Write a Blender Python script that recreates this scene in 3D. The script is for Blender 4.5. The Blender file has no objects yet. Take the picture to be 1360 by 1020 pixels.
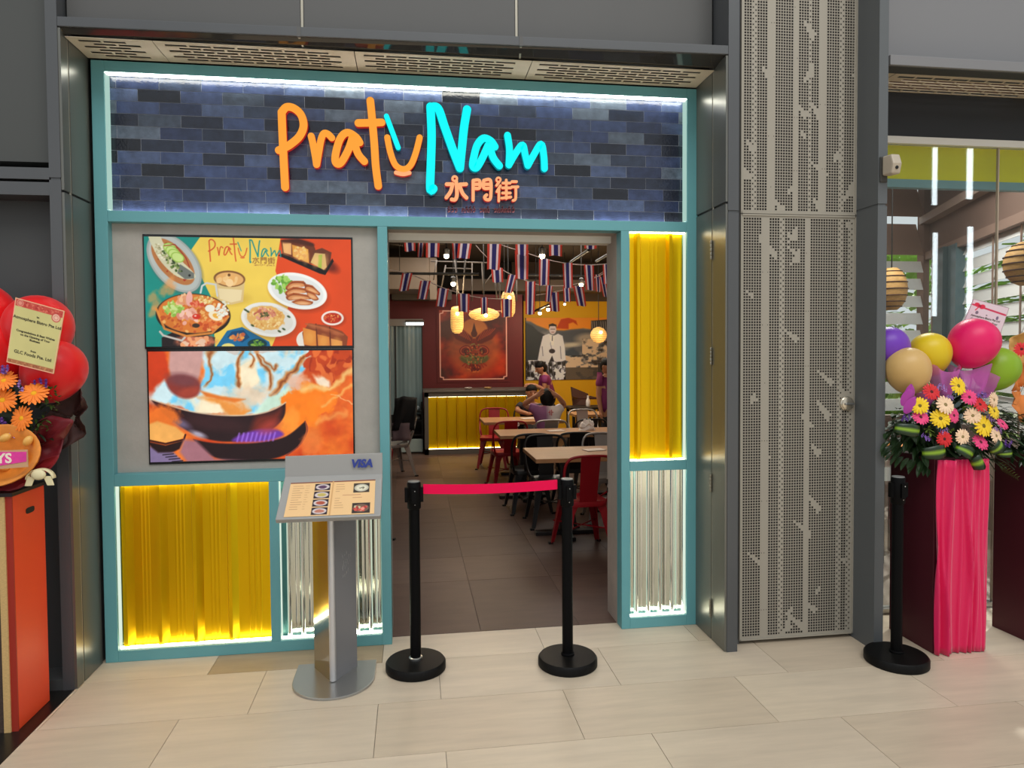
import bpy, bmesh, math, random
import numpy as np
from mathutils import Vector, Matrix
rnd = random.Random(7)
S = bpy.context.scene
COL = S.collection
PI = math.pi
# ------------------------------------------------------------------ camera
F, YAW, PITCH, ROLL, DIST, PPY, CZ = 929.27, .1429, -.0314, -.0067, 3.8171, -16.465, 1.6
_cy, _sy, _cp, _sp = math.cos(YAW), math.sin(YAW), math.cos(PITCH), math.sin(PITCH)
_fw = Vector((_sy*_cp, _cy*_cp, _sp)); _r = Vector((_cy, -_sy, 0)); _u = _r.cross(_fw)
_c, _s = math.cos(ROLL), math.sin(ROLL)
RIGHT = _c*_r + _s*_u; UP = -_s*_r + _c*_u; FWD = _fw
CAMP = Vector((0, -DIST, CZ))
cam = bpy.data.cameras.new('camera'); camo = bpy.data.objects.new('camera', cam); COL.objects.link(camo)
M = Matrix((RIGHT, UP, -FWD)).transposed().to_4x4(); M.translation = CAMP
camo.matrix_world = M
cam.sensor_fit = 'HORIZONTAL'; cam.sensor_width = 36; cam.lens = 36*F/1360; cam.shift_y = PPY/1360
cam.clip_start = .05; cam.clip_end = 200
S.camera = camo
# ------------------------------------------------------------------ world, exposure
S.view_settings.view_transform = 'Standard'; S.view_settings.look = 'None'
S.view_settings.exposure = 0; S.view_settings.gamma = 1; S.view_settings.use_curve_mapping = False
W = bpy.data.worlds.new('sky'); S.world = W; W.use_nodes = True
bg = W.node_tree.nodes['Background']; bg.inputs[0].default_value = (.93, .97, 1, 1); bg.inputs[1].default_value = .80

def light(kind, name, loc, energy, color=(1, 1, 1), size=.1, rot=(0, 0, 0), size_y=None, spot=None):
    l = bpy.data.lights.new(name, kind); l.energy = energy; l.color = color
    if kind == 'AREA':
        l.size = size
        if size_y: l.shape = 'RECTANGLE'; l.size_y = size_y
    else: l.shadow_soft_size = size
    if spot: l.spot_size = spot; l.spot_blend = .5
    o = bpy.data.objects.new(name, l); COL.objects.link(o); o.location = loc; o.rotation_euler = rot
    return o
# the open atrium's daylight from high behind the viewer
light('AREA', 'atrium_skylight', (1.5, -6.5, 9.5), 430, (1, .98, .95), 8, (math.radians(36), 0, 0), 4)
# added fill lights for the interiors, unseen and without fittings
light('AREA', 'dining_fill_light', (1.2, 2.6, 3.05), 9, (1, .93, .85), .9, (0, 0, 0), .9)
light('AREA', 'flag_fill_light', (.7, .75, 2.85), 11, (1, .93, .86), .5, (math.radians(62), 0, 0), .3)  # added to brighten the flags from the front
light('AREA', 'dining_fill_light', (2.2, 5.6, 3.05), 34, (1, .93, .84), 1.2, (0, 0, 0), 1.2)
light('AREA', 'dining_fill_light', (.6, 5.8, 3.05), 20, (1, .93, .84), 1.0, (0, 0, 0), 1.0)
light('AREA', 'shop_fill_light', (3.7, 1.3, 3.4), 55, (1, .95, .88), 1.0, (0, 0, 0), .8)  # added fill that brightens the louvre slats behind the glass

# ------------------------------------------------------------------ pixel -> point
def at(px, py, axis, val):
    d = FWD*F + RIGHT*(px-680) - UP*(py-510-PPY)
    i = 'xyz'.index(axis); t = (val-CAMP[i])/d[i]
    return CAMP + d*t
def dist_at(px, py, depth):
    d = FWD*F + RIGHT*(px-680) - UP*(py-510-PPY)
    return CAMP + d*(depth/F)
def lin(c):
    c = c/255
    return c/12.92 if c <= .04045 else ((c+.055)/1.055)**2.4
def rgb(r, g, b): return (lin(r), lin(g), lin(b), 1)
# ------------------------------------------------------------------ materials
def mat(name, color, rough=.5, metal=0, spec=.5, emit=None, estr=0, noise=None, bump=None, alpha=None, var=None, sheen=0, coat=0):
    """noise=(scale, amount, stretch xyz): colour mottling; bump=(scale, strength); var=list of colours per object"""
    m = bpy.data.materials.new(name); m.use_nodes = True
    nt = m.node_tree; n = nt.nodes; b = n['Principled BSDF']
    b.inputs['Base Color'].default_value = color
    b.inputs['Roughness'].default_value = rough; b.inputs['Metallic'].default_value = metal
    b.inputs['Specular IOR Level'].default_value = spec
    if coat: b.inputs['Coat Weight'].default_value = coat; b.inputs['Coat Roughness'].default_value = .05
    if sheen: b.inputs['Sheen Weight'].default_value = sheen
    src = None
    if var:
        oi = n.new('ShaderNodeObjectInfo'); cr = n.new('ShaderNodeValToRGB'); cr.color_ramp.interpolation = 'CONSTANT'
        e = cr.color_ramp.elements
        while len(e) < len(var): e.new(.5)
        for i, c in enumerate(var): e[i].position = i/len(var); e[i].color = c
        nt.links.new(oi.outputs['Random'], cr.inputs[0]); src = cr.outputs[0]
    tc = n.new('ShaderNodeTexCoord')
    if noise:
        sc, amt, st = noise
        mp = n.new('ShaderNodeMapping'); mp.inputs['Scale'].default_value = st
        nt.links.new(tc.outputs['Object'], mp.inputs[0])
        if var:
            va = n.new('ShaderNodeVectorMath'); va.operation = 'ADD'
            sv = n.new('ShaderNodeVectorMath'); sv.operation = 'SCALE'; sv.inputs[3].default_value = 37
            nt.links.new(oi.outputs['Random'], sv.inputs[0]); nt.links.new(mp.outputs[0], va.inputs[0]); nt.links.new(sv.outputs[0], va.inputs[1])
            vec = va.outputs[0]
        else: vec = mp.outputs[0]
        nz = n.new('ShaderNodeTexNoise'); nz.inputs['Scale'].default_value = sc; nz.inputs['Detail'].default_value = 5; nz.inputs['Roughness'].default_value = .6
        nt.links.new(vec, nz.inputs['Vector'])
        mr = n.new('ShaderNodeMapRange'); mr.inputs[1].default_value = .25; mr.inputs[2].default_value = .75
        mr.inputs[3].default_value = 1-amt; mr.inputs[4].default_value = 1+amt
        nt.links.new(nz.outputs[0], mr.inputs[0])
        mx = n.new('ShaderNodeVectorMath'); mx.operation = 'SCALE'
        if src: nt.links.new(src, mx.inputs[0])
        else: mx.inputs[0].default_value = color[:3]
        nt.links.new(mr.outputs[0], mx.inputs[3]); src = mx.outputs[0]
    if src: nt.links.new(src, b.inputs['Base Color'])
    if bump:
        bz = n.new('ShaderNodeTexNoise'); bz.inputs['Scale'].default_value = bump[0]; bz.inputs['Detail'].default_value = 4
        nt.links.new(tc.outputs['Object'], bz.inputs['Vector'])
        bp = n.new('ShaderNodeBump'); bp.inputs['Strength'].default_value = bump[1]; bp.inputs['Distance'].default_value = .01
        nt.links.new(bz.outputs[0], bp.inputs['Height']); nt.links.new(bp.outputs[0], b.inputs['Normal'])
    if emit:
        b.inputs['Emission Color'].default_value = emit; b.inputs['Emission Strength'].default_value = estr
    if alpha is not None: b.inputs['Alpha'].default_value = alpha
    return m
def mat_print(name, estr=0, rough=.5, coat=0):
    """flat print or screen: colours come from the mesh's own colour attribute"""
    m = bpy.data.materials.new(name); m.use_nodes = True; nt = m.node_tree; b = nt.nodes['Principled BSDF']
    a = nt.nodes.new('ShaderNodeAttribute'); a.attribute_name = 'ink'
    b.inputs['Roughness'].default_value = rough
    if estr:
        b.inputs['Base Color'].default_value = (.01, .01, .01, 1); b.inputs['Specular IOR Level'].default_value = .25
        nt.links.new(a.outputs['Color'], b.inputs['Emission Color']); b.inputs['Emission Strength'].default_value = estr
    else: nt.links.new(a.outputs['Color'], b.inputs['Base Color'])
    return m
def mat_glass(name, tint, refl=.08):
    m = bpy.data.materials.new(name); m.use_nodes = True; nt = m.node_tree; n = nt.nodes; n.remove(n['Principled BSDF'])
    out = n['Material Output']; t = n.new('ShaderNodeBsdfTransparent'); t.inputs[0].default_value = tint
    g = n.new('ShaderNodeBsdfGlossy'); g.inputs['Roughness'].default_value = 0
    lw = n.new('ShaderNodeFresnel'); gm = n.new('ShaderNodeNewGeometry'); io = n.new('ShaderNodeMapRange'); io.inputs[3].default_value = 1.5; io.inputs[4].default_value = 1/1.5
    nt.links.new(gm.outputs['Backfacing'], io.inputs[0]); nt.links.new(io.outputs[0], lw.inputs[0])
    ad = n.new('ShaderNodeMath'); ad.operation = 'ADD'; ad.inputs[1].default_value = refl-.04; nt.links.new(lw.outputs[0], ad.inputs[0])
    mx = n.new('ShaderNodeMixShader'); nt.links.new(ad.outputs[0], mx.inputs[0]); nt.links.new(t.outputs[0], mx.inputs[1]); nt.links.new(g.outputs[0], mx.inputs[2])
    nt.links.new(mx.outputs[0], out.inputs[0]); return m
def mat_emit(name, color, strength):
    return mat(name, (.01, .01, .01, 1), .5, spec=.1, emit=color, estr=strength)
# ------------------------------------------------------------------ mesh building
class MB:
    def __init__(s): s.v = []; s.f = []
    def add(s, vs, fs):
        o = len(s.v); s.v += [tuple(v) for v in vs]; s.f += [tuple(i+o for i in f) for f in fs]; return s
    def box(s, x0, x1, y0, y1, z0, z1, rot=0, piv=None):
        vs = [Vector((x, y, z)) for x in (x0, x1) for y in (y0, y1) for z in (z0, z1)]
        if rot:
            p = Vector(piv) if piv else Vector(((x0+x1)/2, (y0+y1)/2, 0)); R = Matrix.Rotation(rot, 3, 'Z')
            vs = [R @ (v-p)+p for v in vs]
        return s.add(vs, [(0, 1, 3, 2), (4, 6, 7, 5), (0, 4, 5, 1), (2, 3, 7, 6), (0, 2, 6, 4), (1, 5, 7, 3)])
    def hexa(s, b4, t4):
        """two quads (same winding) joined"""
        return s.add(list(b4)+list(t4), [(3, 2, 1, 0), (4, 5, 6, 7)]+[(i, (i+1) % 4, 4+(i+1) % 4, 4+i) for i in range(4)])
    def prism(s, pts, vec):
        n = len(pts); vec = Vector(vec); a = [Vector(p) for p in pts]
        return s.add(a+[p+vec for p in a], [tuple(range(n))[::-1], tuple(range(n, 2*n))]+[(i, (i+1) % n, n+(i+1) % n, n+i) for i in range(n)])
    def tube(s, pts, r, n=8, caps=True, closed=False):
        pts = [Vector(p) for p in pts]; k = len(pts); rs = r if isinstance(r, (list, tuple)) else [r]*k
        t0 = (pts[1]-pts[0]).normalized(); nrm = t0.orthogonal().normalized(); vs = []; last = t0
        for i, p in enumerate(pts):
            if closed: t = (pts[(i+1) % k]-pts[i-1]).normalized()
            else: t = ((pts[min(i+1, k-1)]-p).normalized()+(p-pts[max(i-1, 0)]).normalized()).normalized() if 0 < i < k-1 else (pts[1]-pts[0] if i == 0 else pts[-1]-pts[-2]).normalized()
            nrm = last.rotation_difference(t) @ nrm; nrm = (nrm-t*nrm.dot(t)).normalized(); last = t; bn = t.cross(nrm)
            for j in range(n):
                a = 2*PI*j/n; vs.append(p+(nrm*math.cos(a)+bn*math.sin(a))*rs[i])
        fs = []
        for i in range(k if closed else k-1):
            for j in range(n):
                fs.append((i*n+j, i*n+(j+1) % n, ((i+1) % k)*n+(j+1) % n, ((i+1) % k)*n+j))
        if caps and not closed: fs += [tuple(range(n))[::-1], tuple(range((k-1)*n, k*n))]
        return s.add(vs, fs)
    def lathe(s, prof, n=24, c=(0, 0, 0), mtx=None, sx=1, sy=1):
        """prof [(r, z)] about Z at c"""
        vs = []; fs = []; c = Vector(c); k = len(prof)
        for r, z in prof:
            for j in range(n):
                a = 2*PI*j/n; v = Vector((max(r, 1e-5)*math.cos(a)*sx, max(r, 1e-5)*math.sin(a)*sy, z))
                vs.append((mtx @ v if mtx else v)+c)
        for i in range(k-1):
            for j in range(n): fs.append((i*n+j, i*n+(j+1) % n, (i+1)*n+(j+1) % n, (i+1)*n+j))
        if prof[0][0] > 1e-4: fs.append(tuple(range(n))[::-1])
        if prof[-1][0] > 1e-4: fs.append(tuple(range((k-1)*n, k*n)))
        return s.add(vs, fs)
    def ball(s, c, r, nu=14, nv=9, mtx=None, egg=0):
        """r scalar or (rx, ry, rz)"""
        r = (r, r, r) if not isinstance(r, (tuple, list)) else r; c = Vector(c); vs = [Vector((0, 0, -r[2]))]; fs = []
        for i in range(1, nv):
            th = PI*i/nv
            for j in range(nu):
                a = 2*PI*j/nu; z = -math.cos(th); w = 1+egg*z
                vs.append(Vector((math.sin(th)*math.cos(a)*r[0]*w, math.sin(th)*math.sin(a)*r[1]*w, z*r[2])))
        vs.append(Vector((0, 0, r[2])))
        for j in range(nu): fs.append((0, 1+(j+1) % nu, 1+j))
        for i in range(nv-2):
            for j in range(nu): fs.append((1+i*nu+j, 1+i*nu+(j+1) % nu, 1+(i+1)*nu+(j+1) % nu, 1+(i+1)*nu+j))
        for j in range(nu): fs.append((1+(nv-2)*nu+j, 1+(nv-2)*nu+(j+1) % nu, len(vs)-1))
        return s.add([(mtx @ v if mtx else v)+c for v in vs], fs)
    def grid(s, rows):
        """rows: list of equal-length lists of points"""
        n = len(rows[0]); vs = [p for r in rows for p in r]
        fs = [(i*n+j, i*n+j+1, (i+1)*n+j+1, (i+1)*n+j) for i in range(len(rows)-1) for j in range(n-1)]
        return s.add(vs, fs)
ROOTLOC = {}
def link(o): COL.objects.link(o); return o
def thing(name, label, cat, loc=(0, 0, 0), group=None):
    o = link(bpy.data.objects.new(name, None)); o.location = loc; o['label'] = label; o['category'] = cat
    o.empty_display_size = .1
    if group: o['group'] = group
    ROOTLOC[o] = Vector(loc); return o
def tag(o, label, cat, group=None, kind=None):
    o['label'] = label; o['category'] = cat
    if group: o['group'] = group
    if kind: o['kind'] = kind
    return o
def mesh(name, mb, mtl, smooth=None):
    me = bpy.data.meshes.new(name); me.from_pydata([tuple(v) for v in mb.v], [], mb.f)
    me.materials.append(mtl)
    if smooth is not None:
        me.polygons.foreach_set('use_smooth', [True]*len(me.polygons))
        if smooth < 180: me.set_sharp_from_angle(angle=math.radians(smooth))
    me.update(); return me
def obj(name, mb, mtl, parent=None, smooth=None, bevel=0, solid=0, kind=None, label=None, own=None):
    """vertices are given in scene space (or the thing's own space for prototypes at the origin)"""
    root = parent; off = Vector((0, 0, 0))
    if parent is not None:
        off = ROOTLOC.get(parent, Vector((0, 0, 0)))
    elif own is not None: off = Vector(own)
    if off.length: mb.v = [tuple(Vector(v)-off) for v in mb.v]
    o = link(bpy.data.objects.new(name, mesh(name, mb, mtl, smooth)))
    if parent is not None: o.parent = parent; ROOTLOC[o] = off
    elif own is not None: o.location = own; ROOTLOC[o] = off
    if solid:
        md = o.modifiers.new('thick', 'SOLIDIFY'); md.thickness = solid; md.offset = 0
    if bevel:
        md = o.modifiers.new('soft_edge', 'BEVEL'); md.width = bevel; md.segments = 2; md.limit_method = 'ANGLE'; md.angle_limit = math.radians(40)
    if kind: o['kind'] = kind
    if label: o['label'] = label
    return o
def struct(name, mb, mtl, parent=None, **k):
    o = obj(name, mb, mtl, parent, **k)
    if parent is None: o['kind'] = 'structure'
    return o
def copy_thing(root, loc, rotz=0, label=None, group=None, scale=None):
    r = link(root.copy()); r.location = loc; r.rotation_euler = (0, 0, rotz)
    if scale: r.scale = (scale,)*3
    if label: r['label'] = label
    if group: r['group'] = group
    for ch in root.children:
        c = link(ch.copy()); c.parent = r
        for g in ch.children:
            d = link(g.copy()); d.parent = c
    return r
def spline(pts, k=6, closed=False):
    pts = [Vector(p) for p in pts]; out = []; n = len(pts)
    if n < 3: return pts
    for i in range(n if closed else n-1):
        p0 = pts[i-1] if (i > 0 or closed) else pts[0]; p1 = pts[i]; p2 = pts[(i+1) % n]; p3 = pts[(i+2) % n] if (i+2 < n or closed) else pts[-1]
        for j in range(k):
            t = j/k; out.append(.5*((2*p1)+(p2-p0)*t+(2*p0-5*p1+4*p2-p3)*t*t+(3*p1-p0-3*p2+p3)*t**3))
    if not closed: out.append(pts[-1])
    return out
def text_mb(txt, size, origin, ux, uy, align='LEFT', extrude=0, shear=0, offset=0, space=1):
    """writing as a mesh: origin = baseline start, ux / uy = directions along the line and up"""
    cu = bpy.data.curves.new('lettering', 'FONT'); cu.body = txt; cu.size = size; cu.align_x = align; cu.shear = shear; cu.offset = offset
    cu.extrude = extrude; cu.resolution_u = 3; cu.space_character = space
    t = bpy.data.objects.new('lettering', cu); COL.objects.link(t)
    dg = bpy.context.evaluated_depsgraph_get(); me = t.evaluated_get(dg).to_mesh()
    ux = Vector(ux).normalized(); uy = Vector(uy).normalized(); uz = ux.cross(uy); o = Vector(origin)
    mb = MB(); mb.add([o+ux*v.co.x+uy*v.co.y+uz*v.co.z for v in me.vertices], [tuple(p.vertices) for p in me.polygons])
    t.evaluated_get(dg).to_mesh_clear(); bpy.data.objects.remove(t); bpy.data.curves.remove(cu)
    return mb
# ------------------------------------------------------------------ painter for flat print and screens
class Canvas:
    def __init__(s, w, h, res, bgc):
        s.w, s.h, s.res = w, h, res
        s.nx, s.ny = int(w*res)+1, int(h*res)+1
        s.X, s.Y = np.meshgrid(np.linspace(0, w, s.nx), np.linspace(0, h, s.ny))
        s.C = np.zeros((s.ny, s.nx, 3)); s.C[:] = bgc; s.rs = np.random.RandomState(5)
    def put(s, a, c):
        a = np.clip(a, 0, 1)[..., None]; s.C = s.C*(1-a)+np.array(c)*a
    def noise(s, sx, sy=None, seed=0, oct=3):
        sy = sy or sx; out = np.zeros_like(s.X); amp = 1; tot = 0; rs = np.random.RandomState(seed)
        for o in range(oct):
            gx, gy = s.X/sx*2**o, s.Y/sy*2**o; g = rs.rand(int(gy.max())+3, int(gx.max())+3)
            ix, iy = gx.astype(int), gy.astype(int); fx, fy = gx-ix, gy-iy; fx = fx*fx*(3-2*fx); fy = fy*fy*(3-2*fy)
            out += amp*((g[iy, ix]*(1-fx)+g[iy, ix+1]*fx)*(1-fy)+(g[iy+1, ix]*(1-fx)+g[iy+1, ix+1]*fx)*fy); tot += amp; amp *= .5
        return out/tot
    def ell(s, cx, cy, rx, ry, c, ang=0, soft=.8, a=1, wob=0):
        t = math.radians(ang); dx, dy = s.X-cx, s.Y-cy; u = (dx*math.cos(t)+dy*math.sin(t))/rx; v = (-dx*math.sin(t)+dy*math.cos(t))/ry
        d = np.sqrt(u*u+v*v)
        if wob: d = d+wob*(s.noise(5, seed=int(cx*7+cy))-.5)
        s.put(a*np.clip((1-d)*min(rx, ry)/soft+.5, 0, 1), c); return d
    def ring(s, cx, cy, rx, ry, wd, c, ang=0, a=1):
        t = math.radians(ang); dx, dy = s.X-cx, s.Y-cy; u = (dx*math.cos(t)+dy*math.sin(t))/rx; v = (-dx*math.sin(t)+dy*math.cos(t))/ry
        d = np.abs(np.sqrt(u*u+v*v)-1)*min(rx, ry); s.put(a*np.clip((wd/2-d)/.8+.5, 0, 1), c)
    def poly(s, pts, c, soft=.8, a=1):
        ins = np.zeros(s.X.shape, bool); dm = np.full(s.X.shape, 1e9); n = len(pts)
        for i in range(n):
            (x0, y0), (x1, y1) = pts[i], pts[(i+1) % n]
            cond = ((y0 > s.Y) != (y1 > s.Y)); xi = (x1-x0)*(s.Y-y0)/((y1-y0) if y1 != y0 else 1e-9)+x0; ins ^= cond & (s.X < xi)
            L = max((x1-x0)**2+(y1-y0)**2, 1e-9); t = np.clip(((s.X-x0)*(x1-x0)+(s.Y-y0)*(y1-y0))/L, 0, 1)
            dm = np.minimum(dm, np.hypot(s.X-x0-t*(x1-x0), s.Y-y0-t*(y1-y0)))
        s.put(a*np.clip(np.where(ins, dm, -dm)/soft+.5, 0, 1), c)
    def line(s, pts, wd, c, a=1, soft=.8):
        dm = np.full(s.X.shape, 1e9)
        for (x0, y0), (x1, y1) in zip(pts[:-1], pts[1:]):
            L = max((x1-x0)**2+(y1-y0)**2, 1e-9); t = np.clip(((s.X-x0)*(x1-x0)+(s.Y-y0)*(y1-y0))/L, 0, 1)
            dm = np.minimum(dm, np.hypot(s.X-x0-t*(x1-x0), s.Y-y0-t*(y1-y0)))
        s.put(a*np.clip((wd/2-dm)/soft+.5, 0, 1), c)
    def speck(s, cx, cy, rx, ry, n, r, cols, seed=1, ang=0):
        rs = random.Random(seed); t = math.radians(ang)
        for i in range(n):
            a = rs.uniform(0, 2*PI); q = math.sqrt(rs.random()); u, v = rx*q*math.cos(a), ry*q*math.sin(a)
            s.ell(cx+u*math.cos(t)-v*math.sin(t), cy+u*math.sin(t)+v*math.cos(t), r*rs.uniform(.6, 1.5), r*rs.uniform(.5, 1.1), rs.choice(cols), rs.uniform(0, 180))
    def warp(s, amp, sx, seed=1, y0=None):
        """let the shapes drift by smooth noise, so that edges turn organic"""
        dx = (s.noise(sx, seed=seed, oct=3)-.5)*2*amp; dy = (s.noise(sx, seed=seed+50, oct=3)-.5)*2*amp
        gx = np.clip((s.X+dx)*s.res, 0, s.nx-1.001); gy = np.clip((s.Y+dy)*s.res, 0, s.ny-1.001); ix, iy = gx.astype(int), gy.astype(int); fx, fy = (gx-ix)[..., None], (gy-iy)[..., None]
        s.C = (s.C[iy, ix]*(1-fx)+s.C[iy, ix+1]*fx)*(1-fy)+(s.C[iy+1, ix]*(1-fx)+s.C[iy+1, ix+1]*fx)*fy
    def blob(s, pts, c, soft=.8, a=1):
        s.poly([(p.x, p.y) for p in spline([Vector((x, y, 0)) for x, y in pts], 4, True)], c, soft, a)
    def texture(s, amt, sx, sy=None, seed=3): s.C = s.C*(1+amt*(s.noise(sx, sy, seed)[..., None]-.5)*2)
    def build(s, name, corners, mtl, parent, label=None):
        """corners TL, TR, BR, BL in scene space; one colour per vertex"""
        tl, tr, br, bl = [np.array(c, float) for c in corners]; u = (s.X/s.w)[..., None]; v = (s.Y/s.h)[..., None]
        P = (tl*(1-u)+tr*u)*(1-v)+(bl*(1-u)+br*u)*v
        off = np.array(ROOTLOC.get(parent, Vector((0, 0, 0)))); P = P-off
        me = bpy.data.meshes.new(name); nx, ny = s.nx, s.ny; idx = np.arange(nx*ny).reshape(ny, nx)
        q = np.stack([idx[1:, :-1], idx[1:, 1:], idx[:-1, 1:], idx[:-1, :-1]], -1).reshape(-1, 4)
        me.vertices.add(nx*ny); me.vertices.foreach_set('co', P.reshape(-1)); me.loops.add(q.size); me.loops.foreach_set('vertex_index', q.reshape(-1).astype(np.int32))
        me.polygons.add(len(q)); me.polygons.foreach_set('loop_start', np.arange(0, q.size, 4, dtype=np.int32)); me.update(calc_edges=True)
        c = np.clip(s.C, 0, 255)/255; c = np.where(c <= .04045, c/12.92, ((c+.055)/1.055)**2.4)
        at_ = me.color_attributes.new('ink', 'FLOAT_COLOR', 'POINT'); at_.data.foreach_set('color', np.concatenate([c.reshape(-1, 3), np.ones((nx*ny, 1))], 1).reshape(-1))
        me.materials.append(mtl); me.validate()
        o = link(bpy.data.objects.new(name, me)); o.parent = parent; ROOTLOC[o] = Vector(off)
        if label: o['label'] = label
        return o
# ================================================================== SETTING
m_stone_dk = mat('darker_stone', rgb(168, 148, 120), .4, noise=(3.2, .12, (.8, 6, 1)))
m_stone = mat('beige_stone', rgb(206, 189, 166), .38, var=[rgb(206, 190, 167), rgb(199, 182, 159), rgb(210, 194, 172), rgb(203, 187, 165)], noise=(3.2, .10, (.8, 6, 1)))
m_grout = mat('grout', rgb(120, 108, 96), .9)
m_border = mat('black_border_stone', rgb(24, 23, 22), .3)
m_clad = mat('dark_grey_cladding', rgb(84, 86, 88), .38, metal=.25, noise=(2.5, .06, (1, 1, .4)))
m_clad_up = mat('upper_cladding', rgb(84, 84, 83), .55, noise=(2, .04, (1, 1, 1))); m_clad_rt = mat('right_upper_cladding', rgb(122, 122, 124), .55); m_clad_lt = mat('left_upper_cladding', rgb(72, 74, 72), .6)
m_clad_dk = mat('recessed_cladding', rgb(66, 68, 68), .6)
m_reveal = mat('brushed_reveal', rgb(112, 112, 106), .3, metal=.55, noise=(6, .05, (1, 1, .2)))
m_bead = mat('joint_bead', rgb(170, 165, 150), .4, metal=.3)
m_black = mat('black_gap', rgb(12, 12, 12), .7)
m_vent = mat('beige_vent_metal', rgb(205, 190, 165), .5)
m_teal = mat('teal_paint', rgb(100, 164, 170), .42, noise=(1.5, .04, (1, 1, 1)))
m_conc = mat('grey_concrete_render', rgb(170, 166, 158), .75, noise=(9, .09, (1, 1, 1)), bump=(60, .08))
m_conc_dk = mat('door_lining_concrete', rgb(176, 163, 152), .7, noise=(9, .10, (1, 1, 1)))
m_led = mat_emit('led_strip', (1, .93, .70, 1), 14)
m_led_sign = mat_emit('sign_led_strip', (1, .97, .84, 1), 17)
m_steel = mat('stainless_steel', rgb(190, 190, 188), .28, metal=1)

# concourse floor: 852 x 427 mm slabs in a running bond, rows parallel to the shop front
base = struct('floor', MB().box(-12, 14, -16, .1, -.10, -.008), m_grout)
ROW, LEN = .4235, .8525
tile_mesh = {}
def floor_tile(x0, x1, y0, y1, m, parent, name):
    x0, x1, y0, y1 = x0+.0012, x1-.0012, y0+.0012, y1-.0012
    c = ((x0+x1)/2, (y0+y1)/2, 0); k = (round(x1-x0, 3), round(y1-y0, 3), m.name)
    if k not in tile_mesh:
        tile_mesh[k] = mesh('slab', MB().box(-(x1-x0)/2, (x1-x0)/2, -(y1-y0)/2, (y1-y0)/2, -.008, 0), m)
    o = link(bpy.data.objects.new(name, tile_mesh[k])); o.location = c; o.parent = parent
    return o
offs = {0: -.165, 1: .119, 2: -.170, 3: .116}
for j in range(-1, 6):
    y1 = .205-ROW*j if j > -1 else .1
    y1 = min(.205-ROW*j, .1); y0 = .205-ROW*(j+1)
    if y0 > .09: continue
    o0 = -.165 if j % 2 == 0 else .119
    for i in range(-3, 6):
        x0, x1 = o0+i*LEN, o0+(i+1)*LEN
        if x1 < -1.6 or x0 > 4.2: continue
        floor_tile(max(x0, -1.60), x1, y0, y1, m_stone_dk if (j == 0 and abs(x0+1.0175) < .01) else m_stone, base, 'floor_tile')
for j in range(6, 9):      # two more rows towards the viewer, outside the picture
    o0 = -.165 if j % 2 == 0 else .119
    for i in range(-2, 4): floor_tile(max(o0+i*LEN, -1.6), o0+(i+1)*LEN, .205-ROW*(j+1), .205-ROW*j, m_stone, base, 'floor_tile')
struct('floor_border', MB().box(-6, -1.602, -8, .1, -.008, 0), m_border)
struct('concourse_floor', MB().box(-1.6, 14, -16, .205-ROW*9, -.008, -.0005), mat('far_stone', rgb(204, 190, 170), .5))
# darker single tile patch at the threshold left of the menu stand
# ------------------------------------------------------------------ dark grey cladding round the shop front
def fy_l(x): return -.28-.10*(x+1.6)/3.23       # the surround stands a little prouder at its right end
ZF0, ZF1 = 3.105, 3.15
L0, L1, R0, R1 = -1.65, -1.6, 1.627, 1.685
zt = 5.2
wl = struct('wall_left', MB().box(L0, L1, -.28, .3, 0, 2.40).box(L0, L1, -.28, .3, 2.412, zt).box(L0+.004, L1-.004, -.274, .3, 2.39, 2.42), m_clad)
tr = struct('wall_right', MB().box(R0, R1, -.38, .3, 0, 2.30).box(R0, R1, -.38, .3, 2.312, zt).box(R0+.004, R1-.004, -.374, .3, 2.29, 2.32), m_clad)
# reveals: two brushed boards each side with a pale joint bead
def reveal(par, x, y0, ym, nm):
    th = .012 if x < 0 else -.012
    xa, xb = sorted((x, x+th))
    for (a, b, z0, z1) in ((y0+.004, ym-.007, .003, 2.345), (ym+.007, .0, .003, 2.345), (y0+.004, ym-.007, 2.357, 3.10), (ym+.007, .0, 2.357, 3.10)):
        struct('reveal_panel', MB().box(xa, xb, a, b, z0, z1), m_reveal, par)
    struct('joint_bead', MB().box(min(x, x+th*.8), max(x, x+th*.8), ym-.006, ym+.006, .003, 3.10), m_bead, par, bevel=.003)
    struct('shadow_gap', MB().box(min(x, x+th*.3), max(x, x+th*.3), y0+.004, 0, 2.345, 2.357), m_black, par)
reveal(wl, L1, -.28, -.205, 'left'); reveal(tr, R0, -.38, -.215, 'right')
m_hinge = mat('hinge_steel', rgb(150, 145, 130), .35, metal=.9)
for z0, z1 in ((2.077, 2.182), (1.508, 1.606), (.816, .915), (.125, .225)):
    hb = MB()
    for k in range(5):
        a = z0+(z1-z0)*k/5; hb.lathe([(.0065, a+.001), (.0075, a+.003), (.0075, a+(z1-z0)/5-.003), (.0065, a+(z1-z0)/5-.001)], 10, (R0-.018, -.213, 0))
    struct('hinge', hb, m_hinge, tr, smooth=40)
# left wall beyond the fin: upper panel, ledge, recessed lower panel
up = struct('wall_left_panel', MB().box(-4, L0, -.20, .3, 2.50, zt), m_clad_lt)
struct('ledge', MB().box(-4, L0, -.28, .3, 2.402, 2.455), m_clad, up)
struct('lintel_panel', MB().box(-4, L0, -.275, .3, 2.33, 2.39), m_clad, up)
struct('recess_panel', MB().box(-4, L0, -.13, .3, 0, 2.33), m_clad_dk, up)
struct('bottom_rail', MB().box(-4, L0, -.275, -.13, 0, .05), m_clad_dk, up)
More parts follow.
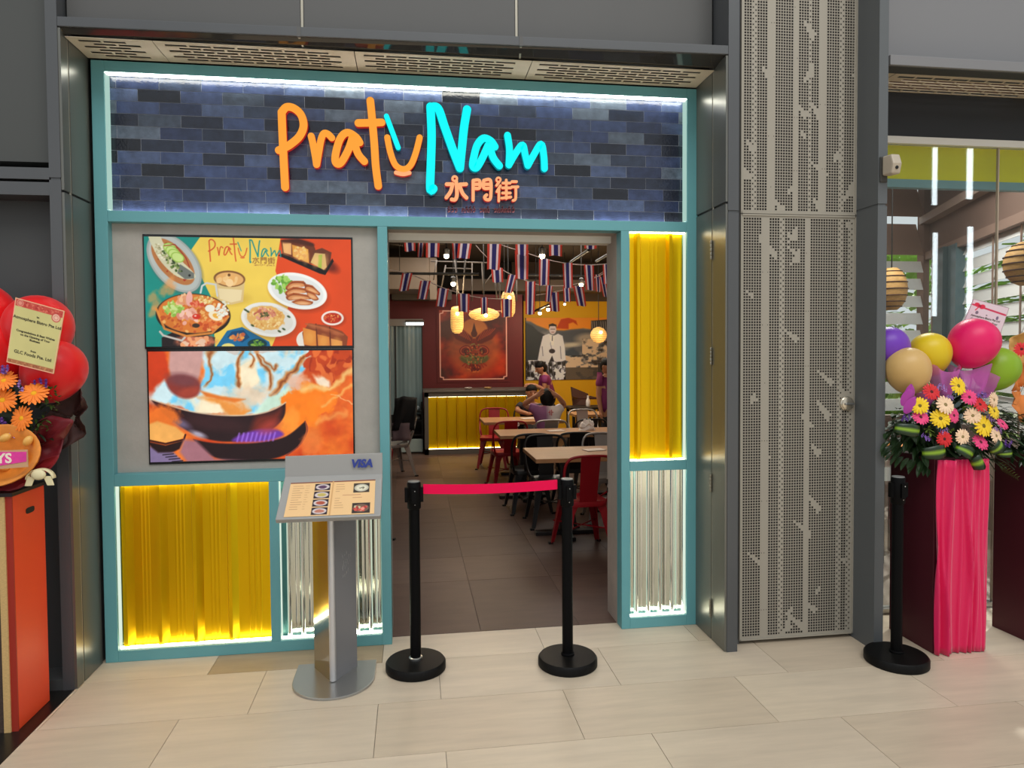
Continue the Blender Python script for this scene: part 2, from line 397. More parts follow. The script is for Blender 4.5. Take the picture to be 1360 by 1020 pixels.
# overhead: fascia fin, dark soffit, slotted vents, upper panels
fa = MB(); a0, a1 = fy_l(L1), fy_l(R0)
fa.hexa([(L1, a0, ZF0), (R0, a1, ZF0), (R0, a1+.012, ZF0), (L1, a0+.012, ZF0)], [(L1, a0, ZF1), (R0, a1, ZF1), (R0, a1+.012, ZF1), (L1, a0+.012, ZF1)])
fascia = struct('trim_1', fa, m_clad, bevel=.003)
so = MB(); so.hexa([(L1, a0+.012, ZF0), (R0, a1+.012, ZF0), (R0, -.243, 3.085), (L1, -.243, 3.085)], [(L1, a0+.012, ZF0+.012), (R0, a1+.012, ZF0+.012), (R0, -.243, 3.10), (L1, -.243, 3.10)])
struct('soffit_board', so, mat('dark_gloss_soffit', rgb(84, 82, 78), .07, metal=.6), fascia)
upm = MB().box(L1, R0, -.17, .3, ZF1-.01, zt); upper = struct('wall_front', upm, mat('upper_void', rgb(30, 30, 30), .8))
xs = [L1, -.515, .556, R0]
for i in range(3):
    struct('fascia_panel', MB().box(xs[i]+.008, xs[i+1]-.008, -.20, -.17, ZF1-.005, zt), m_clad_up, upper, bevel=.003)
for x in xs[1:3]:
    struct('joint_bead', MB().box(x-.006, x+.006, -.197, -.168, ZF1-.005, zt), m_bead, upper)
    struct('joint_bead', MB().box(x-.009, x+.009, fy_l(x)-.002, fy_l(x)+.02, ZF0-.002, ZF1+.001), m_clad_up, fascia)
    struct('joint_bead', MB().hexa([(x-.005, fy_l(x)+.01, ZF0-.002), (x+.005, fy_l(x)+.01, ZF0-.002), (x+.014, -.245, 3.083), (x+.004, -.245, 3.083)], [(x-.005, fy_l(x)+.01, ZF0+.002), (x+.005, fy_l(x)+.01, ZF0+.002), (x+.014, -.245, 3.088), (x+.004, -.245, 3.088)]), m_bead, fascia)
# slotted vents in the soffit (real slots)
def vent(x0, x1, y0, y1, z, parent, rows=6, slot=.10, bar=.011, name='vent_panel'):
    """plate with staggered slots, looked at from below"""
    mb = MB(); ys = []; m = .022; h = (y1-y0-2*m)/rows; sl = h*.68
    def rect(a, b, c, d): mb.add([(a, c, z), (b, c, z), (b, d, z), (a, d, z)], [(0, 3, 2, 1)])
    rect(x0, x1, y0, y0+m); rect(x0, x1, y1-m, y1); rect(x0, x0+m, y0+m, y1-m); rect(x1-m, x1, y0+m, y1-m)
    for r in range(rows):
        ya = y0+m+r*h; yb = ya+h
        rect(x0+m, x1-m, ya, ya+(h-sl)/2); rect(x0+m, x1-m, yb-(h-sl)/2, yb)
        x = x0+m; e = x0+m+.02+(slot+bar)*.5*(r % 2)
        c, d = ya+(h-sl)/2, yb-(h-sl)/2
        while e+slot < x1-m-.01:
            rect(x, e, c, d); x = e+slot; e = x+bar
        rect(x, x1-m, c, d)
    return struct(name, mb, m_vent, parent, solid=.003)
vb = struct('ceiling_vent', MB().box(L1+.01, R0-.01, -.243, 0, 3.115, 3.12), m_black)
vx = [L1+.012, -1.225, -.29, .60, R0-.012]
vx = [L1+.014, -1.20, -.262, .63, R0-.014]
for i in range(4): vent(vx[i]+.002, vx[i+1]-.002, -.243, -.002, 3.075, vb)
# ------------------------------------------------------------------ perforated bamboo-pattern doors beside the shop front
m_perf = mat('taupe_perforated_metal', rgb(158, 152, 139), .5, metal=.1)
m_perf_back = mat('perforation_backing', rgb(40, 36, 33), .9)
PX0, PX1, PY = R1+.052, 2.393, -.302
def bamboo(u0, u1, z0, z1, culms, half, seed, parent, name, edge=.012):
    """sheet with square holes; culms (x0, x1) stay solid, half culms carry sparse holes, leaf strokes are solid"""
    q = random.Random(seed); nx = int(round((u1-u0-2*edge)/.0148)); nz = int(round((z1-z0-2*edge)/.0148))
    dx, dz = (u1-u0-2*edge)/nx, (z1-z0-2*edge)/nz; solid = np.zeros((nz, nx), np.int8)
    for i in range(nx):
        x = u0+edge+(i+.5)*dx
        if any(a <= x <= b for a, b in culms): solid[:, i] = 1
        elif any(a <= x <= b for a, b in half): solid[:, i] = 2
    for a, b in culms:          # the nodes of a stem
        z = z0+q.uniform(.1, .3)
        while z < z1:
            r = min(max(int((z-z0-edge)/dz), 0), nz-1)
            for i in range(nx):
                x = u0+edge+(i+.5)*dx
                if a <= x <= b and q.random() < .7: solid[r, i] = 3
            z += q.uniform(.26, .34)
    for _ in range(int((z1-z0)*11)):
        r, i = q.randrange(nz), q.randrange(nx); dr, di = -1, q.choice((-.5, .5, .6, -.3, 1))
        L = q.randint(3, 8)
        for k in range(L):
            w = 1 if k in (0, L-1) else (3 if L//3 < k < L*.7 else 2)
            for ww in range(w):
                rr, ii = int(r+dr*k), int(i+di*k)+ww
                if 0 <= rr < nz and 0 <= ii < nx: solid[rr, ii] = 1
    mb = MB(); y = PY
    def rect(a, b, c, d): mb.add([(a, y, c), (b, y, c), (b, y, d), (a, y, d)], [(0, 1, 2, 3)])
    rect(u0, u1, z0, z0+edge); rect(u0, u1, z1-edge, z1); rect(u0, u0+edge, z0+edge, z1-edge); rect(u1-edge, u1, z0+edge, z1-edge)
    for r in range(nz):
        c, d = z0+edge+r*dz, z0+edge+(r+1)*dz; xs_ = u0+edge; runs = []
        for i in range(nx):
            s = solid[r, i]; hole = 0
            if s == 0: hole = .0102
            elif s == 2: hole = .0075 if (r+i) % 2 == 0 else 0
            elif s == 3: hole = .004
            if hole:
                xm = u0+edge+(i+.5)*dx; runs.append((xm-hole/2, xm+hole/2, hole))
        h = .0102; zm = (c+d)/2
        rect(u0+edge, u1-edge, c, zm-h/2); rect(u0+edge, u1-edge, zm+h/2, d); x = u0+edge
        for a, b, hole in runs:
            rect(x, a, zm-h/2, zm+h/2)
            if hole < h: rect(a, b, zm-h/2, zm-hole/2); rect(a, b, zm+hole/2, zm+h/2)
            x = b
        rect(x, u1-edge, zm-h/2, zm+h/2)
    return struct(name, mb, m_perf, parent)
d1 = struct('door_1', MB().box(PX0, PX1, PY+.03, PY+.05, .02, 3.9), m_perf_back)
ux = lambda px, py=500: at(px, py, 'y', PY).x
bamboo(PX0, PX1, .03, 2.305, [(ux(1011), ux(1020.5)), (ux(1067), ux(1076))], [(ux(1036), ux(1042)), (ux(1110), ux(1117)), (ux(1126), ux(1131))], 3, d1, 'perforated_leaf')
uz = lambda px: at(px, 130, 'y', PY).x
bamboo(PX0, PX1, 2.318, 3.9, [(uz(1019), uz(1029)), (uz(1053.5), uz(1061)), (uz(1088), uz(1097))], [(uz(1000), uz(1004)), (uz(1075), uz(1079)), (uz(1113), uz(1120))], 8, d1, 'perforated_overpanel')
fm = MB()
for a, b in ((.022, 2.31), (2.313, 3.9)):
    fm.box(PX0-.004, PX0+.004, PY-.006, PY+.03, a, b).box(PX1-.004, PX1+.002, PY-.006, PY+.03, a, b).box(PX0, PX1, PY-.006, PY+.03, a, a+.008).box(PX0, PX1, PY-.006, PY+.03, b-.008, b)
struct('door_frame_edge', fm, m_perf, d1)
kp = at(1124, 536, 'y', PY)
T = Matrix.Rotation(PI/2, 3, 'X')
kb = MB().lathe([(.0, .0), (.040, .0), (.040, .008), (.034, .014), (.034, .018), (.026, .022), (.0, .022)], 28, kp, T)
knob = struct('door_lock', kb, mat('lock_steel', rgb(200, 190, 172), .25, metal=.85), d1, smooth=40)
struct('thumb_turn', MB().box(kp.x-.026, kp.x+.026, kp.y-.036, kp.y-.02, kp.z-.007, kp.z+.007), m_steel, d1, bevel=.004)
# jambs beside the perforated doors
struct('wall_right_jamb', MB().box(R1, PX0, PY+.01, .3, 0, zt), m_clad)
J0, J1, JY = 2.395, 2.447, -.485
jf = struct('wall_right_fin', MB().box(J0, J1, JY, .05, 0, 2.33).box(J0, J1, JY, .05, 2.342, zt).box(J0+.004, J1-.004, JY+.006, .05, 2.325, 2.35), mat('charcoal_fin', rgb(92, 96, 98), .45, metal=.15))
# ------------------------------------------------------------------ neighbouring shop front, right
rs_ = struct('wall_right_upper', MB().box(J1, 7, -.22, -.02, 3.2, zt), m_clad_rt)
struct('fascia_fin', MB().box(J1+.022, 7, -.47, -.45, 3.06, 3.112), m_clad_rt, rs_, bevel=.003)
struct('fascia_end', MB().box(J1, J1+.022, -.455, -.43, 3.07, 3.10), mat('fin_bracket', rgb(110, 104, 92), .6), rs_)
struct('soffit_board', MB().box(J1, 7, -.45, -.2, 3.10, 3.112), m_clad_dk, rs_)
vx2 = [J1-.36, J1+.20, J1+1.3, J1+2.4]
for i in range(3): vent(max(vx2[i], J1)+.003, vx2[i+1]-.003, -.27, -.005, 3.10, rs_)
struct('black_header', MB().box(J1, 7, -.02, .02, 2.84, 3.12), mat('black_header', rgb(30, 30, 32), .45), rs_)
struct('white_header_trim', MB().box(J1, 7, -.03, .02, 2.80, 2.84), mat('white_trim', rgb(225, 222, 214), .5), rs_)
# ================================================================== TEAL SHOP FRONT
FX = dict(lo=-1.575, li=-1.513, pl=-.172, pr=-.120, rl=1.172, rr=1.222, ri=1.559, ro=1.625)
fr = thing('shopfront_frame', 'teal painted frame of the restaurant shop front with glowing strip lights inside its bays', 'frame', (0, 0, 0))
TD = .09     # depth of the frame bars
def bar(x0, x1, z0, z1, nm='rail'): obj(nm, MB().box(x0, x1, 0, TD, z0, z1), m_teal, fr, bevel=.0025)
bar(FX['lo'], FX['li'], 0, 3.067, 'post'); bar(FX['ri'], FX['ro'], 0, 3.067, 'post')
bar(FX['li'], FX['ri'], 3.012, 3.067); bar(FX['li'], FX['ri'], 2.262, 2.318)
bar(FX['pl'], FX['pr'], 0, 2.262, 'post'); bar(FX['rl'], FX['rr'], 0, 2.262, 'post')
bar(FX['li'], FX['pl'], .912, .975); bar(FX['li'], FX['pl'], 0, .058); bar(-.752, -.703, .058, .912, 'post')
bar(FX['rr'], FX['ri'], .905, .960); bar(FX['rr'], FX['ri'], 0, .060)
def strips(x0, x1, z0, z1, sides, m, y0=.012, y1=.045, t=.007):
    if 'T' in sides: obj('light_strip', MB().box(x0, x1, y0, y1, z1-t, z1), m, fr)
    if 'B' in sides: obj('light_strip', MB().box(x0, x1, y0, y1, z0, z0+t), m, fr)
    if 'L' in sides: obj('light_strip', MB().box(x0, x0+t, y0, y1, z0+t, z1-t), m, fr)
    if 'R' in sides: obj('light_strip', MB().box(x1-t, x1, y0, y1, z0+t, z1-t), m, fr)
strips(FX['li'], FX['ri'], 2.318, 3.012, 'T', m_led_sign, .006, .032, .007); strips(FX['li'], FX['ri'], 2.318, 3.012, 'B', m_led_sign, .03, .046, .003)
m_return_glow = mat_emit('sign_return_glow', (.62, .95, .84, 1), .62)
strips(FX['li'], FX['ri'], 2.318, 3.012, 'LR', m_return_glow, .004, .06, .006)  # emission stands in for light on the teal side returns, no lamp here
m_led_w = mat_emit('side_strip', (.80, .95, .80, 1), .9)
for b in ((FX['li'], -.752, .058, .912), (-.703, FX['pl'], .058, .912), (FX['rr'], FX['ri'], .960, 2.262), (FX['rr'], FX['ri'], .060, .905)):
    strips(*b, 'TB', m_led, .030, .054, .004); strips(*b, 'LR', m_led_w, .016, .055, .0012)
# ---- glazed brick wall behind the sign: each tile its own piece
m_glaze = bpy.data.materials.new('glazed_blue_tile'); m_glaze.use_nodes = True
def _glaze():
    nt = m_glaze.node_tree; n = nt.nodes; b = n['Principled BSDF']; L = nt.links
    oi = n.new('ShaderNodeObjectInfo'); cr = n.new('ShaderNodeValToRGB'); cr.color_ramp.interpolation = 'CONSTANT'
    cols = [rgb(54, 66, 98), rgb(34, 42, 60), rgb(68, 82, 114), rgb(48, 60, 94), rgb(60, 70, 86), rgb(22, 26, 36), rgb(56, 70, 106), rgb(46, 56, 76), rgb(84, 96, 112), rgb(40, 50, 78), rgb(52, 64, 98), rgb(30, 36, 52)]
    e = cr.color_ramp.elements
    while len(e) < len(cols): e.new(.5)
    for i, c in enumerate(cols): e[i].position = i/len(cols); e[i].color = c
    L.new(oi.outputs['Random'], cr.inputs[0])
    tc = n.new('ShaderNodeTexCoord'); ad = n.new('ShaderNodeVectorMath'); ad.operation = 'ADD'
    L.new(tc.outputs['Object'], ad.inputs[0]); L.new(oi.outputs['Location'], ad.inputs[1])
    nz = n.new('ShaderNodeTexNoise'); nz.inputs['Scale'].default_value = 26; nz.inputs['Detail'].default_value = 6; L.new(ad.outputs[0], nz.inputs['Vector'])
    mr = n.new('ShaderNodeMapRange'); mr.inputs[1].default_value = .3; mr.inputs[2].default_value = .7; mr.inputs[3].default_value = .72; mr.inputs[4].default_value = 1.3; L.new(nz.outputs[0], mr.inputs[0])
    sc = n.new('ShaderNodeVectorMath'); sc.operation = 'SCALE'; L.new(cr.outputs[0], sc.inputs[0]); L.new(mr.outputs[0], sc.inputs[3]); L.new(sc.outputs[0], b.inputs['Base Color'])
    b.inputs['Roughness'].default_value = .16; b.inputs['Specular IOR Level'].default_value = .5
    bz = n.new('ShaderNodeTexNoise'); bz.inputs['Scale'].default_value = 80; bz.inputs['Detail'].default_value = 3; L.new(ad.outputs[0], bz.inputs['Vector'])
    bp = n.new('ShaderNodeBump'); bp.inputs['Strength'].default_value = .34; bp.inputs['Distance'].default_value = .004; L.new(bz.outputs[0], bp.inputs['Height']); L.new(bp.outputs[0], b.inputs['Normal'])
_glaze()
TY = .055
tw = struct('sign_wall', MB().box(FX['li'], FX['ri'], TY-.0022, TD+.1, 2.318, 3.012), mat('tile_grout', rgb(150, 156, 168), .8))
RH, TL = .694/11, .2075
tmesh = {}
shift = [0, .5, 1.0, .5, 0, .55, 0, .55, .05, .5, .08]
for r in range(11):
    z0 = 3.012-(r+1)*RH; x = FX['li']+.038-TL*(1-shift[r] % 1) if shift[r] != 1.0 else FX['li']+.038
    x = FX['li']+.035+TL*(shift[r] % 1)-TL
    while x < FX['ri']-.004:
        a, b = max(x, FX['li']), min(x+TL, FX['ri'])
        if b-a > .006:
            k = round(b-a, 3)
            if k not in tmesh: tmesh[k] = mesh('glazed_tile', MB().box(-(k-.0026)/2, (k-.0026)/2, -.004, .006, -(RH-.0026)/2, (RH-.0026)/2), m_glaze)
            o = link(bpy.data.objects.new('tile', tmesh[k])); o.location = ((a+b)/2, TY+rnd.uniform(-.0006, .0006), z0+RH/2); o.parent = tw
            o.rotation_euler = (rnd.uniform(-.012, .012), 0, rnd.uniform(-.006, .006))
        x += TL
# ---- lettering of the sign
def ribbon(mb, pts, w, y0, y1):
    """stroke with round ends: centreline pts (x, z), width w (number or list), from y0 (front) to y1 (back)"""
    n = len(pts); ws = w if isinstance(w, list) else [w]*n; Lf, Rt = [], []
    for i in range(n):
        a = pts[max(i-1, 0)]; b = pts[min(i+1, n-1)]; d = Vector((b[0]-a[0], b[1]-a[1])).normalized(); nn = Vector((-d.y, d.x))
        Lf.append((pts[i][0]+nn.x*ws[i]/2, pts[i][1]+nn.y*ws[i]/2)); Rt.append((pts[i][0]-nn.x*ws[i]/2, pts[i][1]-nn.y*ws[i]/2))
    def quad(a, b, c, d):
        mb.add([(p[0], y0, p[1]) for p in (a, b, c, d)]+[(p[0], y1, p[1]) for p in (a, b, c, d)], [(0, 1, 2, 3)])
    for i in range(n-1):
        mb.add([(p[0], y0, p[1]) for p in (Lf[i], Lf[i+1], Rt[i+1], Rt[i])]+[(p[0], y1, p[1]) for p in (Lf[i], Lf[i+1], Rt[i+1], Rt[i])], [(0, 1, 2, 3), (0, 4, 5, 1), (2, 6, 7, 3)])
    def cap(p, w_, d):
        a0 = math.atan2(d[1], d[0]); K = 10; vs = [(p[0], y0, p[1])]; v2 = []
        for j in range(K+1):
            a = a0-PI/2+PI*j/K; q = (p[0]+math.cos(a)*w_/2, p[1]+math.sin(a)*w_/2); vs.append((q[0], y0, q[1])); v2.append((q[0], y1, q[1]))
        mb.add(vs+v2, [(0, j+1, j+2) for j in range(K)]+[(j+1, K+2+j, K+3+j, j+2) for j in range(K)])
    cap(pts[0], ws[0], (pts[0][0]-pts[1][0], pts[0][1]-pts[1][1])); cap(pts[-1], ws[-1], (pts[-1][0]-pts[-2][0], pts[-1][1]-pts[-2][1]))
SY0, SY1 = .005, .034
def px_line(pts, ox, oy, k, smooth=True):
    q = [Vector((ox+x/k, oy+y/k, 0)) for x, y in pts]
    if smooth and len(q) > 2: q = spline(q, 6)
    return [(at(p.x, p.y, 'y', SY0).x, at(p.x, p.y, 'y', SY0).z) for p in q]
A_, B_, C_ = (360, 120, 6.8), (540, 120, 6.8), (575, 220, 8.5)
PXM = 3.82/929
LET = [
 ('letter_p', 'o', A_, 66, [[(95, 195), (100, 330), (108, 520), (118, 720), (126, 875)], [(70, 540), (105, 525), (170, 490), (255, 415), (293, 320), (270, 220), (205, 160), (140, 150), (100, 190)]]),
 ('letter_r', 'o', A_, 58, [[(362, 412), (378, 480), (398, 590), (410, 670)], [(412, 668), (430, 560), (452, 440), (478, 388), (515, 395), (548, 428)]]),
 ('letter_a', 'o', A_, 64, [[(800, 470), (765, 420), (690, 380), (630, 425), (592, 530), (578, 630), (602, 664), (640, 640), (700, 530), (735, 425)], [(745, 450), (785, 570), (842, 640)]]),
 ('letter_t', 'o', A_, 66, [[(896, 92), (912, 250), (932, 480), (945, 680), (968, 862)], [(788, 294), (900, 292), (998, 288)]]),
 ('letter_u', 'o', A_, 54, [[(1050, 425), (1078, 560), (1125, 675), (1200, 712), (1262, 672), (1308, 560), (1342, 425)]]),
 ('accent_dash', 'p', A_, 36, [[(1128, 742), (1190, 756), (1250, 744)]]),
 ('tone_mark', 'c', A_, 44, [[(1042, 232), (1090, 360), (1148, 515)]]),
 ('letter_n', 'c', B_, 74, [[(216, 146), (226, 400), (220, 650), (214, 888), (242, 886)], [(220, 150), (285, 162), (345, 330), (420, 540), (482, 700)], [(482, 700), (500, 520), (520, 330), (546, 172)]]),
 ('letter_a', 'c', B_, 66, [[(798, 508), (760, 455), (695, 432), (640, 490), (610, 590), (598, 680), (632, 696), (680, 620), (735, 500)], [(750, 510), (785, 610), (838, 680)]]),
 ('letter_m', 'c', B_, 62, [[(912, 405), (930, 530), (925, 672)], [(925, 672), (990, 560), (1048, 492), (1072, 580), (1096, 678)], [(1096, 678), (1150, 580), (1215, 484), (1240, 590), (1246, 705)]]),
 ('character_shui', 'k', C_, 42, [[(262, 175), (270, 260), (270, 340), (250, 382), (212, 380)], [(155, 208), (222, 208)], [(222, 208), (200, 290), (152, 358)], [(375, 208), (305, 212)], [(300, 222), (335, 310), (380, 362)]]),
 ('character_men', 'k', C_, 36, [[(454, 168), (454, 388)], [(455, 166), (524, 166), (526, 250), (458, 254)], [(458, 210), (524, 210)], [(574, 166), (574, 250), (648, 254)], [(574, 166), (650, 166), (654, 330), (640, 380), (600, 380), (584, 352), (606, 330)], [(578, 210), (648, 210)]]),
 ('character_jie', 'k', C_, 30, [[(745, 188), (718, 222)], [(762, 225), (722, 292)], [(746, 262), (744, 398)], [(790, 196), (872, 196)], [(828, 162), (830, 370)], [(785, 250), (878, 250)], [(786, 308), (874, 308)], [(776, 366), (880, 354)], [(892, 180), (944, 180)], [(890, 240), (960, 238)], [(936, 240), (934, 370), (905, 392)]]),
]
RINGS = {'character_shui': [(246, 146, 26, 26)], 'character_jie': [(740, 158, 24, 22)]}
m_or = mat_emit('orange_letter_face', rgb(255, 164, 54), 1.0); m_cy = mat_emit('cyan_letter_face', (0, .98, 1, 1), 1.0); m_pk = mat_emit('peach_letter_face', rgb(255, 176, 120), 1.0)
m_ors = mat_emit('letter_return_red', rgb(225, 40, 30), .55); m_cys = mat_emit('letter_return_teal', rgb(0, 150, 165), .6)
sg = thing('shop_sign', 'glowing handwritten PratuNam sign in orange and cyan letters on blue tiles', 'sign', (at(548, 200, 'y', SY0).x, SY0, at(548, 280, 'y', SY0).z))
for nm, colr, (ox, oy, k), w, strokes in LET:
    mb, sb = MB(), MB(); wm = w/k*PXM
    for i, st in enumerate(strokes):
        q = px_line(st, ox, oy, k); e = .0002*i
        ribbon(mb, q, wm, SY0-e, SY0+.003); ribbon(sb, q, wm*1.04, SY0+.003+e, SY1)
    for (cx, cy, rr, ww) in RINGS.get(nm, []):
        q = px_line([(cx+rr*math.cos(2*PI*j/14), cy+rr*math.sin(2*PI*j/14)) for j in range(15)], ox, oy, k, False)
        ribbon(mb, q, ww/k*PXM, SY0-.001, SY0+.003); ribbon(sb, q, ww*1.05/k*PXM, SY0+.003, SY1)
    f = obj(nm, mb, {'o': m_or, 'c': m_cy, 'k': m_pk, 'p': m_pk}[colr], sg, label={'c': 'cyan letter', 'k': 'peach chinese character'}.get(colr))
    obj('letter_return', sb, m_cys if colr == 'c' else m_ors, f)
# small dark red line of script under the characters
mb = MB(); q = random.Random(4); zb = 278.5
for g in range(19):
    gx = 595+g*4.75
    if g in (3, 8, 12): continue
    for st in ([(0, 2.2), (0, -1.4), (1.2, -2), (2.6, -1.2), (2.6, 2.2)], [(0, -1), (1.4, -2), (2.8, -1), (2.6, 1.6), (.6, 2)])[q.random() < .5:][:1]:
        ribbon(mb, [(at(gx+a, zb+b-.0+g*.02, 'y', SY0).x, at(gx+a, zb+b, 'y', SY0).z) for a, b in st], .0048, SY0, SY1)
    if q.random() < .35: ribbon(mb, [(at(gx+.6, zb-4.2, 'y', SY0).x, at(gx, zb-4.2, 'y', SY0).z), (at(gx+2, zb-4.6, 'y', SY0).x, at(gx, zb-4.6, 'y', SY0).z)], .004, SY0, SY1)
obj('small_script', mb, mat('unlit_dark_red', rgb(96, 34, 38), .4), sg, label='row of small unlit dark red script', kind='stuff')
# ---- concrete panel with the two screens
cp = struct('wall_panel', MB().box(FX['li'], FX['pl'], .05, .13, .975, 2.262), m_conc)
m_scr = mat_print('screen_picture', 1.0); m_bez = mat('black_bezel', rgb(12, 12, 13), .25)
def screen(nm, label, c4, canvas):
    x0, x1 = c4[0].x, c4[1].x; z1, z0 = c4[0].z, c4[3].z
    t = thing('display_screen', label, 'screen', ((x0+x1)/2, .05, z0))
    obj('housing', MB().box(x0-.008, x1+.008, .042, .06, z0-.0125, z1+.0125), m_bez, t, bevel=.002)
    canvas.build('picture', [Vector((x0, .0405, z1)), Vector((x1, .0405, z1)), Vector((x1, .0405, z0)), Vector((x0, .0405, z0))], m_scr, t)
def logo_strokes(cv, x0, y0, s):
    for nm, colr, (ox, oy, k), w, strokes in LET[:10]:
        col = {'o': (205, 82, 40), 'p': (205, 82, 40), 'c': (30, 140, 130)}[colr]
        for st in strokes:
            q = [Vector((x0+(ox+a/k-372)*s, y0+(oy+b/k-143)*s, 0)) for a, b in st]
            q = spline(q, 3) if len(q) > 2 else q
            cv.line([(p.x, p.y) for p in q], max(1.3, w/k*s*.62), col)
def menu_picture():
    c = Canvas(276, 146, 1.4, (236, 202, 84)); Y_ = (236, 202, 84)
    c.poly([(-2, -2), (74, -2), (60, 18), (72, 50), (86, 80), (90, 148), (-2, 148)], (22, 136, 124))
    c.poly([(180, -2), (278, -2), (278, 148), (165, 148), (189, 92), (172, 44)], (222, 74, 28))
    # steamed fish on an oval dish
    c.ell(40, 37, 45, 29, (90, 100, 92), 52, 4, .6); c.ell(38.5, 34.5, 45, 28, (158, 164, 158), 52); c.ell(38.5, 34.5, 42, 25.5, (176, 182, 176), 52)
    d = c.ell(37, 33, 37, 19, (176, 112, 62), 50); c.speck(37, 33, 30, 16, 60, 1.6, [(190, 120, 66), (150, 80, 44), (204, 150, 90), (160, 50, 30)], 3, 50)
    c.blob([(6, -2), (20, -2), (26, 10), (44, 28), (64, 48), (64, 55), (52, 56), (38, 50), (22, 34), (12, 16)], (206, 202, 168)); c.poly([(46, 36), (64, 48), (64, 55), (52, 56), (42, 48)], (108, 112, 104))
    c.ell(58, 51, 1.6, 1.6, (30, 30, 30)); c.speck(34, 31, 22, 6, 70, 1.5, [(70, 96, 44), (104, 128, 60), (150, 160, 100), (50, 70, 36)], 5, 52); c.speck(24, 22, 14, 6, 26, 1.5, [(226, 222, 192), (180, 170, 130)], 6, 52)
    for x, y in ((33, 15), (36, 19), (39, 23), (43, 27)):
        c.ell(x, y, 9, 6.5, (150, 186, 76), 25); c.ell(x, y, 7.5, 5.3, (196, 220, 130), 25)
    c.line([(26, 12), (40, 10), (54, 28), (58, 40)], 1.2, (150, 40, 30))
    # cup
    c.ell(112, 82, 24, 9, (206, 170, 66), 0, 6, .7); c.poly([(90, 54), (131, 56), (128, 86), (112, 90), (94, 84)], (216, 188, 128)); c.poly([(95, 68), (127, 70), (125, 84), (112, 87), (97, 82)], (232, 212, 164))
    c.ell(110.5, 55, 21, 11, (128, 84, 44), 3); c.ell(110.5, 55.5, 18.5, 9, (226, 172, 104), 3)
    c.speck(110, 56, 14, 6, 9, 5, [(240, 196, 130), (230, 172, 100), (246, 208, 150)], 7); c.ell(110, 50, 2, 2, (110, 70, 30))
    # hot pot
    c.line([(72, 74), (74, 65), (80, 61), (92, 63), (94, 78)], 2.4, (206, 208, 204))
    c.poly([(20, 134), (44, 122), (90, 134), (88, 148), (20, 148)], (34, 28, 30)); c.ell(64, 139, 24, 9, (214, 120, 84), 0, 5, .9, .6); c.speck(64, 140, 22, 7, 30, 3, [(236, 160, 110), (190, 90, 60), (230, 190, 160)], 11)
    for x, y in ((10, 80), (14, 90), (32, 60), (34, 70), (24, 72), (10, 100)): c.ell(x, y, 5, 8, (226, 150, 80), 30, 4, .6, .8)
    c.ell(62, 104, 49, 29, (40, 32, 26), 2); c.ell(62, 102, 46.5, 26, (214, 120, 48), 2, 1.5); c.line([(14, 96), (24, 122), (52, 132), (86, 128), (108, 106)], 3, (226, 140, 60), .9)
    c.speck(62, 104, 42, 23, 160, 2.2, [(226, 140, 62), (206, 104, 44), (238, 176, 100), (190, 86, 40)], 12)
    c.speck(36, 96, 13, 9, 46, 2.6, [(166, 200, 92), (140, 180, 72), (198, 220, 140)], 13); c.speck(48, 84, 9, 7, 20, 2.8, [(236, 186, 140), (220, 150, 110)], 14)
    c.ell(57, 82, 4.2, 10, (232, 172, 160), 4); c.speck(55, 106, 12, 10, 26, 3.4, [(232, 168, 146), (214, 140, 118), (240, 190, 170)], 15); c.speck(76, 84, 13, 5, 40, 1.8, [(238, 202, 120), (214, 170, 90), (246, 220, 160)], 16)
    c.speck(67, 90, 7, 4, 16, 2.4, [(214, 80, 52), (236, 130, 90)], 17); c.ell(66, 106, 5.5, 3.6, (206, 50, 32)); c.ell(64.5, 105, 1.5, 1, (250, 200, 180))
    c.speck(83, 116, 15, 8, 40, 2.6, [(222, 110, 50), (196, 80, 36), (236, 150, 80)], 18); c.ell(84, 95, 6.5, 5, (238, 236, 218)); c.ell(91, 105, 9.5, 6, (244, 230, 196), 20); c.ell(92, 105, 5, 3.2, (236, 176, 70), 20)
    c.speck(101, 96, 8, 12, 50, 1.6, [(240, 238, 224), (220, 220, 200)], 19, 20); c.line([(18, 126), (22, 131), (46, 138), (50, 134)], 2.6, (196, 190, 180)); c.ell(65, 118, 5, 3, (60, 44, 34))
    # tray
    c.poly([(90, 148), (106, 125), (126, 120), (162, 140), (164, 148)], (20, 104, 150)); c.poly([(106, 134), (112, 126), (128, 124), (136, 134), (126, 141)], (16, 70, 110)); c.speck(120, 133, 9, 5, 16, 2.6, [(214, 130, 70), (230, 160, 70), (190, 96, 60)], 21)
    c.ell(107, 147, 9, 5, (226, 212, 120)); c.ell(146, 143, 13, 7, (18, 60, 66)); c.speck(146, 142, 8, 4, 14, 2, [(90, 140, 50), (130, 170, 70)], 22)
    # noodles
    c.ell(164, 114, 38, 23, (120, 60, 30), 10, 6, .35); c.ell(162, 110, 37.5, 23, (232, 230, 222), 10); c.ell(162, 110, 33, 19, (220, 218, 208), 10); c.ell(158, 108, 26, 16.5, (226, 176, 98), 8, 1.2, 1, .25)
    c.speck(158, 108, 23, 14, 90, 1.6, [(236, 196, 120), (214, 150, 76), (244, 214, 150)], 23); c.speck(156, 102, 15, 8, 40, 2.1, [(208, 130, 100), (226, 160, 130), (190, 104, 80)], 24); c.speck(156, 103, 6, 4, 14, 1.5, [(110, 110, 60), (90, 80, 50)], 25)
    for x, y in ((134, 99), (131, 97), (140, 118), (176, 126), (182, 123), (189, 106)): c.ell(x, y, 2.6, 1.4, (70, 84, 50), 30)
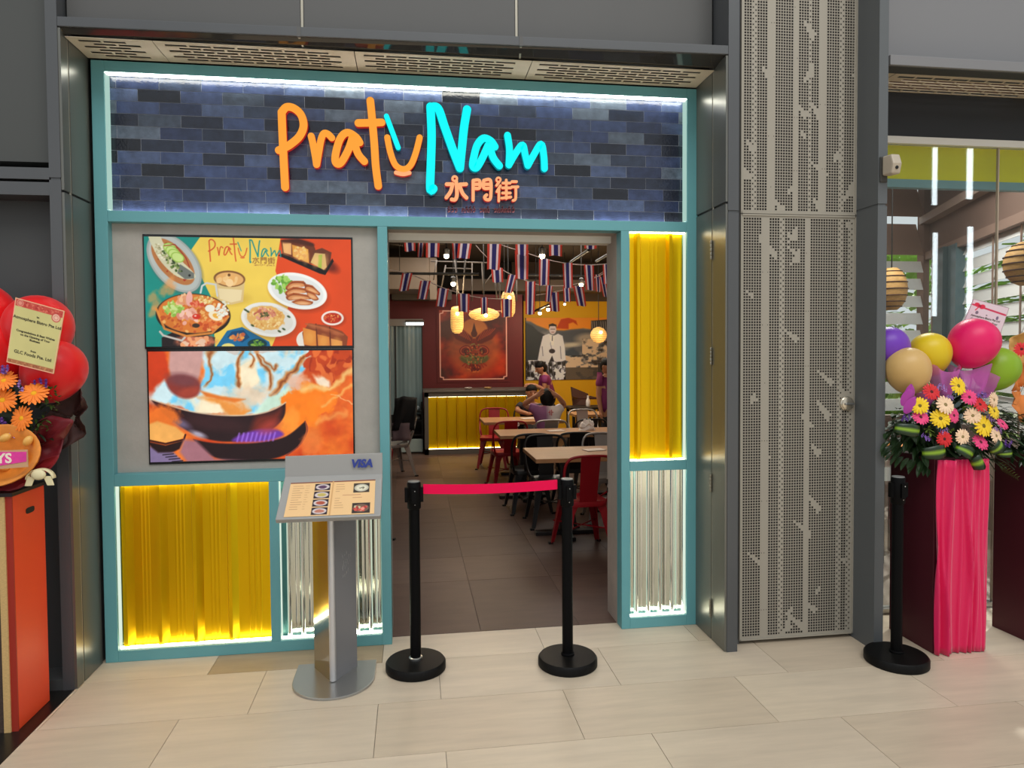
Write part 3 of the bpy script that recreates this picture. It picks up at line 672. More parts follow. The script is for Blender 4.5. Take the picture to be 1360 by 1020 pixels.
    # roast slices
    c.ell(204, 75, 41, 24, (120, 40, 14), 13, 6, .45); c.ell(201.6, 71, 41, 24, (238, 238, 232), 13); c.ell(201.6, 71, 36, 20, (222, 224, 220), 13)
    c.speck(181, 62, 13, 11, 60, 2.6, [(130, 186, 70), (164, 208, 96), (104, 160, 56)], 26)
    for p in ([(186, 66), (194, 58), (210, 58), (213, 64), (200, 66), (188, 70)], [(185, 73), (196, 66), (213, 68), (214, 73), (200, 74), (188, 78)], [(186, 79), (196, 74), (216, 77), (220, 82), (206, 82), (190, 84)], [(194, 86), (206, 82), (222, 86), (218, 90), (204, 90)], [(213, 62), (222, 64), (232, 74), (230, 77), (220, 72), (212, 68)], [(214, 70), (224, 74), (230, 82), (224, 84), (216, 78)]):
        c.blob(p, (140, 66, 32)); cx = sum(a for a, b in p)/len(p); cy = sum(b for a, b in p)/len(p)
        c.blob([(cx+(a-cx)*.84, cy+(b-cy)*.66+.8) for a, b in p], (214, 142, 88), 1.6); c.blob([(cx+(a-cx)*.5, cy+(b-cy)*.3+1.2) for a, b in p], (240, 188, 136), 2.5, .8); c.line([p[0], p[1], p[2]], 1.4, (176, 88, 40))
    # bread on a black board
    c.ell(245, 36, 14, 7, (90, 26, 14), 30, 6, .8); c.poly([(176, 23), (182, 20), (240, 42), (250, 26), (252, 30), (240, 49), (232, 47)], (24, 16, 16))
    c.poly([(180, 2), (204, 0), (224, 6), (227, 14), (222, 34), (204, 30), (182, 20)], (110, 52, 30)); c.poly([(182, 4), (194, 6), (194, 22), (184, 19)], (232, 168, 108)); c.poly([(195, 8), (217, 14), (218, 33), (196, 24)], (222, 150, 60)); c.speck(206, 19, 9, 8, 36, 2, [(240, 180, 70), (206, 120, 50), (236, 200, 120)], 27)
    c.poly([(219, 32), (224, 16), (236, 12), (249, 18), (247, 32), (239, 42)], (104, 54, 34)); c.poly([(220, 32), (226, 19), (240, 20), (242, 38), (238, 42)], (214, 176, 110)); c.poly([(231, 22), (236, 21), (235, 40), (230, 38)], (160, 186, 66))
    for x, y, rx, ry in ((188, 13, 5, 8), (206, 20, 9, 9), (214, 26, 3, 6), (228, 30, 5, 8), (240, 31, 3, 7)): c.ell(x, y, rx, ry, (246, 196, 120), 10, 6, .55, .4)
    c.blob([(182, 2), (204, 0), (224, 6), (222, 10), (200, 6), (184, 6)], (70, 30, 20), 3, .8)
    # chilli dip
    c.ell(250.5, 110, 15.5, 10, (110, 34, 14), 0, 5, .5); c.ell(249, 108, 15.5, 10, (240, 226, 214)); c.ell(249, 108, 12.5, 7.4, (188, 50, 26)); c.speck(249, 108, 11, 6, 30, 1, [(226, 110, 60), (240, 160, 80), (140, 24, 16)], 28)
    # loaf
    c.ell(213, 138, 14, 13, (236, 228, 214)); c.poly([(207, 128), (216, 115), (240, 118), (262, 126), (270, 134), (268, 148), (210, 148)], (138, 66, 36)); c.poly([(208, 121), (226, 126), (226, 148), (209, 144)], (220, 136, 58)); c.poly([(227, 130), (244, 134), (245, 148), (227, 148)], (210, 124, 56)); c.poly([(246, 136), (262, 140), (262, 148), (246, 148)], (216, 140, 76))
    c.line([(226, 116), (228, 148)], 1.4, (96, 40, 24)); c.line([(245, 120), (246, 148)], 1.4, (96, 40, 24)); c.line([(212, 116), (226, 119), (246, 124), (264, 131)], 2, (176, 96, 56), .7)
    for x, y in ((217, 134), (236, 140), (254, 144)): c.ell(x, y, 6, 8, (240, 170, 80), 0, 6, .6, .3)
    for x, y in ((222, 119), (238, 123), (254, 129)): c.ell(x, y, 7, 2.6, (190, 108, 66), 18, 3, .7)
    logo_strokes(c, 84, 3, .272)
    for nm, colr, (ox, oy, k), w, strokes in LET[10:]:
        for st in strokes: c.line([(141+(ox+a/k-590)*.31, 25+(oy+b/k-236)*.31) for a, b in st], 1.1, (150, 100, 50))
    c.speck(157, 36.5, 15, .8, 26, .6, [(160, 110, 60), (180, 130, 70)], 30)
    c.texture(.05, 30, seed=9); return c
def wok_picture():
    c = Canvas(272, 140, 1.4, (226, 92, 30)); n1, n2, n3 = c.noise(40, 26, 1, 4), c.noise(18, 12, 2, 4), c.noise(26, 60, 4, 4)
    c.C = np.array((205, 64, 22))+(np.array((252, 132, 44))-np.array((205, 64, 22)))*np.clip(n1*1.6-.3, 0, 1)[..., None]
    c.poly([(-2, -2), (28, -2), (24, 30), (14, 44), (6, 56), (-2, 62)], (206, 62, 26), 4)
    # white-blue flare over the wok
    sky = [(-2, 60), (17, 38), (30, 46), (62, 52), (64, 36), (72, -2), (224, -2), (206, 26), (190, 46), (188, 60), (176, 72), (150, 82), (96, 82), (46, 74)]
    c.poly(sky, (206, 232, 236), 7)
    m = np.clip((n2-.42)*5, 0, 1); hit = c.C[..., 2] > 150
    c.put(m*hit*.9, (112, 208, 248)); c.put(np.clip((c.noise(22, 34, 8, 3)-.5)*6, 0, 1)*hit, (250, 234, 198))
    for p, w in (([(120, 0), (122, 22), (118, 40)], 5), ([(134, 2), (138, 12), (134, 26)], 4), ([(146, 2), (148, 18), (158, 34), (156, 48)], 6), ([(150, 6), (160, 24), (166, 20)], 4), ([(84, 2), (78, 22), (74, 40)], 4), ([(206, 8), (186, 30), (172, 44), (160, 60)], 9)):
        q = spline([Vector((a, b, 0)) for a, b in p], 5); c.line([(v.x, v.y) for v in q], w, (206, 116, 40), .85, 3.5); c.line([(v.x, v.y) for v in q], w*.35, (120, 50, 20), .7, 2)
    c.poly([(64, 52), (84, 58), (116, 60), (128, 74), (122, 82), (96, 82), (90, 70)], (236, 150, 66), 5); c.ell(130, 56, 30, 14, (238, 206, 170), 0, 10, .8, .7)
    c.poly([(132, 82), (146, 68), (172, 58), (186, 44), (188, 56), (176, 72), (154, 82)], (206, 236, 214), 4)
    # smoke and fire on the right
    c.poly([(214, 20), (236, -2), (274, -2), (274, 30), (240, 40), (206, 44)], (206, 76, 26), 8); c.speck(238, 16, 30, 18, 40, 6, [(196, 66, 24), (232, 110, 50), (170, 50, 20)], 3); c.ell(229, 38, 10, 6, (252, 240, 214), 0, 3, .9, .5)
    c.ell(196, 42, 14, 12, (242, 190, 160), 0, 8, .9, .6); c.ell(208, 70, 38, 25, (255, 130, 26), -15, 6, 1, .5); c.ell(184, 90, 16, 12, (255, 150, 50), 0, 5, .9, .5); c.ell(232, 66, 14, 12, (255, 132, 34), 0, 5, .9, .5)
    c.line([(200, 48), (230, 46), (256, 40), (274, 28)], 6, (252, 200, 120), .9, 4); c.line([(226, 74), (244, 62), (262, 52), (274, 48)], 4, (248, 178, 92), .8, 3); c.line([(238, 56), (274, 72)], 1, (255, 200, 140)); c.line([(222, 92), (248, 86), (262, 82)], 5, (246, 160, 80), .7, 4)
    c.warp(9, 24, 31); c.warp(2.5, 10, 33)
    # wok, burner
    q = lambda pts: [(p.x, p.y) for p in spline([Vector((x, y, 0)) for x, y in pts], 5)]
    rim = q([(2, 60), (22, 67), (48, 75), (74, 80), (100, 82.5), (128, 82.5), (150, 80), (168, 74), (180, 67)])
    c.poly(rim+q([(180, 67), (178, 84), (166, 98), (142, 110), (112, 116), (82, 114), (54, 104), (30, 88), (12, 72), (2, 60)]), (40, 20, 24), 2)
    c.line(rim, 1.6, (250, 226, 190), .8, 1.5)
    c.blob([(140, 86), (164, 80), (174, 74), (170, 90), (152, 104), (132, 108)], (128, 44, 30), 9, .8); c.ell(84, 92, 44, 9, (66, 34, 36), 8, 8, .6); c.ell(40, 91, 13, 5, (122, 108, 140), 28, 6, .8); c.ell(63, 106, 10, 3.4, (196, 190, 210), 20, 4, .85); c.ell(22, 76, 16, 6, (120, 40, 30), 26, 8, .7)
    c.poly(q([(56, 112), (80, 117), (112, 119), (146, 118), (180, 111), (206, 92)])+q([(206, 92), (207, 106), (196, 124), (176, 136), (146, 142), (112, 142), (84, 136), (66, 124), (56, 112)]), (34, 14, 18), 2)
    c.line(q([(206, 92), (209, 104), (199, 122), (180, 136)]), 1.6, (130, 56, 50), .9)
    c.blob([(108, 116), (120, 107), (146, 101), (168, 102), (176, 110), (150, 117)], (110, 54, 160), 4)
    for k in range(9): c.line([(114+k*6, 116), (117+k*6, 106)], 2.2, (170, 120, 236), .75, 2)
    c.ell(158, 98, 14, 7, (200, 70, 60), -20, 8, .6); pass
    c.ell(214, 122, 14, 18, (240, 130, 60), 20, 8, .7, .5)
    # ladle, hob
    c.ell(16, 84, 22, 16, (240, 120, 40), 0, 8, .9, .5); c.poly([(-2, 92), (10, 88), (34, 96), (46, 106), (40, 112), (20, 116), (-2, 112)], (246, 176, 90), 3); c.line([(-2, 112), (20, 117), (44, 112), (46, 106)], 2.4, (60, 20, 14))
    c.poly([(-2, 114), (20, 119), (44, 113), (38, 124), (20, 132), (4, 128)], (34, 14, 14), 2); c.poly([(-2, 118), (10, 128), (30, 128), (44, 142), (-2, 142)], (130, 112, 150), 3); c.poly([(44, 112), (60, 114), (84, 138), (130, 142), (48, 142), (38, 128)], (166, 110, 120), 5)
    for k in range(4): c.line([(16+k*4, 131+k*3), (30+k*4, 130+k*3)], 1.3, (30, 20, 30))
    # fist
    c.poly([(28, -2), (72, -2), (67, 30), (60, 44), (30, 36), (26, 20)], (206, 158, 150), 4); c.blob([(24, 34), (40, 30), (60, 34), (67, 44), (62, 56), (48, 60), (32, 54), (24, 44)], (138, 54, 46), 4); c.ell(44, 36, 20, 8, (118, 66, 72), 8, 7, .8); c.ell(52, 52, 14, 6, (180, 70, 50), -10, 5, .7); c.poly([(66, 50), (96, 58), (126, 62), (112, 66), (74, 58)], (226, 120, 44), 3)
    c.texture(.06, 9, seed=6); return c
P_ = lambda x, y: at(x, y, 'y', .0405)
screen('u', 'upper menu screen with thai dishes on yellow teal and orange, on the concrete panel', [P_(191, 314), P_(466, 318), P_(467, 460), P_(196, 460.5)], menu_picture())
screen('l', 'lower screen with a flaming wok picture, under the thai dishes screen', [P_(196.5, 467), P_(467.5, 466.5), P_(470, 604.5), P_(199, 614)], wok_picture())
# ---- ribbed and corrugated metal sheets in the bays
m_yel = mat('yellow_ribbed_metal', rgb(232, 184, 0), .32, metal=.8)
m_chrome = mat('polished_corrugated_steel', rgb(236, 238, 230), .10, metal=1)
def ribbed(x0, x1, z0, z1, ribs, label, yb=.072):
    """flat trays between raised trapezoid ribs and fine stiffening lines"""
    pr = [(x0, yb)]
    for a, b in ribs:
        pr += [(a-.012, yb), (a-.002, yb-.030), (a+.016, yb-.030), (b+.006, yb)]
    pr.append((x1, yb)); out = [pr[0]]
    for (a, ya), (b, yb_) in zip(pr[:-1], pr[1:]):
        if abs(ya-yb_) < 1e-6 and ya == yb and b-a > .08:
            for k in (.34, .5, .66): c = a+(b-a)*k; out += [(c-.006, ya), (c-.003, ya-.0016), (c+.003, ya-.0016), (c+.006, ya)]
        out.append((b, yb_))
    mb = MB().grid([[(x, y, z0) for x, y in out], [(x, y, z1) for x, y in out]])
    t = thing('corrugated_panel', label, 'panel', ((x0+x1)/2, yb, z0))
    obj('ribbed_sheet', mb, m_yel, t); return t
yr = [(-1.496, -1.458), (-1.327, -1.288), (-1.150, -1.112), (-.972, -.935)]
ribbed(FX['li'], -.752, .058, .912, yr, 'wide low yellow ribbed metal panel lit by strips under the menu screens')
ribbed(FX['rr'], FX['ri'], .960, 2.262, [(1.282, 1.305), (1.472, 1.495)], 'tall narrow yellow ribbed metal panel right of the doorway')
def wavy(x0, x1, z0, z1, per, amp, label, yb=.066):
    n = int((x1-x0)/per*14); row = [(x0+(x1-x0)*i/n, yb+amp*math.sin(2*PI*(x0+(x1-x0)*i/n)/per)) for i in range(n+1)]
    t = thing('corrugated_panel', label, 'panel', ((x0+x1)/2, yb, z0))
    obj('wavy_sheet', MB().grid([[(x, y, z0) for x, y in row], [(x, y, z1) for x, y in row]]), m_chrome, t, smooth=180)
wavy(-.703, FX['pl'], .058, .912, .072, .017, 'polished wavy steel panel behind the menu stand')
wavy(FX['rr'], FX['ri'], .060, .905, .072, .017, 'polished wavy steel panel under the tall yellow panel')
# solid backing behind all bays
struct('wall_front_core', MB().box(FX['lo'], FX['pr'], .13, .2, 0, 2.3).box(FX['rl']+.01, FX['ro'], .095, .2, 0, 2.3).box(FX['lo'], FX['pl'], .088, .131, 0, .96), m_conc_dk)
# door opening lining
dl = struct('door_2', MB().box(FX['pr']-.02, FX['pr'], .09, .29, 0, 2.262), m_conc)
struct('door_lining', MB().box(FX['rl'], FX['rl']+.02, TD, .29, 0, 2.262), m_conc_dk, dl)
struct('door_head_lining', MB().box(FX['pr'], FX['rl'], TD, .29, 2.262, 2.28), m_conc_dk, dl)
struct('door_track', MB().box(FX['pr'], FX['rl'], .20, .29, 2.222, 2.262), mat('white_track', rgb(226, 222, 212), .5), dl)
struct('strike_plate', MB().box(FX['rl']-.003, FX['rl'], .275, .288, .73, .76).box(FX['rl']-.003, FX['rl'], .275, .288, .78, .81), m_black, dl)
# ================================================================== THINGS ON THE CONCOURSE
# ---- menu stand
m_ms = mat('brushed_steel_paint', rgb(168, 168, 166), .28, metal=.75); m_ms_dark = mat('grey_steel_side', rgb(140, 140, 143), .4, metal=.3)
m_plate = mat('pale_grey_plate', rgb(156, 155, 152), .35)
ms = thing('menu_stand', 'grey steel menu stand with slanted menu board and blue card logo left of the doorway', 'menu stand', (-.388, -.36, 0))
bx, by, br = -.388, -.385, .194
pl = [(bx+br*math.cos(PI+PI*i/24), by+br*math.sin(PI+PI*i/24), 0) for i in range(25)]
pl = [(bx-br, -.20, 0)]+pl+[(bx+br, -.20, 0)]
obj('base_plate', MB().prism(pl, (0, 0, .012)), m_ms, ms, bevel=.002)
fx, fy0 = -.390, -.415
obj('post', MB().prism([(fx-.012, fy0+.008, .012), (-.497, -.250, .012), (-.288, -.262, .012), (fx+.016, fy0+.008, .012)][::-1], (0, 0, .84)), mat('mirror_steel', rgb(176, 176, 176), .12, metal=.95), ms)
obj('post_side', MB().prism([(fx+.017, fy0+.009, .012), (-.286, -.262, .012), (-.288, -.260, .012), (fx+.015, fy0+.011, .012)], (0, 0, .84)), m_ms_dark, ms, label='grey side of the post with scratches')
obj('post_edge', MB().tube([(fx+.001, fy0+.006, .016), (fx+.001, fy0+.006, .85)], .0165, 14), mat('satin_aluminium', rgb(205, 205, 206), .35, metal=.6), ms, smooth=60)
mb = MB(); q = random.Random(3); dv = Vector((-.286-fx-.017, -.262-fy0-.009, 0)).normalized()
for wline, z0, n in ((0, .60, 3), (1, .565, 5), (2, .54, 5), (3, .50, 4)):
    for k in range(n):
        s0 = .055+k*.014+wline*.004*(wline < 2); zz = z0+k*.006
        pts = [Vector((fx+.018, fy0+.0085, 0))+dv*(s0+q.uniform(0, .011))+Vector((0, 0, zz+q.uniform(-.013, .013))) for _ in range(4)]
        mb.tube(pts, .0006, 4)
obj('scratches', mb, mat('scratch', rgb(176, 174, 172), .5), ms, kind='stuff')
x0, x1 = -.617, -.147
yb_, zb_ = -.36, 1.000; yf_, zf_ = -.555, .838
nrm = Vector((0, -(zb_-zf_), -(yf_-yb_))).normalized(); nrm = Vector((0, zf_-zb_, yb_-yf_)).normalized() if nrm.z < 0 else nrm
nrm = Vector((0, -(zb_-zf_), (yb_-yf_))).normalized()
th = nrm*-.028
b4 = [Vector((x0, yf_, zf_)), Vector((x1, yf_, zf_)), Vector((x1+.002, yb_, zb_)), Vector((x0+.012, yb_, zb_))]
obj('menu_frame', MB().hexa([v+th for v in b4], b4), m_plate, ms, bevel=.004)
hp = MB().hexa([(x0+.012, yb_-.001, .995), (x1+.002, yb_-.001, .995), (x1+.002, yb_+.014, .995), (x0+.012, yb_+.014, .995)], [(x0+.012, yb_+.012, 1.094), (x1+.002, yb_+.012, 1.098), (x1+.002, yb_+.026, 1.098), (x0+.012, yb_+.026, 1.094)])
head = obj('header_plate', hp, m_plate, ms, bevel=.002)
lt = at(466, 620.5, 'y', yb_-.004)
obj('card_logo', text_mb('VISA', .052, lt+Vector((.0, -.004, 0)), (1, 0, .0), (.0, .12, 1), extrude=.0006, shear=.22, offset=.0026, space=.98), mat('logo_blue', rgb(36, 56, 140), .4), head, label='blue logo lettering')
m_pr = mat_print('menu_print', 0, .18)
def menu_print():
    c = Canvas(118, 62, 2.2, (238, 196, 140)); c.poly([(0, 0), (118, 0), (118, 2), (0, 2)], (120, 60, 50)); c.poly([(58, 0), (60, 0), (60, 62), (58, 62)], (214, 164, 106))
    q = random.Random(5)
    for r in range(13):
        y = 7+r*4.2
        if r < 11: c.line([(5, y), (5+q.uniform(9, 15), y)], .7, (176, 128, 88)); c.line([(22, y), (22+q.uniform(2, 6), y)], .6, (196, 146, 100))
        if r in (0, 1, 2, 3, 6, 7, 8, 9, 10): c.line([(64, y), (64+q.uniform(4, 12), y)], .7, (176, 128, 88))
    c.line([(74, 27), (98, 27)], .8, (176, 110, 80)); c.line([(88, 32), (100, 32)], .7, (180, 120, 86))
    for i, col in enumerate([(90, 60, 90), (196, 176, 96), (176, 80, 56), (190, 120, 100)]):
        y = 4+i*14.5; x = 34.5; c.poly([(x, y), (x+21, y), (x+21, y+12.5), (x, y+12.5)], (38, 24, 36)); c.ell(x+10.5, y+6.2, 9.4, 5.2, (212, 198, 196)); c.ell(x+10.5, y+6.2, 6, 3, col, 0, 1, 1, .5)
    c.poly([(88, 6), (110, 6), (110, 23), (88, 23)], (60, 50, 40)); c.ell(99, 14.5, 10, 6.8, (196, 190, 168)); c.ell(99, 14.5, 7.4, 4.8, (226, 220, 196)); c.speck(99, 14.5, 4, 2.5, 8, .9, [(90, 90, 70), (130, 120, 90)])
    c.poly([(88, 42), (112, 42), (112, 60), (88, 60)], (52, 40, 34)); c.ell(100, 51, 10.5, 7, (120, 90, 70)); c.speck(99, 51, 8, 5, 26, 2, [(214, 80, 66), (236, 150, 130), (170, 50, 44), (200, 190, 150)], 4)
    return c
def on_board(u, v): return b4[3]*(1-u)*(1-v)+b4[2]*u*(1-v)+b4[0]*(1-u)*v+b4[1]*u*v+nrm*.002
menu_print().build('menu_sheet', [on_board(.075, .17), on_board(.93, .15), on_board(.935, .955), on_board(.075, .955)], m_pr, ms, label='peach menu sheet with dish photos')
# ---- stanchions
m_st = mat('black_satin', rgb(7, 7, 8), .5, spec=.10); m_belt = mat('red_belt_webbing', rgb(236, 0, 76), .6, spec=.2); m_stb = mat('scuffed_black_base', rgb(15, 14, 13), .45, spec=.15, noise=(60, .35, (1, 1, 1)))
def stanchion(x, y, label, h=.945, belt_to=None):
    t = thing('barrier_post', label, 'barrier post', (x, y, 0), None)
    r = .150
    obj('base', MB().lathe([(r-.004, 0), (r, .004), (r, .036), (r-.008, .046), (.05, .052), (.032, .052), (.0, .052)], 40, (x, y, 0)), m_stb, t, smooth=40)
    obj('collar', MB().lathe([(.034, .052), (.034, .060), (.029, .064)], 24, (x, y, 0)), m_steel if belt_to is not None else m_st, t, smooth=40)
    obj('pole', MB().lathe([(.027, .06), (.027, h-.09)], 24, (x, y, 0)), m_st, t, smooth=40)
    hd = obj('belt_head', MB().lathe([(.030, h-.135), (.034, h-.13), (.034, h-.006), (.031, h), (.0, h+.001)], 24, (x, y, 0)).box(x-.012, x+.012, y-.046, y-.028, h-.10, h-.028).box(x-.046, x-.028, y-.013, y+.013, h-.10, h-.028).box(x+.028, x+.046, y-.013, y+.013, h-.10, h-.028), m_st, t, smooth=40)
    obj('cap', MB().lathe([(.030, h), (.029, h+.004), (.0, h+.005)], 24, (x, y, 0)), mat('grey_cap', rgb(120, 120, 118), .4), hd)
    mb = MB()
    for dx, dz in ((.004, -.04), (.004, -.11)): mb.ball((x+dx, y-.0465 if dz > -.1 else y-.0345, h+dz), .003, 8, 5)
    obj('screw', mb, m_steel, hd)
    if belt_to is not None:
        a = Vector((x+.046, y-.004, h-.012)); b = Vector((belt_to[0]-.046, belt_to[1]-.004, h+.002)); mb = MB(); rows = []
        for i in range(13):
            s = i/12; p = a.lerp(b, s); sag = -.010*math.sin(PI*s); rows.append([(p.x, p.y, p.z+sag-.050), (p.x, p.y, p.z+sag-.001)])
        obj('belt', mb.grid(rows), m_belt, t, solid=.0015, label='taut red webbing belt')
        obj('belt_clip', MB().box(b.x-.004, b.x+.012, b.y-.006, b.y+.006, b.z-.056, b.z+.004), m_st, t)
    return t
s1, s2, s3 = (.006, -.312), (.770, -.384), (2.424, -.62)
stanchion(*s1, 'black barrier post at the left end of the red belt', belt_to=s2)
stanchion(*s2, 'black barrier post at the right end of the red belt')
stanchion(*s3, 'lone black barrier post without belt before the grey fin by the pink flower stand')
# ---- wall device on the fin
dp = at(1181, 220, 'y', -.53)
dv_ = thing('wall_sensor', 'small beige plastic sensor box on the charcoal fin right of the perforated doors', 'sensor', (J0+.03, JY, dp.z))
obj('bracket', MB().box(J0+.006, J0+.046, JY-.010, JY, dp.z-.075, dp.z+.055), mat('dark_bracket', rgb(58, 56, 52), .6), dv_, bevel=.003)
obj('sensor_body', MB().prism([(J0+.012, JY-.012, dp.z-.045), (J0+.012, JY-.085, dp.z-.05), (J0+.012, JY-.098, dp.z+.0), (J0+.012, JY-.080, dp.z+.05), (J0+.012, JY-.012, dp.z+.055)], (.05, 0, 0)), mat('beige_plastic', rgb(178, 166, 148), .45), dv_, bevel=.008)
obj('sensor_lens', MB().ball((J0+.035, JY-.094, dp.z-.02), (.009, .006, .009), 10, 7), m_black, dv_)
# ================================================================== FLOWER STANDS
m_leaf = mat('dark_leaf', rgb(28, 46, 22), .4, var=[rgb(24, 40, 20), rgb(34, 58, 26), rgb(20, 34, 20)])
m_fern = mat('fresh_fern', rgb(92, 122, 46), .5, var=[rgb(92, 122, 46), rgb(116, 140, 56), rgb(66, 96, 40)])
m_dracaena = mat('striped_leaf', rgb(40, 70, 24), .35)
def _stripe():
    nt = m_dracaena.node_tree; n = nt.nodes; a = n.new('ShaderNodeAttribute'); a.attribute_name = 'across'; cr = n.new('ShaderNodeValToRGB')
    cr.color_ramp.elements[0].color = rgb(24, 48, 22); cr.color_ramp.elements[1].color = rgb(140, 178, 40); cr.color_ramp.elements[0].position = .55; cr.color_ramp.elements[1].position = 1.0
    nt.links.new(a.outputs['Fac'], cr.inputs[0]); nt.links.new(cr.outputs[0], n['Principled BSDF'].inputs['Base Color'])
_stripe()
def frame_to(d, up=(0, 0, 1)):
    z = Vector(d).normalized(); x = Vector(up).cross(z)
    x = x.normalized() if x.length > 1e-4 else Vector((1, 0, 0)); return Matrix((x, z.cross(x), z)).transposed()
FM = {k: (mat(f'{k}_petals', rgb(*c), .55, sheen=.2), mat(f'{k}_centre', rgb(*d), .8)) for k, (c, d) in {
    'yellow': ((246, 206, 10), (120, 100, 30)), 'cream': ((250, 214, 176), (150, 130, 84)), 'pink': ((236, 60, 124), (90, 20, 40)), 'red': ((214, 16, 26), (90, 12, 20)), 'orange': ((255, 132, 12), (246, 178, 20)), }.items()}
def gerbera(p, d, r, colr, parent, name='gerbera', n=17, layers=2, seed=0):
    """a flower facing d: ring(s) of separate petals, a domed centre"""
    q = random.Random(seed); R = frame_to(d); mb = MB()
    for ly in range(layers):
        k = n-3*ly; rr = r*(1-.16*ly)
        for i in range(k):
            a = 2*PI*(i+.5*ly)/k+q.uniform(-.06, .06); w = rr*2.1/k*q.uniform(.9, 1.1); L = rr*q.uniform(.93, 1.04); dr = q.uniform(-.04, .05)*r
            er = Vector((math.cos(a), math.sin(a), 0)); et = Vector((-math.sin(a), math.cos(a), 0))
            z = lambda s: r*(.10+.06*ly)+r*.16*math.sin(s*1.9)-r*.10*s*s+dr*s
            pts = [er*(L*s)+et*(w*hw*sg)+Vector((0, 0, z(s)-(.02*r if sg else 0))) for s, hw in ((.22, .35), (.55, .85), (.85, .95), (1.0, .35)) for sg in (-1, 0, 1)]
            mb.add([R @ v+Vector(p) for v in pts], [(3*j+m_, 3*j+m_+1, 3*j+m_+4, 3*j+m_+3) for j in range(3) for m_ in range(2)])
    f = obj(name, mb, FM[colr][0], parent, smooth=180, label=f'{colr} gerbera')
    obj('flower_centre', MB().ball(Vector(p)+R @ Vector((0, 0, r*.12)), (r*.24, r*.24, r*.14), 12, 7, R), FM[colr][1], f, smooth=180)
    return f
def leaf(mb, p, d, L, w, droop=.3, n=5, up=(0, 0, 1)):
    d = Vector(d).normalized(); s = d.cross(Vector(up)); s = s.normalized() if s.length > .01 else Vector((1, 0, 0)); nn = s.cross(d); rows = []
    for i in range(n+1):
        t = i/n; c = Vector(p)+d*(L*t)+Vector((0, 0, -droop*L*t*t)); hw = w*math.sin(PI*min(.06+t*.94, 1))**.7*.5; rows.append([c-s*hw, c-nn*(w*.12), c+s*hw])
    mb.grid(rows)
def balloon(c, r, m, label, group, axis=(0, 0, 1), knot=True):
    t = thing('balloon', label, 'balloon', tuple(c), group); R = frame_to(axis)
    obj('balloon_skin', MB().ball(c, (r, r, r*1.12), 32, 20, R, egg=.10), m, t, smooth=180)
    b = Vector(c)-R @ Vector((0, 0, r*1.12)); obj('knot', MB().lathe([(.0, .006), (.006, .0), (.010, -.014)], 10, b, R), m, t, smooth=180)
    return t
BAL = lambda n, c: mat(n, rgb(*c), .36, spec=.4, sheen=.1)
# ---- left stand: red box, paper-wrapped arrangement, red balloons
LX, LYF, LYB, LH = -1.662, -.63, -.372, 1.0
m_obox = mat('orange_red_board', rgb(226, 70, 34), .5); m_glit = mat('brown_glitter_board', rgb(70, 56, 48), .5, noise=(180, .5, (1, 1, 1)))
ls = thing('flower_stand', 'tall orange and brown flower stand with dark red paper wrap at the left edge', 'flower stand', (-1.83, -.5, 0))
obj('pedestal', MB().box(-2.02, LX-.001, LYF, LYB, 0, LH), m_obox, ls, bevel=.004)
obj('front_board', MB().box(-2.02, LX-.052, LYF-.010, LYF, 0, LH), m_glit, ls)
obj('edge_cord', MB().box(LX-.052, LX-.026, LYF-.013, LYF, 0, LH), mat('straw_trim', rgb(206, 170, 112), .8, noise=(90, .25, (1, 1, 6))), ls)
obj('corner_strip', MB().box(LX-.026, LX, LYF-.006, LYF, 0, LH), mat('deep_orange_edge', rgb(160, 40, 22), .6), ls)
hc = at(40, 677, 'x', LX); mb = MB(); oval = []
for i in range(20):
    a = 2*PI*i/20; yy, zz = .034*math.copysign(abs(math.cos(a))**.55, math.cos(a)), .013*math.copysign(abs(math.sin(a))**.55, math.sin(a)); oval.append((LX, hc.y+yy, hc.z+zz))
obj('hand_hole', MB().prism(oval, (.0012, 0, 0)), m_black, ls)
obj('lid', MB().box(-2.03, LX+.006, LYF-.016, LYB+.005, LH, LH+.015), mat('dark_lid', rgb(30, 16, 14), .5), ls)
m_wrap = mat('dark_red_paper', rgb(112, 18, 30), .55, noise=(16, .25, (1, 1, 1))); m_wrap2 = mat('brown_paper', rgb(58, 26, 20), .7, noise=(40, .3, (1, 1, 1)))
YL = -.5
def L_(px, py, y=YL): return at(px, py, 'y', y)
def sheet(name, outline, m, parent, y, bulge=.05, seed=0, label=None):
    """crumpled sheet: outline in picture points unprojected at depth y, fanned to its centroid with folds"""
    q = random.Random(seed); P = [L_(a, b, y+q.uniform(-.5, .5)*bulge) for a, b in outline]; c = sum(P, Vector())/len(P)+Vector((0, bulge, 0)); P = spline(P, 3, True); n = len(P)
    fold = [(q.uniform(0, 2*PI), q.uniform(.12, .3), q.uniform(-1, 1)) for _ in range(16)]; rows = []
    for k in range(1, 9):
        s_ = k/8; row = []
        for i in range(n+1):
            th = 2*PI*(i % n)/n; d = sum(am*math.exp(-((((th-a+.25*math.sin(5*s_+a)+PI) % (2*PI))-PI)/w)**2) for a, w, am in fold)
            row.append(c.lerp(P[i % n], s_)+Vector((q.uniform(-.003, .003), d*bulge*.55*s_+q.uniform(-.004, .004), q.uniform(-.003, .003))))
        rows.append(row)
    o = obj(name, MB().grid(rows), m, parent, solid=.0012, label=label, smooth=50)
    return o
sheet('wrapping_paper', [(66, 545), (84, 522), (104, 516), (113, 528), (116, 541), (110, 552), (114, 566), (108, 582), (90, 592), (72, 600), (60, 585), (58, 560)], m_wrap2, ls, -.40, .05, 1, 'brown crumpled paper')
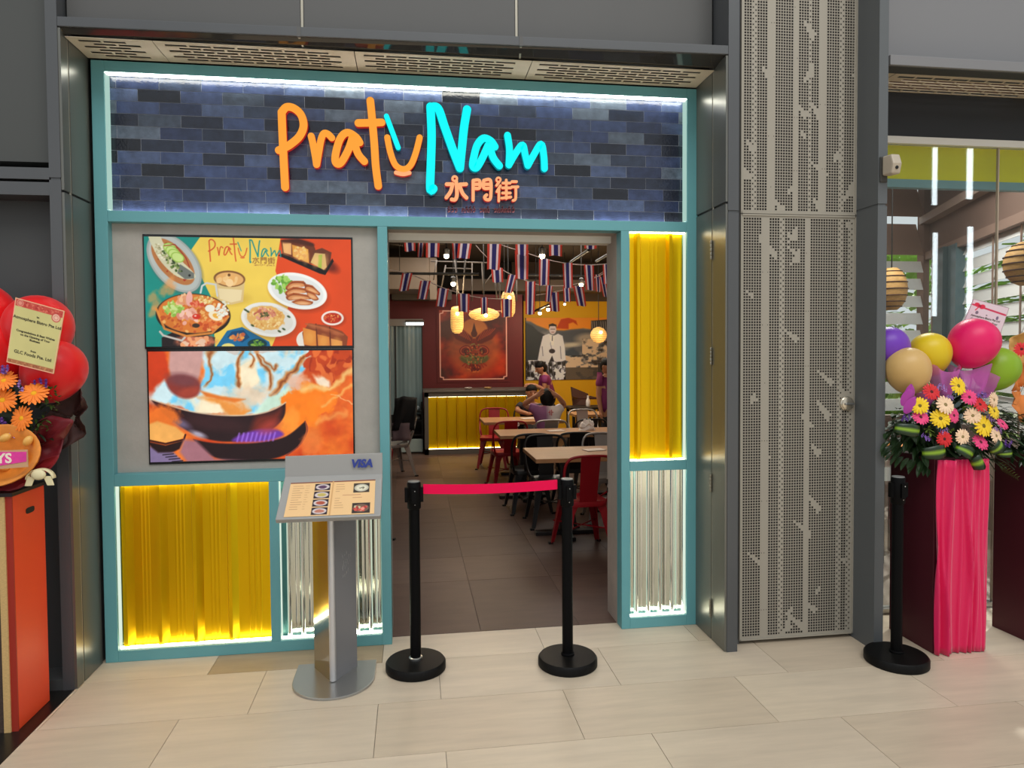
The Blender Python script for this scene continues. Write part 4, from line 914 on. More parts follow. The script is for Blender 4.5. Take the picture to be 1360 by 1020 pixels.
sheet('wrapping_paper', [(50, 560), (70, 552), (84, 556), (98, 560), (80, 584), (78, 606), (58, 622), (34, 636), (10, 648), (-40, 652), (-40, 600), (20, 590)], m_wrap, ls, -.52, .04, 2)
sheet('wrapping_paper', [(-40, 636), (20, 628), (54, 612), (80, 604), (68, 622), (40, 640), (10, 654), (-40, 660)], mat('bright_red_paper', rgb(140, 26, 38), .5), ls, -.58, .03, 3)
obj('foam_block', MB().ball(L_(-20, 560, -.40), (.20, .08, .16), 14, 9), m_leaf, ls, smooth=180)
mb = MB(); q = random.Random(11)
for i in range(130):
    p = L_(q.uniform(-60, 66), q.uniform(520, 598), -.45+q.uniform(-.08, .05)); leaf(mb, p, (q.uniform(-.6, 1), q.uniform(-1, .2), q.uniform(-.2, 1)), q.uniform(.03, .07), q.uniform(.012, .024))
obj('foliage', mb, m_leaf, ls, kind='stuff')
mb = MB()
for px, py in ((58, 528), (66, 535), (70, 520), (74, 528), (50, 538), (60, 560), (54, 570), (66, 568), (48, 565), (72, 540), (22, 520), (44, 575)):
    for k in range(5): leaf(mb, L_(px+q.uniform(-5, 5), py+q.uniform(-5, 5), -.53), (q.uniform(-.3, 1), -.5, q.uniform(-.1, 1)), q.uniform(.025, .05), .010)
obj('fern_tips', mb, m_fern, ls, kind='stuff')
for i, (px, py, r, d) in enumerate([(46, 524, .059, (.1, -1, .75)), (6, 507, .053, (.1, -1, .8)), (4, 532, .057, (.2, -1, .3)), (31, 556, .055, (-.3, -1, .25)), (-30, 530, .055, (-.3, -1, .4)), (-26, 560, .055, (-.3, -1, .3))]):
    gerbera(L_(px, py, -.56), d, r, 'orange', ls, 'orange_daisy', 19, 2, i)
m_lil = mat('lilac_petal', rgb(150, 110, 190), .6, var=[rgb(150, 110, 196), rgb(116, 74, 166), rgb(184, 146, 216)])
for cx, cy, n in ((6, 494, 9), (52, 508, 6), (32, 511, 4), (2, 562, 12), (12, 574, 8), (-20, 575, 8)):
    mb = MB()
    for k in range(n):
        p = L_(cx+q.uniform(-10, 10), cy+q.uniform(-7, 7), -.55+q.uniform(-.02, .02))
        for a in range(5): leaf(mb, p, (math.cos(a*1.257), -.5, math.sin(a*1.257)), .013, .010, 0, 3)
    obj('lilac_blossom', mb, m_lil, ls)
# food basket with its sign, ribbon bow
kc = L_(-3, 606, -.62); m_bask = mat('orange_basket', rgb(226, 140, 50), .5, noise=(20, .15, (1, 1, 1))); T = Matrix.Rotation(math.radians(62), 3, 'X')
bk = thing('gift_basket', 'orange oval gift basket with a pink sign tucked into the left flower stand', 'basket', tuple(kc))
obj('bowl', MB().lathe([(.03, -.09), (.12, -.065), (.166, .0), (.170, .014), (.158, .014), (.10, -.05), (.0, -.065)], 30, kc, T, sx=1.0, sy=.82), m_bask, bk, smooth=60)
for i in range(20):
    p = kc+Vector((q.uniform(-.12, .11), .022+q.uniform(-.015, .012), q.uniform(-.07, .085)))
    obj('ingot', MB().ball(p, (.026, .018, .017), 10, 6, Matrix.Rotation(q.uniform(0, 3), 3, 'Y')), mat('gold_foil', rgb(236, 180, 90), .4) if i == 0 else bpy.data.materials['gold_foil'], bk, smooth=180)
p0, p1, p2, p3 = L_(-20, 599, -.70), L_(37, 597, -.70), L_(38, 620, -.70), L_(-20, 624, -.70)
m_pink = mat('pink_sign', rgb(232, 60, 158), .45, noise=(30, .15, (1, 1, 1)))
obj('sign_board', MB().hexa([p3, p2, p1, p0], [v+Vector((0, -.004, 0)) for v in (p3, p2, p1, p0)]), mat('kraft_board', rgb(206, 160, 120), .6), bk)
pk = obj('sign_print', MB().hexa([p3+Vector((0, -.0045, .008)), L_(35, 613, -.7045), L_(35, 600, -.7045), p0+Vector((0, -.0045, -.004))], [p3+Vector((0, -.006, .008)), L_(35, 613, -.706), L_(35, 600, -.706), p0+Vector((0, -.006, -.004))]), m_pink, bk)
obj('sign_letters', text_mb('YS', .055, L_(-5, 615, -.707), (1, 0, 0), (0, 0, 1), extrude=.0008, offset=.0016), mat('cream_letter', rgb(250, 236, 214), .5), pk)
bc = L_(54, 632, -.64); bow = thing('ribbon_bow', 'small cream ribbon bow on the rim of the left flower stand', 'bow', tuple(bc)); m_cr = mat('cream_ribbon', rgb(232, 220, 176), .5)
mb = MB()
rows = []
for i in range(13):
    a = PI*i/12; rows.append([bc+Vector((-.052*math.cos(a), y_, .042*math.sin(a)-.012)) for y_ in (-.016, 0, .016)])
obj('bow_loop', mb.grid(rows), m_cr, bow, smooth=180, solid=.003)
obj('bow_centre', MB().ball(bc+Vector((0, -.018, .008)), (.030, .012, .022), 12, 8), m_cr, bow, smooth=180)
for sx in (-1, 1): obj('bow_tail', MB().hexa([bc+Vector(v) for v in ((sx*.044-.014, -.014, -.040), (sx*.044+.014, -.014, -.040), (sx*.044+.014, -.008, -.040), (sx*.044-.014, -.008, -.040))], [bc+Vector(v) for v in ((sx*.030-.016, -.014, .0), (sx*.030+.016, -.014, .0), (sx*.030+.016, -.008, .0), (sx*.030-.016, -.008, .0))]), m_cr, bow, bevel=.003)
m_rb = BAL('red_balloon', (226, 14, 20))
G = 'red balloons on the left flower stand'
balloon(L_(50, 439, -.38), .142, m_rb, 'red balloon behind the yellow congratulation card, highest in the left cluster', G, (.2, 0, 1))
balloon(L_(71, 494, -.42), .130, m_rb, 'red balloon lower right of the yellow card, over brown paper', G, (.45, -.1, .9))
balloon(L_(-26, 425, -.36), .150, m_rb, 'red balloon cut by the left edge beside the yellow card top', G, (-.3, 0, 1))
balloon(L_(-12, 470, -.40), .150, m_rb, 'red balloon cut by the left edge behind the yellow card bottom', G, (-.2, 0, 1))
def card(label, c4, y, bgc, draw, stick_to):
    P = [L_(a, b, y) for a, b in c4]; c = sum(P, Vector())/4
    t = thing('greeting_card', label, 'card', tuple(c)); back = Vector((0, .003, 0))
    obj('card_back', MB().hexa([v+back*1.6 for v in P][::-1], [v+back*.3 for v in P][::-1]), mat('card_stock', rgb(*bgc), .6), t)
    draw.build('card_print', P, mat_print('card_ink', 0, .45), t)
    obj('card_stick', MB().tube([c+Vector((0, .008, 0)), stick_to], .004, 6), mat('card_stick', rgb(70, 50, 36), .7), t)
    return t, P
def left_card():
    c = Canvas(64, 86, 2.0, (216, 206, 136)); c.texture(.05, 30, seed=2)
    c.poly([(1, 1), (63, 1), (63, 10), (1, 10)], (206, 74, 60)); c.speck(32, 5.5, 30, 3.5, 50, 1, [(226, 120, 96), (180, 46, 40)], 2); c.ell(7, 5.5, 4.5, 4.5, (232, 150, 130)); c.ring(7, 5.5, 3, 3, 1, (206, 90, 76)); c.ell(55, 12, 6, 6, (206, 80, 70)); c.ell(55, 12, 4.8, 4.8, (246, 196, 170)); c.ring(55, 12, 2.8, 2.8, .8, (220, 130, 110))
    c.poly([(1, 80), (63, 80), (63, 85), (1, 85)], (180, 110, 70)); c.speck(32, 82.5, 30, 2, 30, 1, [(206, 140, 90), (150, 80, 50)], 3)
    for a, b in (((0, 0), (64, 0)), ((64, 0), (64, 86)), ((64, 86), (0, 86)), ((0, 86), (0, 0))): c.line([a, b], 2.2, (250, 186, 150))
    return c
lc, P = card('pale yellow congratulation card with red patterned top, leaning on the red balloons', [(20.5, 395), (85.5, 413), (71, 496.5), (8.5, 481)], -.60, (216, 206, 136), left_card(), L_(36, 545, -.45))
ux_ = (P[1]-P[0]).normalized(); uy_ = (P[0]-P[3]).normalized(); w_ = (P[1]-P[0]).length; h_ = (P[0]-P[3]).length; m_ink = mat('card_black_ink', rgb(60, 56, 40), .6)
for s, sz, v in (('to', .012, .22), ('Atmosphere Bistro Pte Ltd', .0175, .30), ('Congratulations & Best Wishes', .0122, .49), ('on the Opening of Your', .0122, .54), ('Business', .0122, .59), ('from', .011, .75), ('GLC Foods Pte. Ltd', .0185, .82)):
    obj('card_lettering', text_mb(s, sz, P[0]+ux_*(w_*.5)-uy_*(h_*v)+Vector((0, -.001, 0)), ux_, uy_, 'CENTER', offset=.0004), m_ink, lc)
# ---- right stand: pink draped pedestal, gerberas, balloons
rs = thing('flower_stand', 'flower stand with pink draped front, gerberas and striped leaves beside the lone barrier post', 'flower stand', (2.80, -.42, 0))
RX0, RX1, RYF, RYB, RH = 2.672, 2.972, -.565, -.23, 1.02
m_mar = mat('maroon_box', rgb(72, 6, 24), .55); m_drape = mat('pink_satin', rgb(222, 0, 86), .42, sheen=.3)
obj('pedestal', MB().box(RX0, RX1, RYF, RYB, 0, RH), m_mar, rs, bevel=.003)
def drape(x0, x1, yf, z0, z1, seed):
    q = random.Random(seed); nx, nz = 96, 26; folds = [(q.uniform(0, 1), q.uniform(.018, .045), q.uniform(-.12, .12), q.uniform(.4, 1)) for _ in range(15)]; rows = []
    for j in range(nz+1):
        v = j/nz; row = []
        for i in range(nx+1):
            u = i/nx; d = 0
            for c, w, sl, am in folds:
                cc = c+sl*(v-.5)+.02*math.sin(6*v+c*9); d += am*.020*math.exp(-((u-cc)/w)**2)
            pinch = 1-.03*math.exp(-((v-1)/.08)**2)-.02*math.exp(-(v/.1)**2)
            x = (x0+x1)/2+(u-.5)*(x1-x0)*pinch; row.append((x, yf-.006-d, z0+(z1-z0)*v))
        rows.append(row)
    return MB().grid(rows)
obj('drape', drape(RX0-.004, RX1+.006, RYF, .004, RH-.005, 5), m_drape, rs, smooth=180, solid=.002)
YR = -.56
def R_(px, py, y=YR): return at(px, py, 'y', y)
obj('foam_block', MB().ball((2.81, -.36, RH+.14), (.17, .11, .14), 16, 10), m_leaf, rs, smooth=180)
q = random.Random(21); mb = MB()
for i in range(620):
    a = q.uniform(0, 2*PI); px = 1262+82*math.sqrt(q.random())*math.cos(a); py = 566+46*math.sqrt(q.random())*math.sin(a)
    leaf(mb, R_(px, py, -.46+q.uniform(-.05, .10)), ((px-1262)/80+q.uniform(-.5, .5), -.7, (566-py)/60+q.uniform(-.4, .6)), q.uniform(.04, .11), q.uniform(.016, .034), .4)
for i in range(46):
    a = q.uniform(-.3, PI+.3); px, py = 1262+78*math.cos(a)*q.uniform(.8, 1.1), 585+32*abs(math.sin(a))
    leaf(mb, R_(px, py, -.5), ((px-1262)/70, -.4, -.3), q.uniform(.06, .10), .03, .35)
obj('foliage', mb, m_leaf, rs, kind='stuff')
mb = MB()
for px, py in ((1235, 574), (1280, 545), (1283, 552), (1262, 574), (1290, 570), (1333, 577), (1240, 541), (1310, 540), (1232, 571), (1278, 578)):
    for k in range(7): leaf(mb, R_(px+q.uniform(-4, 4), py+q.uniform(-4, 4), -.57), (q.uniform(-1, 1), -.6, q.uniform(-.4, 1)), q.uniform(.025, .045), .010)
for k in range(16):
    s = k/15; leaf(mb, R_(1325+s*26, 616+s*18, -.55), (.5, -.3, .6 if k % 2 else -.7), .035*(1-s*.5), .006)
obj('fern_tips', mb, m_fern, rs, kind='stuff')
# looped striped leaves
def striped(px, py, w, h, ang, r3=.05):
    me_rows = []; c = R_(px, py, -.58); s = w/929*4.0; hh = h/929*4.0; ca, sa = math.cos(ang), math.sin(ang); mbx = MB(); vals = []
    for i in range(9):
        t = i/8; a = PI*(.1+.8*t); row = []
        for j in range(5):
            u = (j-2)/2; lx = -s/2*math.cos(a); ly = -r3*math.sin(a); lz = u*hh/2*(1-.25*abs(math.cos(a)))
            row.append(c+Vector((lx*ca-lz*sa, ly, lx*sa+lz*ca))); vals.append(1-abs(u))
        me_rows.append(row)
    mbx.grid(me_rows); o = obj('striped_leaf', mbx, m_dracaena, rs, smooth=180, solid=.001)
    at_ = o.data.attributes.new('across', 'FLOAT', 'POINT'); at_.data.foreach_set('value', vals)
for a in ((1237, 599, 32, 17, .12), (1277, 599, 26, 15, -.5), (1293, 612, 16, 20, .5), (1318, 592, 20, 14, .9), (1330, 601, 20, 9, .1), (1202, 570, 34, 15, -.15)): striped(*a)
for i, (px, py, r, cl, d) in enumerate([
    (1271, 513, .050, 'yellow', (.1, -1, .3)), (1221, 539, .046, 'yellow', (-.4, -1, .2)), (1248, 556, .052, 'yellow', (-.3, -1, .25)), (1318, 546, .046, 'yellow', (.35, -1, .3)), (1304, 566, .060, 'yellow', (.1, -1, .25)),
    (1254, 538, .052, 'cream', (0, -1, .35)), (1318, 531, .042, 'cream', (.35, -1, .1)), (1291, 552, .044, 'cream', (-.35, -1, .1)), (1277, 580, .043, 'cream', (0, -1, .1)), (1321, 579, .045, 'cream', (.3, -1, .25)),
    (1236, 521, .046, 'red', (-.1, -1, .4)), (1300, 538, .045, 'red', (.1, -1, .6)), (1253, 583, .043, 'red', (-.1, -1, .1)),
    (1286, 528, .044, 'pink', (-.1, -1, .35)), (1265, 552, .043, 'pink', (.3, -1, .2)), (1222, 555, .043, 'pink', (-.2, -1, .7)), (1301, 588, .046, 'pink', (.1, -1, .6)), (1330, 564, .036, 'pink', (.3, -1, .8))]):
    gerbera(R_(px, py, -.60), d, r, cl, rs, 'gerbera', 17, 2, 40+i)
for px, py in ((1251, 515), (1202, 555), (1230, 580), (1254, 573), (1304, 525), (1324, 571), (1337, 589), (1262, 530), (1226, 548), (1316, 556)):
    mb = MB()
    for k in range(14):
        p = R_(px+q.uniform(-6, 6), py+q.uniform(-4, 4), -.585+q.uniform(-.02, .02))
        for a in range(4): leaf(mb, p, (math.cos(a*1.57), -.6, math.sin(a*1.57)), .010, .007, 0, 3)
    obj('lilac_blossom', mb, m_lil, rs)
m_net = mat('magenta_netting', rgb(240, 120, 222), .7, alpha=.55); m_orc = mat('magenta_petal', rgb(170, 46, 160), .5, sheen=.3)
def puff(px, py, w, h, y, m, nm, seed):
    q = random.Random(seed); rows = []; c = R_(px, py, y)
    for j in range(9):
        v = j/8; row = []
        for i in range(19):
            u = i/18; a = (u-.5)*PI*1.15; rr = w*(.25+.75*v**.7)*(1+.06*math.sin(u*23+seed)); row.append(c+Vector((rr*math.sin(a), -.06*math.cos(a)*(.4+v)+.012*math.sin(u*14+v*3), h*(v-.5)+.02*math.sin(u*9+seed)*v)))
        rows.append(row)
    obj(nm, MB().grid(rows), m, rs, smooth=180)
puff(1252, 510, .075, .17, -.50, m_net, 'netting', 1); puff(1288, 508, .12, .17, -.46, m_net, 'netting', 2); puff(1303, 512, .09, .13, -.44, m_net, 'netting', 5); puff(1226, 530, .05, .1, -.5, m_net, 'netting', 7)
for px, py, a in ((1203, 531, .5), (1210, 526, -.1), (1206, 541, .9)):
    mb = MB(); leaf(mb, R_(px-4, py+8, -.585), (math.sin(a)*.6, -.3, 1), .09, .06, -.1, 8, (0, 1, 0)); obj('orchid_petal', mb, m_orc, rs, smooth=180)
GB = 'balloons above the gerberas on the right flower stand'
balloon(R_(1206, 493, -.50), .111, BAL('tan_balloon', (206, 168, 104)), 'tan balloon low in front, left of the magenta netting', GB, (-.25, 0, 1))
balloon(R_(1180, 464, -.40), .108, BAL('purple_balloon', (110, 52, 176)), 'purple balloon half hidden by the charcoal fin', GB, (-.3, 0, 1))
balloon(R_(1235, 471, -.44), .104, BAL('yellow_balloon', (218, 188, 14)), 'yellow balloon between the purple and the hot pink balloons', GB, (.0, 0, 1))
balloon(R_(1292, 457, -.50), .122, BAL('pink_balloon', (228, 8, 96)), 'hot pink balloon in front of the white ribbon card', GB, (.5, 0, .85))
balloon(R_(1323, 491, -.44), .110, BAL('green_balloon', (134, 172, 26)), 'lime green balloon right of the magenta netting', GB, (.6, 0, .8))
mb_ = None
def right_card():
    c = Canvas(50, 66, 2.0, (226, 204, 214)); c.line([(2, 8), (48, 11)], 2.4, (204, 40, 80)); c.ell(8, 7, 4, 3, (220, 30, 70), 20); c.ell(15, 8, 4, 3.4, (220, 30, 70), -20); c.ell(11.5, 8, 2, 2, (160, 20, 50)); c.line([(11, 9), (8, 15)], 1.4, (220, 30, 70))
    c.ell(11, 18, 2, 2.4, (120, 100, 120)); c.ell(39, 18, 1.6, 2.6, (110, 90, 120))
    for a, b in (((0, 0), (50, 0)), ((50, 0), (50, 66)), ((50, 66), (0, 66)), ((0, 66), (0, 0))): c.line([a, b], 1.1, (150, 120, 130))
    return c
rc, P = card('white card with a red ribbon bow print standing behind the hot pink balloon', [(1293, 397), (1340.5, 409), (1320, 470), (1270, 452)], -.41, (226, 204, 214), right_card(), R_(1285, 530, -.42))
ux_ = (P[1]-P[0]).normalized(); uy_ = (P[0]-P[3]).normalized(); w_ = (P[1]-P[0]).length; h_ = (P[0]-P[3]).length
for s, sz, v in (('to', .010, .30), ('Atmosphere Bistro Pte Ltd', .0165, .38), ('Congratulations on Your', .0165, .46)):
    obj('card_lettering', text_mb(s, sz, P[0]+ux_*(w_*.5)-uy_*(h_*v)+Vector((0, -.001, 0)), ux_, uy_, 'CENTER', offset=.0003), m_ink, rc)
# ---- second stand at the right edge
r2 = thing('flower_stand', 'maroon flower stand with orange wrap cut by the right edge', 'flower stand', (3.44, -.40, 0))
obj('pedestal', MB().hexa([(3.272, -.29, 0), (3.285, -.60, 0), (3.62, -.60, 0), (3.60, -.29, 0)], [(3.272, -.29, 1.02), (3.285, -.60, 1.02), (3.62, -.60, 1.02), (3.60, -.29, 1.02)]), m_mar, r2, bevel=.003)
obj('drape', drape(3.30, 3.62, -.60, .004, 1.01, 9), m_drape, r2, smooth=180, solid=.002)
mb = MB(); q = random.Random(31)
for i in range(150): leaf(mb, R_(q.uniform(1338, 1400), q.uniform(548, 612), -.5+q.uniform(-.05, .08)), (q.uniform(-1, 1), -.6, q.uniform(-.6, .8)), q.uniform(.05, .11), q.uniform(.02, .034), .4)
obj('foliage', mb, m_leaf, r2, kind='stuff')
m_owr = mat('orange_netting', rgb(222, 130, 60), .6, noise=(14, .2, (1, 1, 1)))
sheet('orange_wrap', [(1346, 520), (1350, 490), (1362, 480), (1395, 470), (1395, 560), (1362, 566), (1350, 548)], m_owr, r2, -.46, .05, 5)
sheet('orange_wrap', [(1343, 470), (1340, 455), (1350, 446), (1366, 440), (1395, 440), (1395, 500), (1356, 486)], mat('tan_wrap', rgb(206, 156, 86), .6), r2, -.40, .05, 6)
gerbera(R_(1356, 464, -.50), (-.4, -1, .2), .04, 'red', r2, 'gerbera', 15, 2, 77)
# ================================================================== RESTAURANT INTERIOR
YW, YM, ZC = 7.8, 8.5, 3.15
m_bf = mat('brown_floor_tile', rgb(90, 70, 62), .45, spec=.3, var=[rgb(92, 71, 62), rgb(85, 65, 57), rgb(97, 76, 67)], noise=(4, .16, (1, 3.5, 1)))
rf = struct('restaurant_floor', MB().box(-3.5, 2.43, .10, 3, -.06, -.008).box(-3.5, 2.85, 3, 5.4, -.06, -.008).box(-3.5, 3.8, 5.4, 9, -.06, -.008), mat('dark_grout', rgb(60, 48, 42), .9))
xj = [-3.4, -2.46, -1.51, -.57, .375, .94, 1.505, 2.07, 2.635, 3.2, 3.77, 4.3, 5.0, 5.9]
xj = [.375+.575*k for k in range(-5, 9)]; yj = [.102, .99, 1.55, 2.11, 2.67, 3.23, 3.79, 4.35, 4.91, 5.47, 6.03, 6.59, 7.15, 7.71, 8.27, 8.8]
for a, b in zip(xj[:-1], xj[1:]):
    for c, d in zip(yj[:-1], yj[1:]):
        if b < -.5*1 and c < 5 or a > .30*d+1.6 or b > 3.8: continue
        floor_tile(a, b, c, d, m_bf, rf, 'floor_tile')
m_rw = mat('dark_red_wall', rgb(94, 14, 20), .6, noise=(3, .12, (1, 1, 1))); m_yw = mat('mustard_wall', rgb(232, 176, 14), .6); m_cl = mat('dark_ceiling', rgb(66, 58, 54), .8)
XR = 1.875
wb = struct('wall_back', MB().box(-3.5, XR, YW, YW+.15, 0, 2.52), m_rw)
struct('wall_back_far', MB().box(XR-.1, 3.8, YM, YM+.1, 0, 2.46), m_yw); struct('wall_back_bulkhead', MB().box(XR-.1, 3.8, YM-.03, YM+.1, 2.46, ZC), mat('brown_bulkhead', rgb(96, 82, 74), .7)); struct('wall_back_return', MB().box(XR-.02, XR, YW, YM, 0, 2.52), m_rw, wb)
struct('wall_dining_left', MB().box(-2.6, -2.5, .3, YM, 0, ZC), mat('grey_inner_wall', rgb(120, 112, 104), .7)); struct('wall_dining_right', MB().box(3.72, 3.8, 5.3, YM, 0, ZC), m_yw)
struct('wall_back_upper', MB().box(-3.5, 3.8, YM+.1, YM+.2, 0, 3.6), mat('dark_plenum', rgb(50, 46, 42), .8))
struct('wall_front_inner', MB().box(-2.6, FX['pr']-.02, .2, .3, 0, ZC).box(FX['rl']+.02, 2.39, .2, .3, 0, ZC).box(-2.6, 2.39, .2, .3, 2.28, ZC), m_conc_dk)
struct('wall_dining_party', MB().box(2.39, 2.43, .3, 3.0, 0, ZC).box(2.43, 2.85, 2.95, 3.0, 0, ZC).box(2.80, 2.85, 3.0, 5.3, 0, ZC).box(2.80, 3.75, 5.3, 5.38, 0, ZC), m_conc_dk)
struct('ceiling', MB().box(-2.6, 2.44, .2, 3, ZC, ZC+.1).box(-2.6, 2.85, 3, 5.38, ZC, ZC+.1).box(-2.6, 3.8, 5.38, YM+.2, ZC, ZC+.1), m_cl)
# services under the ceiling
m_duct = mat('duct_beige', rgb(124, 108, 92), .6); m_pipe = mat('grey_pipe', rgb(88, 80, 74), .6); m_dk = mat('black_track', rgb(22, 20, 20), .5)
dz = lambda px, py, y: at(px, py, 'y', y)
dct = struct('ceiling_duct', MB(), m_duct) if False else None
def duct(px0, py0, px1, py1, y, dp, m, nm='air_duct', lab='', cat_='duct'):
    a, b = dz(px0, py1, y), dz(px1, py0, y); c = ((a.x+b.x)/2, y, a.z)
    o = obj(nm, MB().box(a.x, b.x, y, y+dp, a.z, b.z), m, None, bevel=.01, own=c); return tag(o, lab, cat_)
duct(500, 342, 570, 384, 6.6, .9, m_duct, lab='beige square air duct at the upper left of the doorway view')
duct(570.5, 342, 580, 398, 6.6, .25, m_duct, 'duct_hanger', 'pale vertical duct hanger beside the beige air duct', 'hanger')
duct(520, 386, 600, 398, 7.5, .3, mat('grey_beam', rgb(96, 90, 84), .7), 'service_beam', 'dark grey service beam above the red wall top', 'beam')
duct(600, 372, 860, 386, 7.9, .5, mat('grey_beam_far', rgb(104, 92, 84), .7), 'service_beam', 'brown grey service beam above the mural wall', 'beam')
pr_ = thing('ceiling_pipework', 'grey conduits and hanger rods under the dark restaurant ceiling', 'pipes', (.9, 6.2, 2.8))
for (a, b, y) in (((572, 347), (652, 349), 6.2), ((590, 356), (628, 357), 6.4), ((640, 349), (642, 390), 6.2), ((627, 349), (627, 400), 6.2), ((642, 380), (662, 352), 6.2), ((604, 345), (610, 400), 5.6), ((580, 345), (576, 372), 5.8), ((592, 352), (586, 382), 5.8), ((618, 345), (615, 390), 5.5), ((658, 375), (660, 398), 5.2), ((663, 375), (664, 398), 5.2), ((686, 372), (686, 400), 6.0), ((540, 322), (590, 324), 6), ((516, 324), (535, 326), 6)):
    obj('conduit', MB().tube([dz(*a, y), dz(*b, y)], .010, 8), m_pipe, pr_, smooth=180)
def track(a, b, y0, y1, lab):
    p, q_ = dz(*a, y0), dz(*b, y1); t = thing('lighting_track', lab, 'track', tuple(p)); obj('track_rail', MB().tube([p, q_], .017, 6), m_dk, t)
    for f in (.15, .85): r = p.lerp(q_, f); obj('drop_rod', MB().tube([r, Vector((r.x, r.y, ZC))], .004, 5), m_dk, t)
track((512, 363), (636, 364), 5.0, 5.0, 'long black lighting track across the upper left of the doorway view')
track((700, 365), (800, 367), 6.5, 6.5, 'black lighting track across the right half, behind the flags')
track((708, 414), (735, 402), 7.6, 6.4, 'short slanting black track above the mural')
track((758, 348), (782, 332), 5.0, 4.0, 'slanting black track at the upper right ceiling')
track((792, 347), (815, 334), 5.0, 4.0, 'slanting black track beside the right jamb')
m_bulb = mat_emit('warm_bulb', (1, .82, .48, 1), 22)
def spot(px, py, y, lab, r=.035, e=9):
    p = dz(px, py, y); t = thing('spotlight', lab, 'spotlight', tuple(p), 'small ceiling spotlights')
    obj('bulb', MB().ball(p, r, 10, 7), m_bulb, t, smooth=180)
    obj('lamp_housing', MB().lathe([(r*1.05, r*.5), (r*1.1, r*2.6), (.01, r*3.2)], 12, p), m_dk, t, smooth=40)
    obj('stem', MB().tube([p+Vector((0, 0, r*3)), Vector((p.x, p.y, ZC))], .006, 6), m_dk, t)
    light('POINT', 'spot_light', p+Vector((0, -.06, -.05)), e, (1, .8, .5), .03)
spot(593, 340, 4.2, 'warm spotlight left of the striped flags in the top row', .03); spot(602, 377, 5.5, 'warm spotlight hanging below the first lighting track', .032); spot(720, 340, 4.2, 'bright warm spotlight at the top right among the flags', .034)
spot(772, 378, 5.4, 'warm spotlight behind the rightmost flags', .03); spot(717, 416, 7.2, 'small spotlight at the low end of the slanting track', .028, 6); spot(728, 411, 6.8, 'small spotlight on the slanting track above the mural', .028, 6); spot(750, 404, 7.2, 'tiny spotlight between the lower right flags', .02, 4)
# wicker pendants
m_wick = bpy.data.materials.new('glowing_wicker'); m_wick.use_nodes = True
def _w():
    nt = m_wick.node_tree; n = nt.nodes; b = n['Principled BSDF']; tc = n.new('ShaderNodeTexCoord'); w = n.new('ShaderNodeTexWave'); w.inputs['Scale'].default_value = 17; w.inputs['Distortion'].default_value = 3; w.bands_direction = 'Z'
    nt.links.new(tc.outputs['Object'], w.inputs['Vector']); cr = n.new('ShaderNodeValToRGB'); cr.color_ramp.elements[0].color = rgb(150, 84, 28); cr.color_ramp.elements[1].color = rgb(255, 214, 130)
    nt.links.new(w.outputs[0], cr.inputs[0]); nt.links.new(cr.outputs[0], b.inputs['Base Color']); nt.links.new(cr.outputs[0], b.inputs['Emission Color']); b.inputs['Emission Strength'].default_value = .62
_w()
def pendant(px, py, y, prof, lab, bulb_dz=0):
    p = dz(px, py, y); t = thing('wicker_pendant', lab, 'pendant lamp', tuple(p))
    obj('wicker_shade', MB().lathe(prof, 24, p), m_wick, t, smooth=180); obj('bulb', MB().ball(p+Vector((0, -max(r for r, z in prof)-.004, bulb_dz)), .022, 8, 6), m_bulb, t, smooth=180)
    top = max(z for r, z in prof); obj('cord', MB().tube([p+Vector((0, 0, top)), Vector((p.x, p.y, ZC))], .006, 6), m_dk, t)
    light('POINT', 'pendant_glow', p+Vector((0, -.35, -.25)), 5, (1, .74, .4), .1)
pendant(607, 425, 5.6, [(.03, .18), (.07, .17), (.085, .12), (.088, -.02), (.085, -.10), (.065, -.16), (.03, -.18)], 'tall glowing wicker pendant over the left of the red poster', .08)
pendant(643, 418, 5.8, [(.03, .10), (.13, .075), (.20, .035), (.215, 0), (.19, -.04), (.11, -.075), (.03, -.085)], 'wide flat glowing wicker pendant over the middle of the red poster', -.02)
pendant(675, 404, 5.4, [(.03, .17), (.07, .16), (.09, .10), (.095, 0), (.09, -.11), (.06, -.165), (.03, -.17)], 'oblong glowing wicker pendant behind a flag right of the poster', .08)
pendant(795, 445, 7.0, [(.02, .13), (.08, .105), (.12, .05), (.133, 0), (.12, -.05), (.08, -.105), (.02, -.13)], 'round glowing wicker pendant in front of the mural', .04)
# ---- bunting
m_fl = mat_print('flag_cloth', 0, .75)
def flag_mesh(top, w, h, lean, seed, twist=1.0):
    q = random.Random(seed); bands = [(0, 1/6, (216, 62, 46)), (1/6, 2/6, (242, 224, 230)), (2/6, 4/6, (46, 40, 112)), (4/6, 5/6, (242, 224, 230)), (5/6, 1, (216, 62, 46))]
    vs, fs, cs = [], [], []; ph = q.uniform(0, 6); yaw = q.uniform(-.35, .35)
    for a, b, c in bands:
        for j in range(5):
            for u in (a, b):
                v = j/4; x = (u-.5)*w*(1-.1*v*twist); y = .012*math.sin(u*5+ph)*v+x*math.sin(yaw)*.6; vs.append(Vector(top)+Vector((x*math.cos(yaw)*1.06+lean*v, y, -h*v-.004*math.sin(u*7+ph)))); cs.append((lin(c[0]), lin(c[1]), lin(c[2]), 1))
        o = len(vs)-10
        fs += [(o+2*j, o+2*j+1, o+2*j+3, o+2*j+2) for j in range(4)]
    return vs, fs, cs
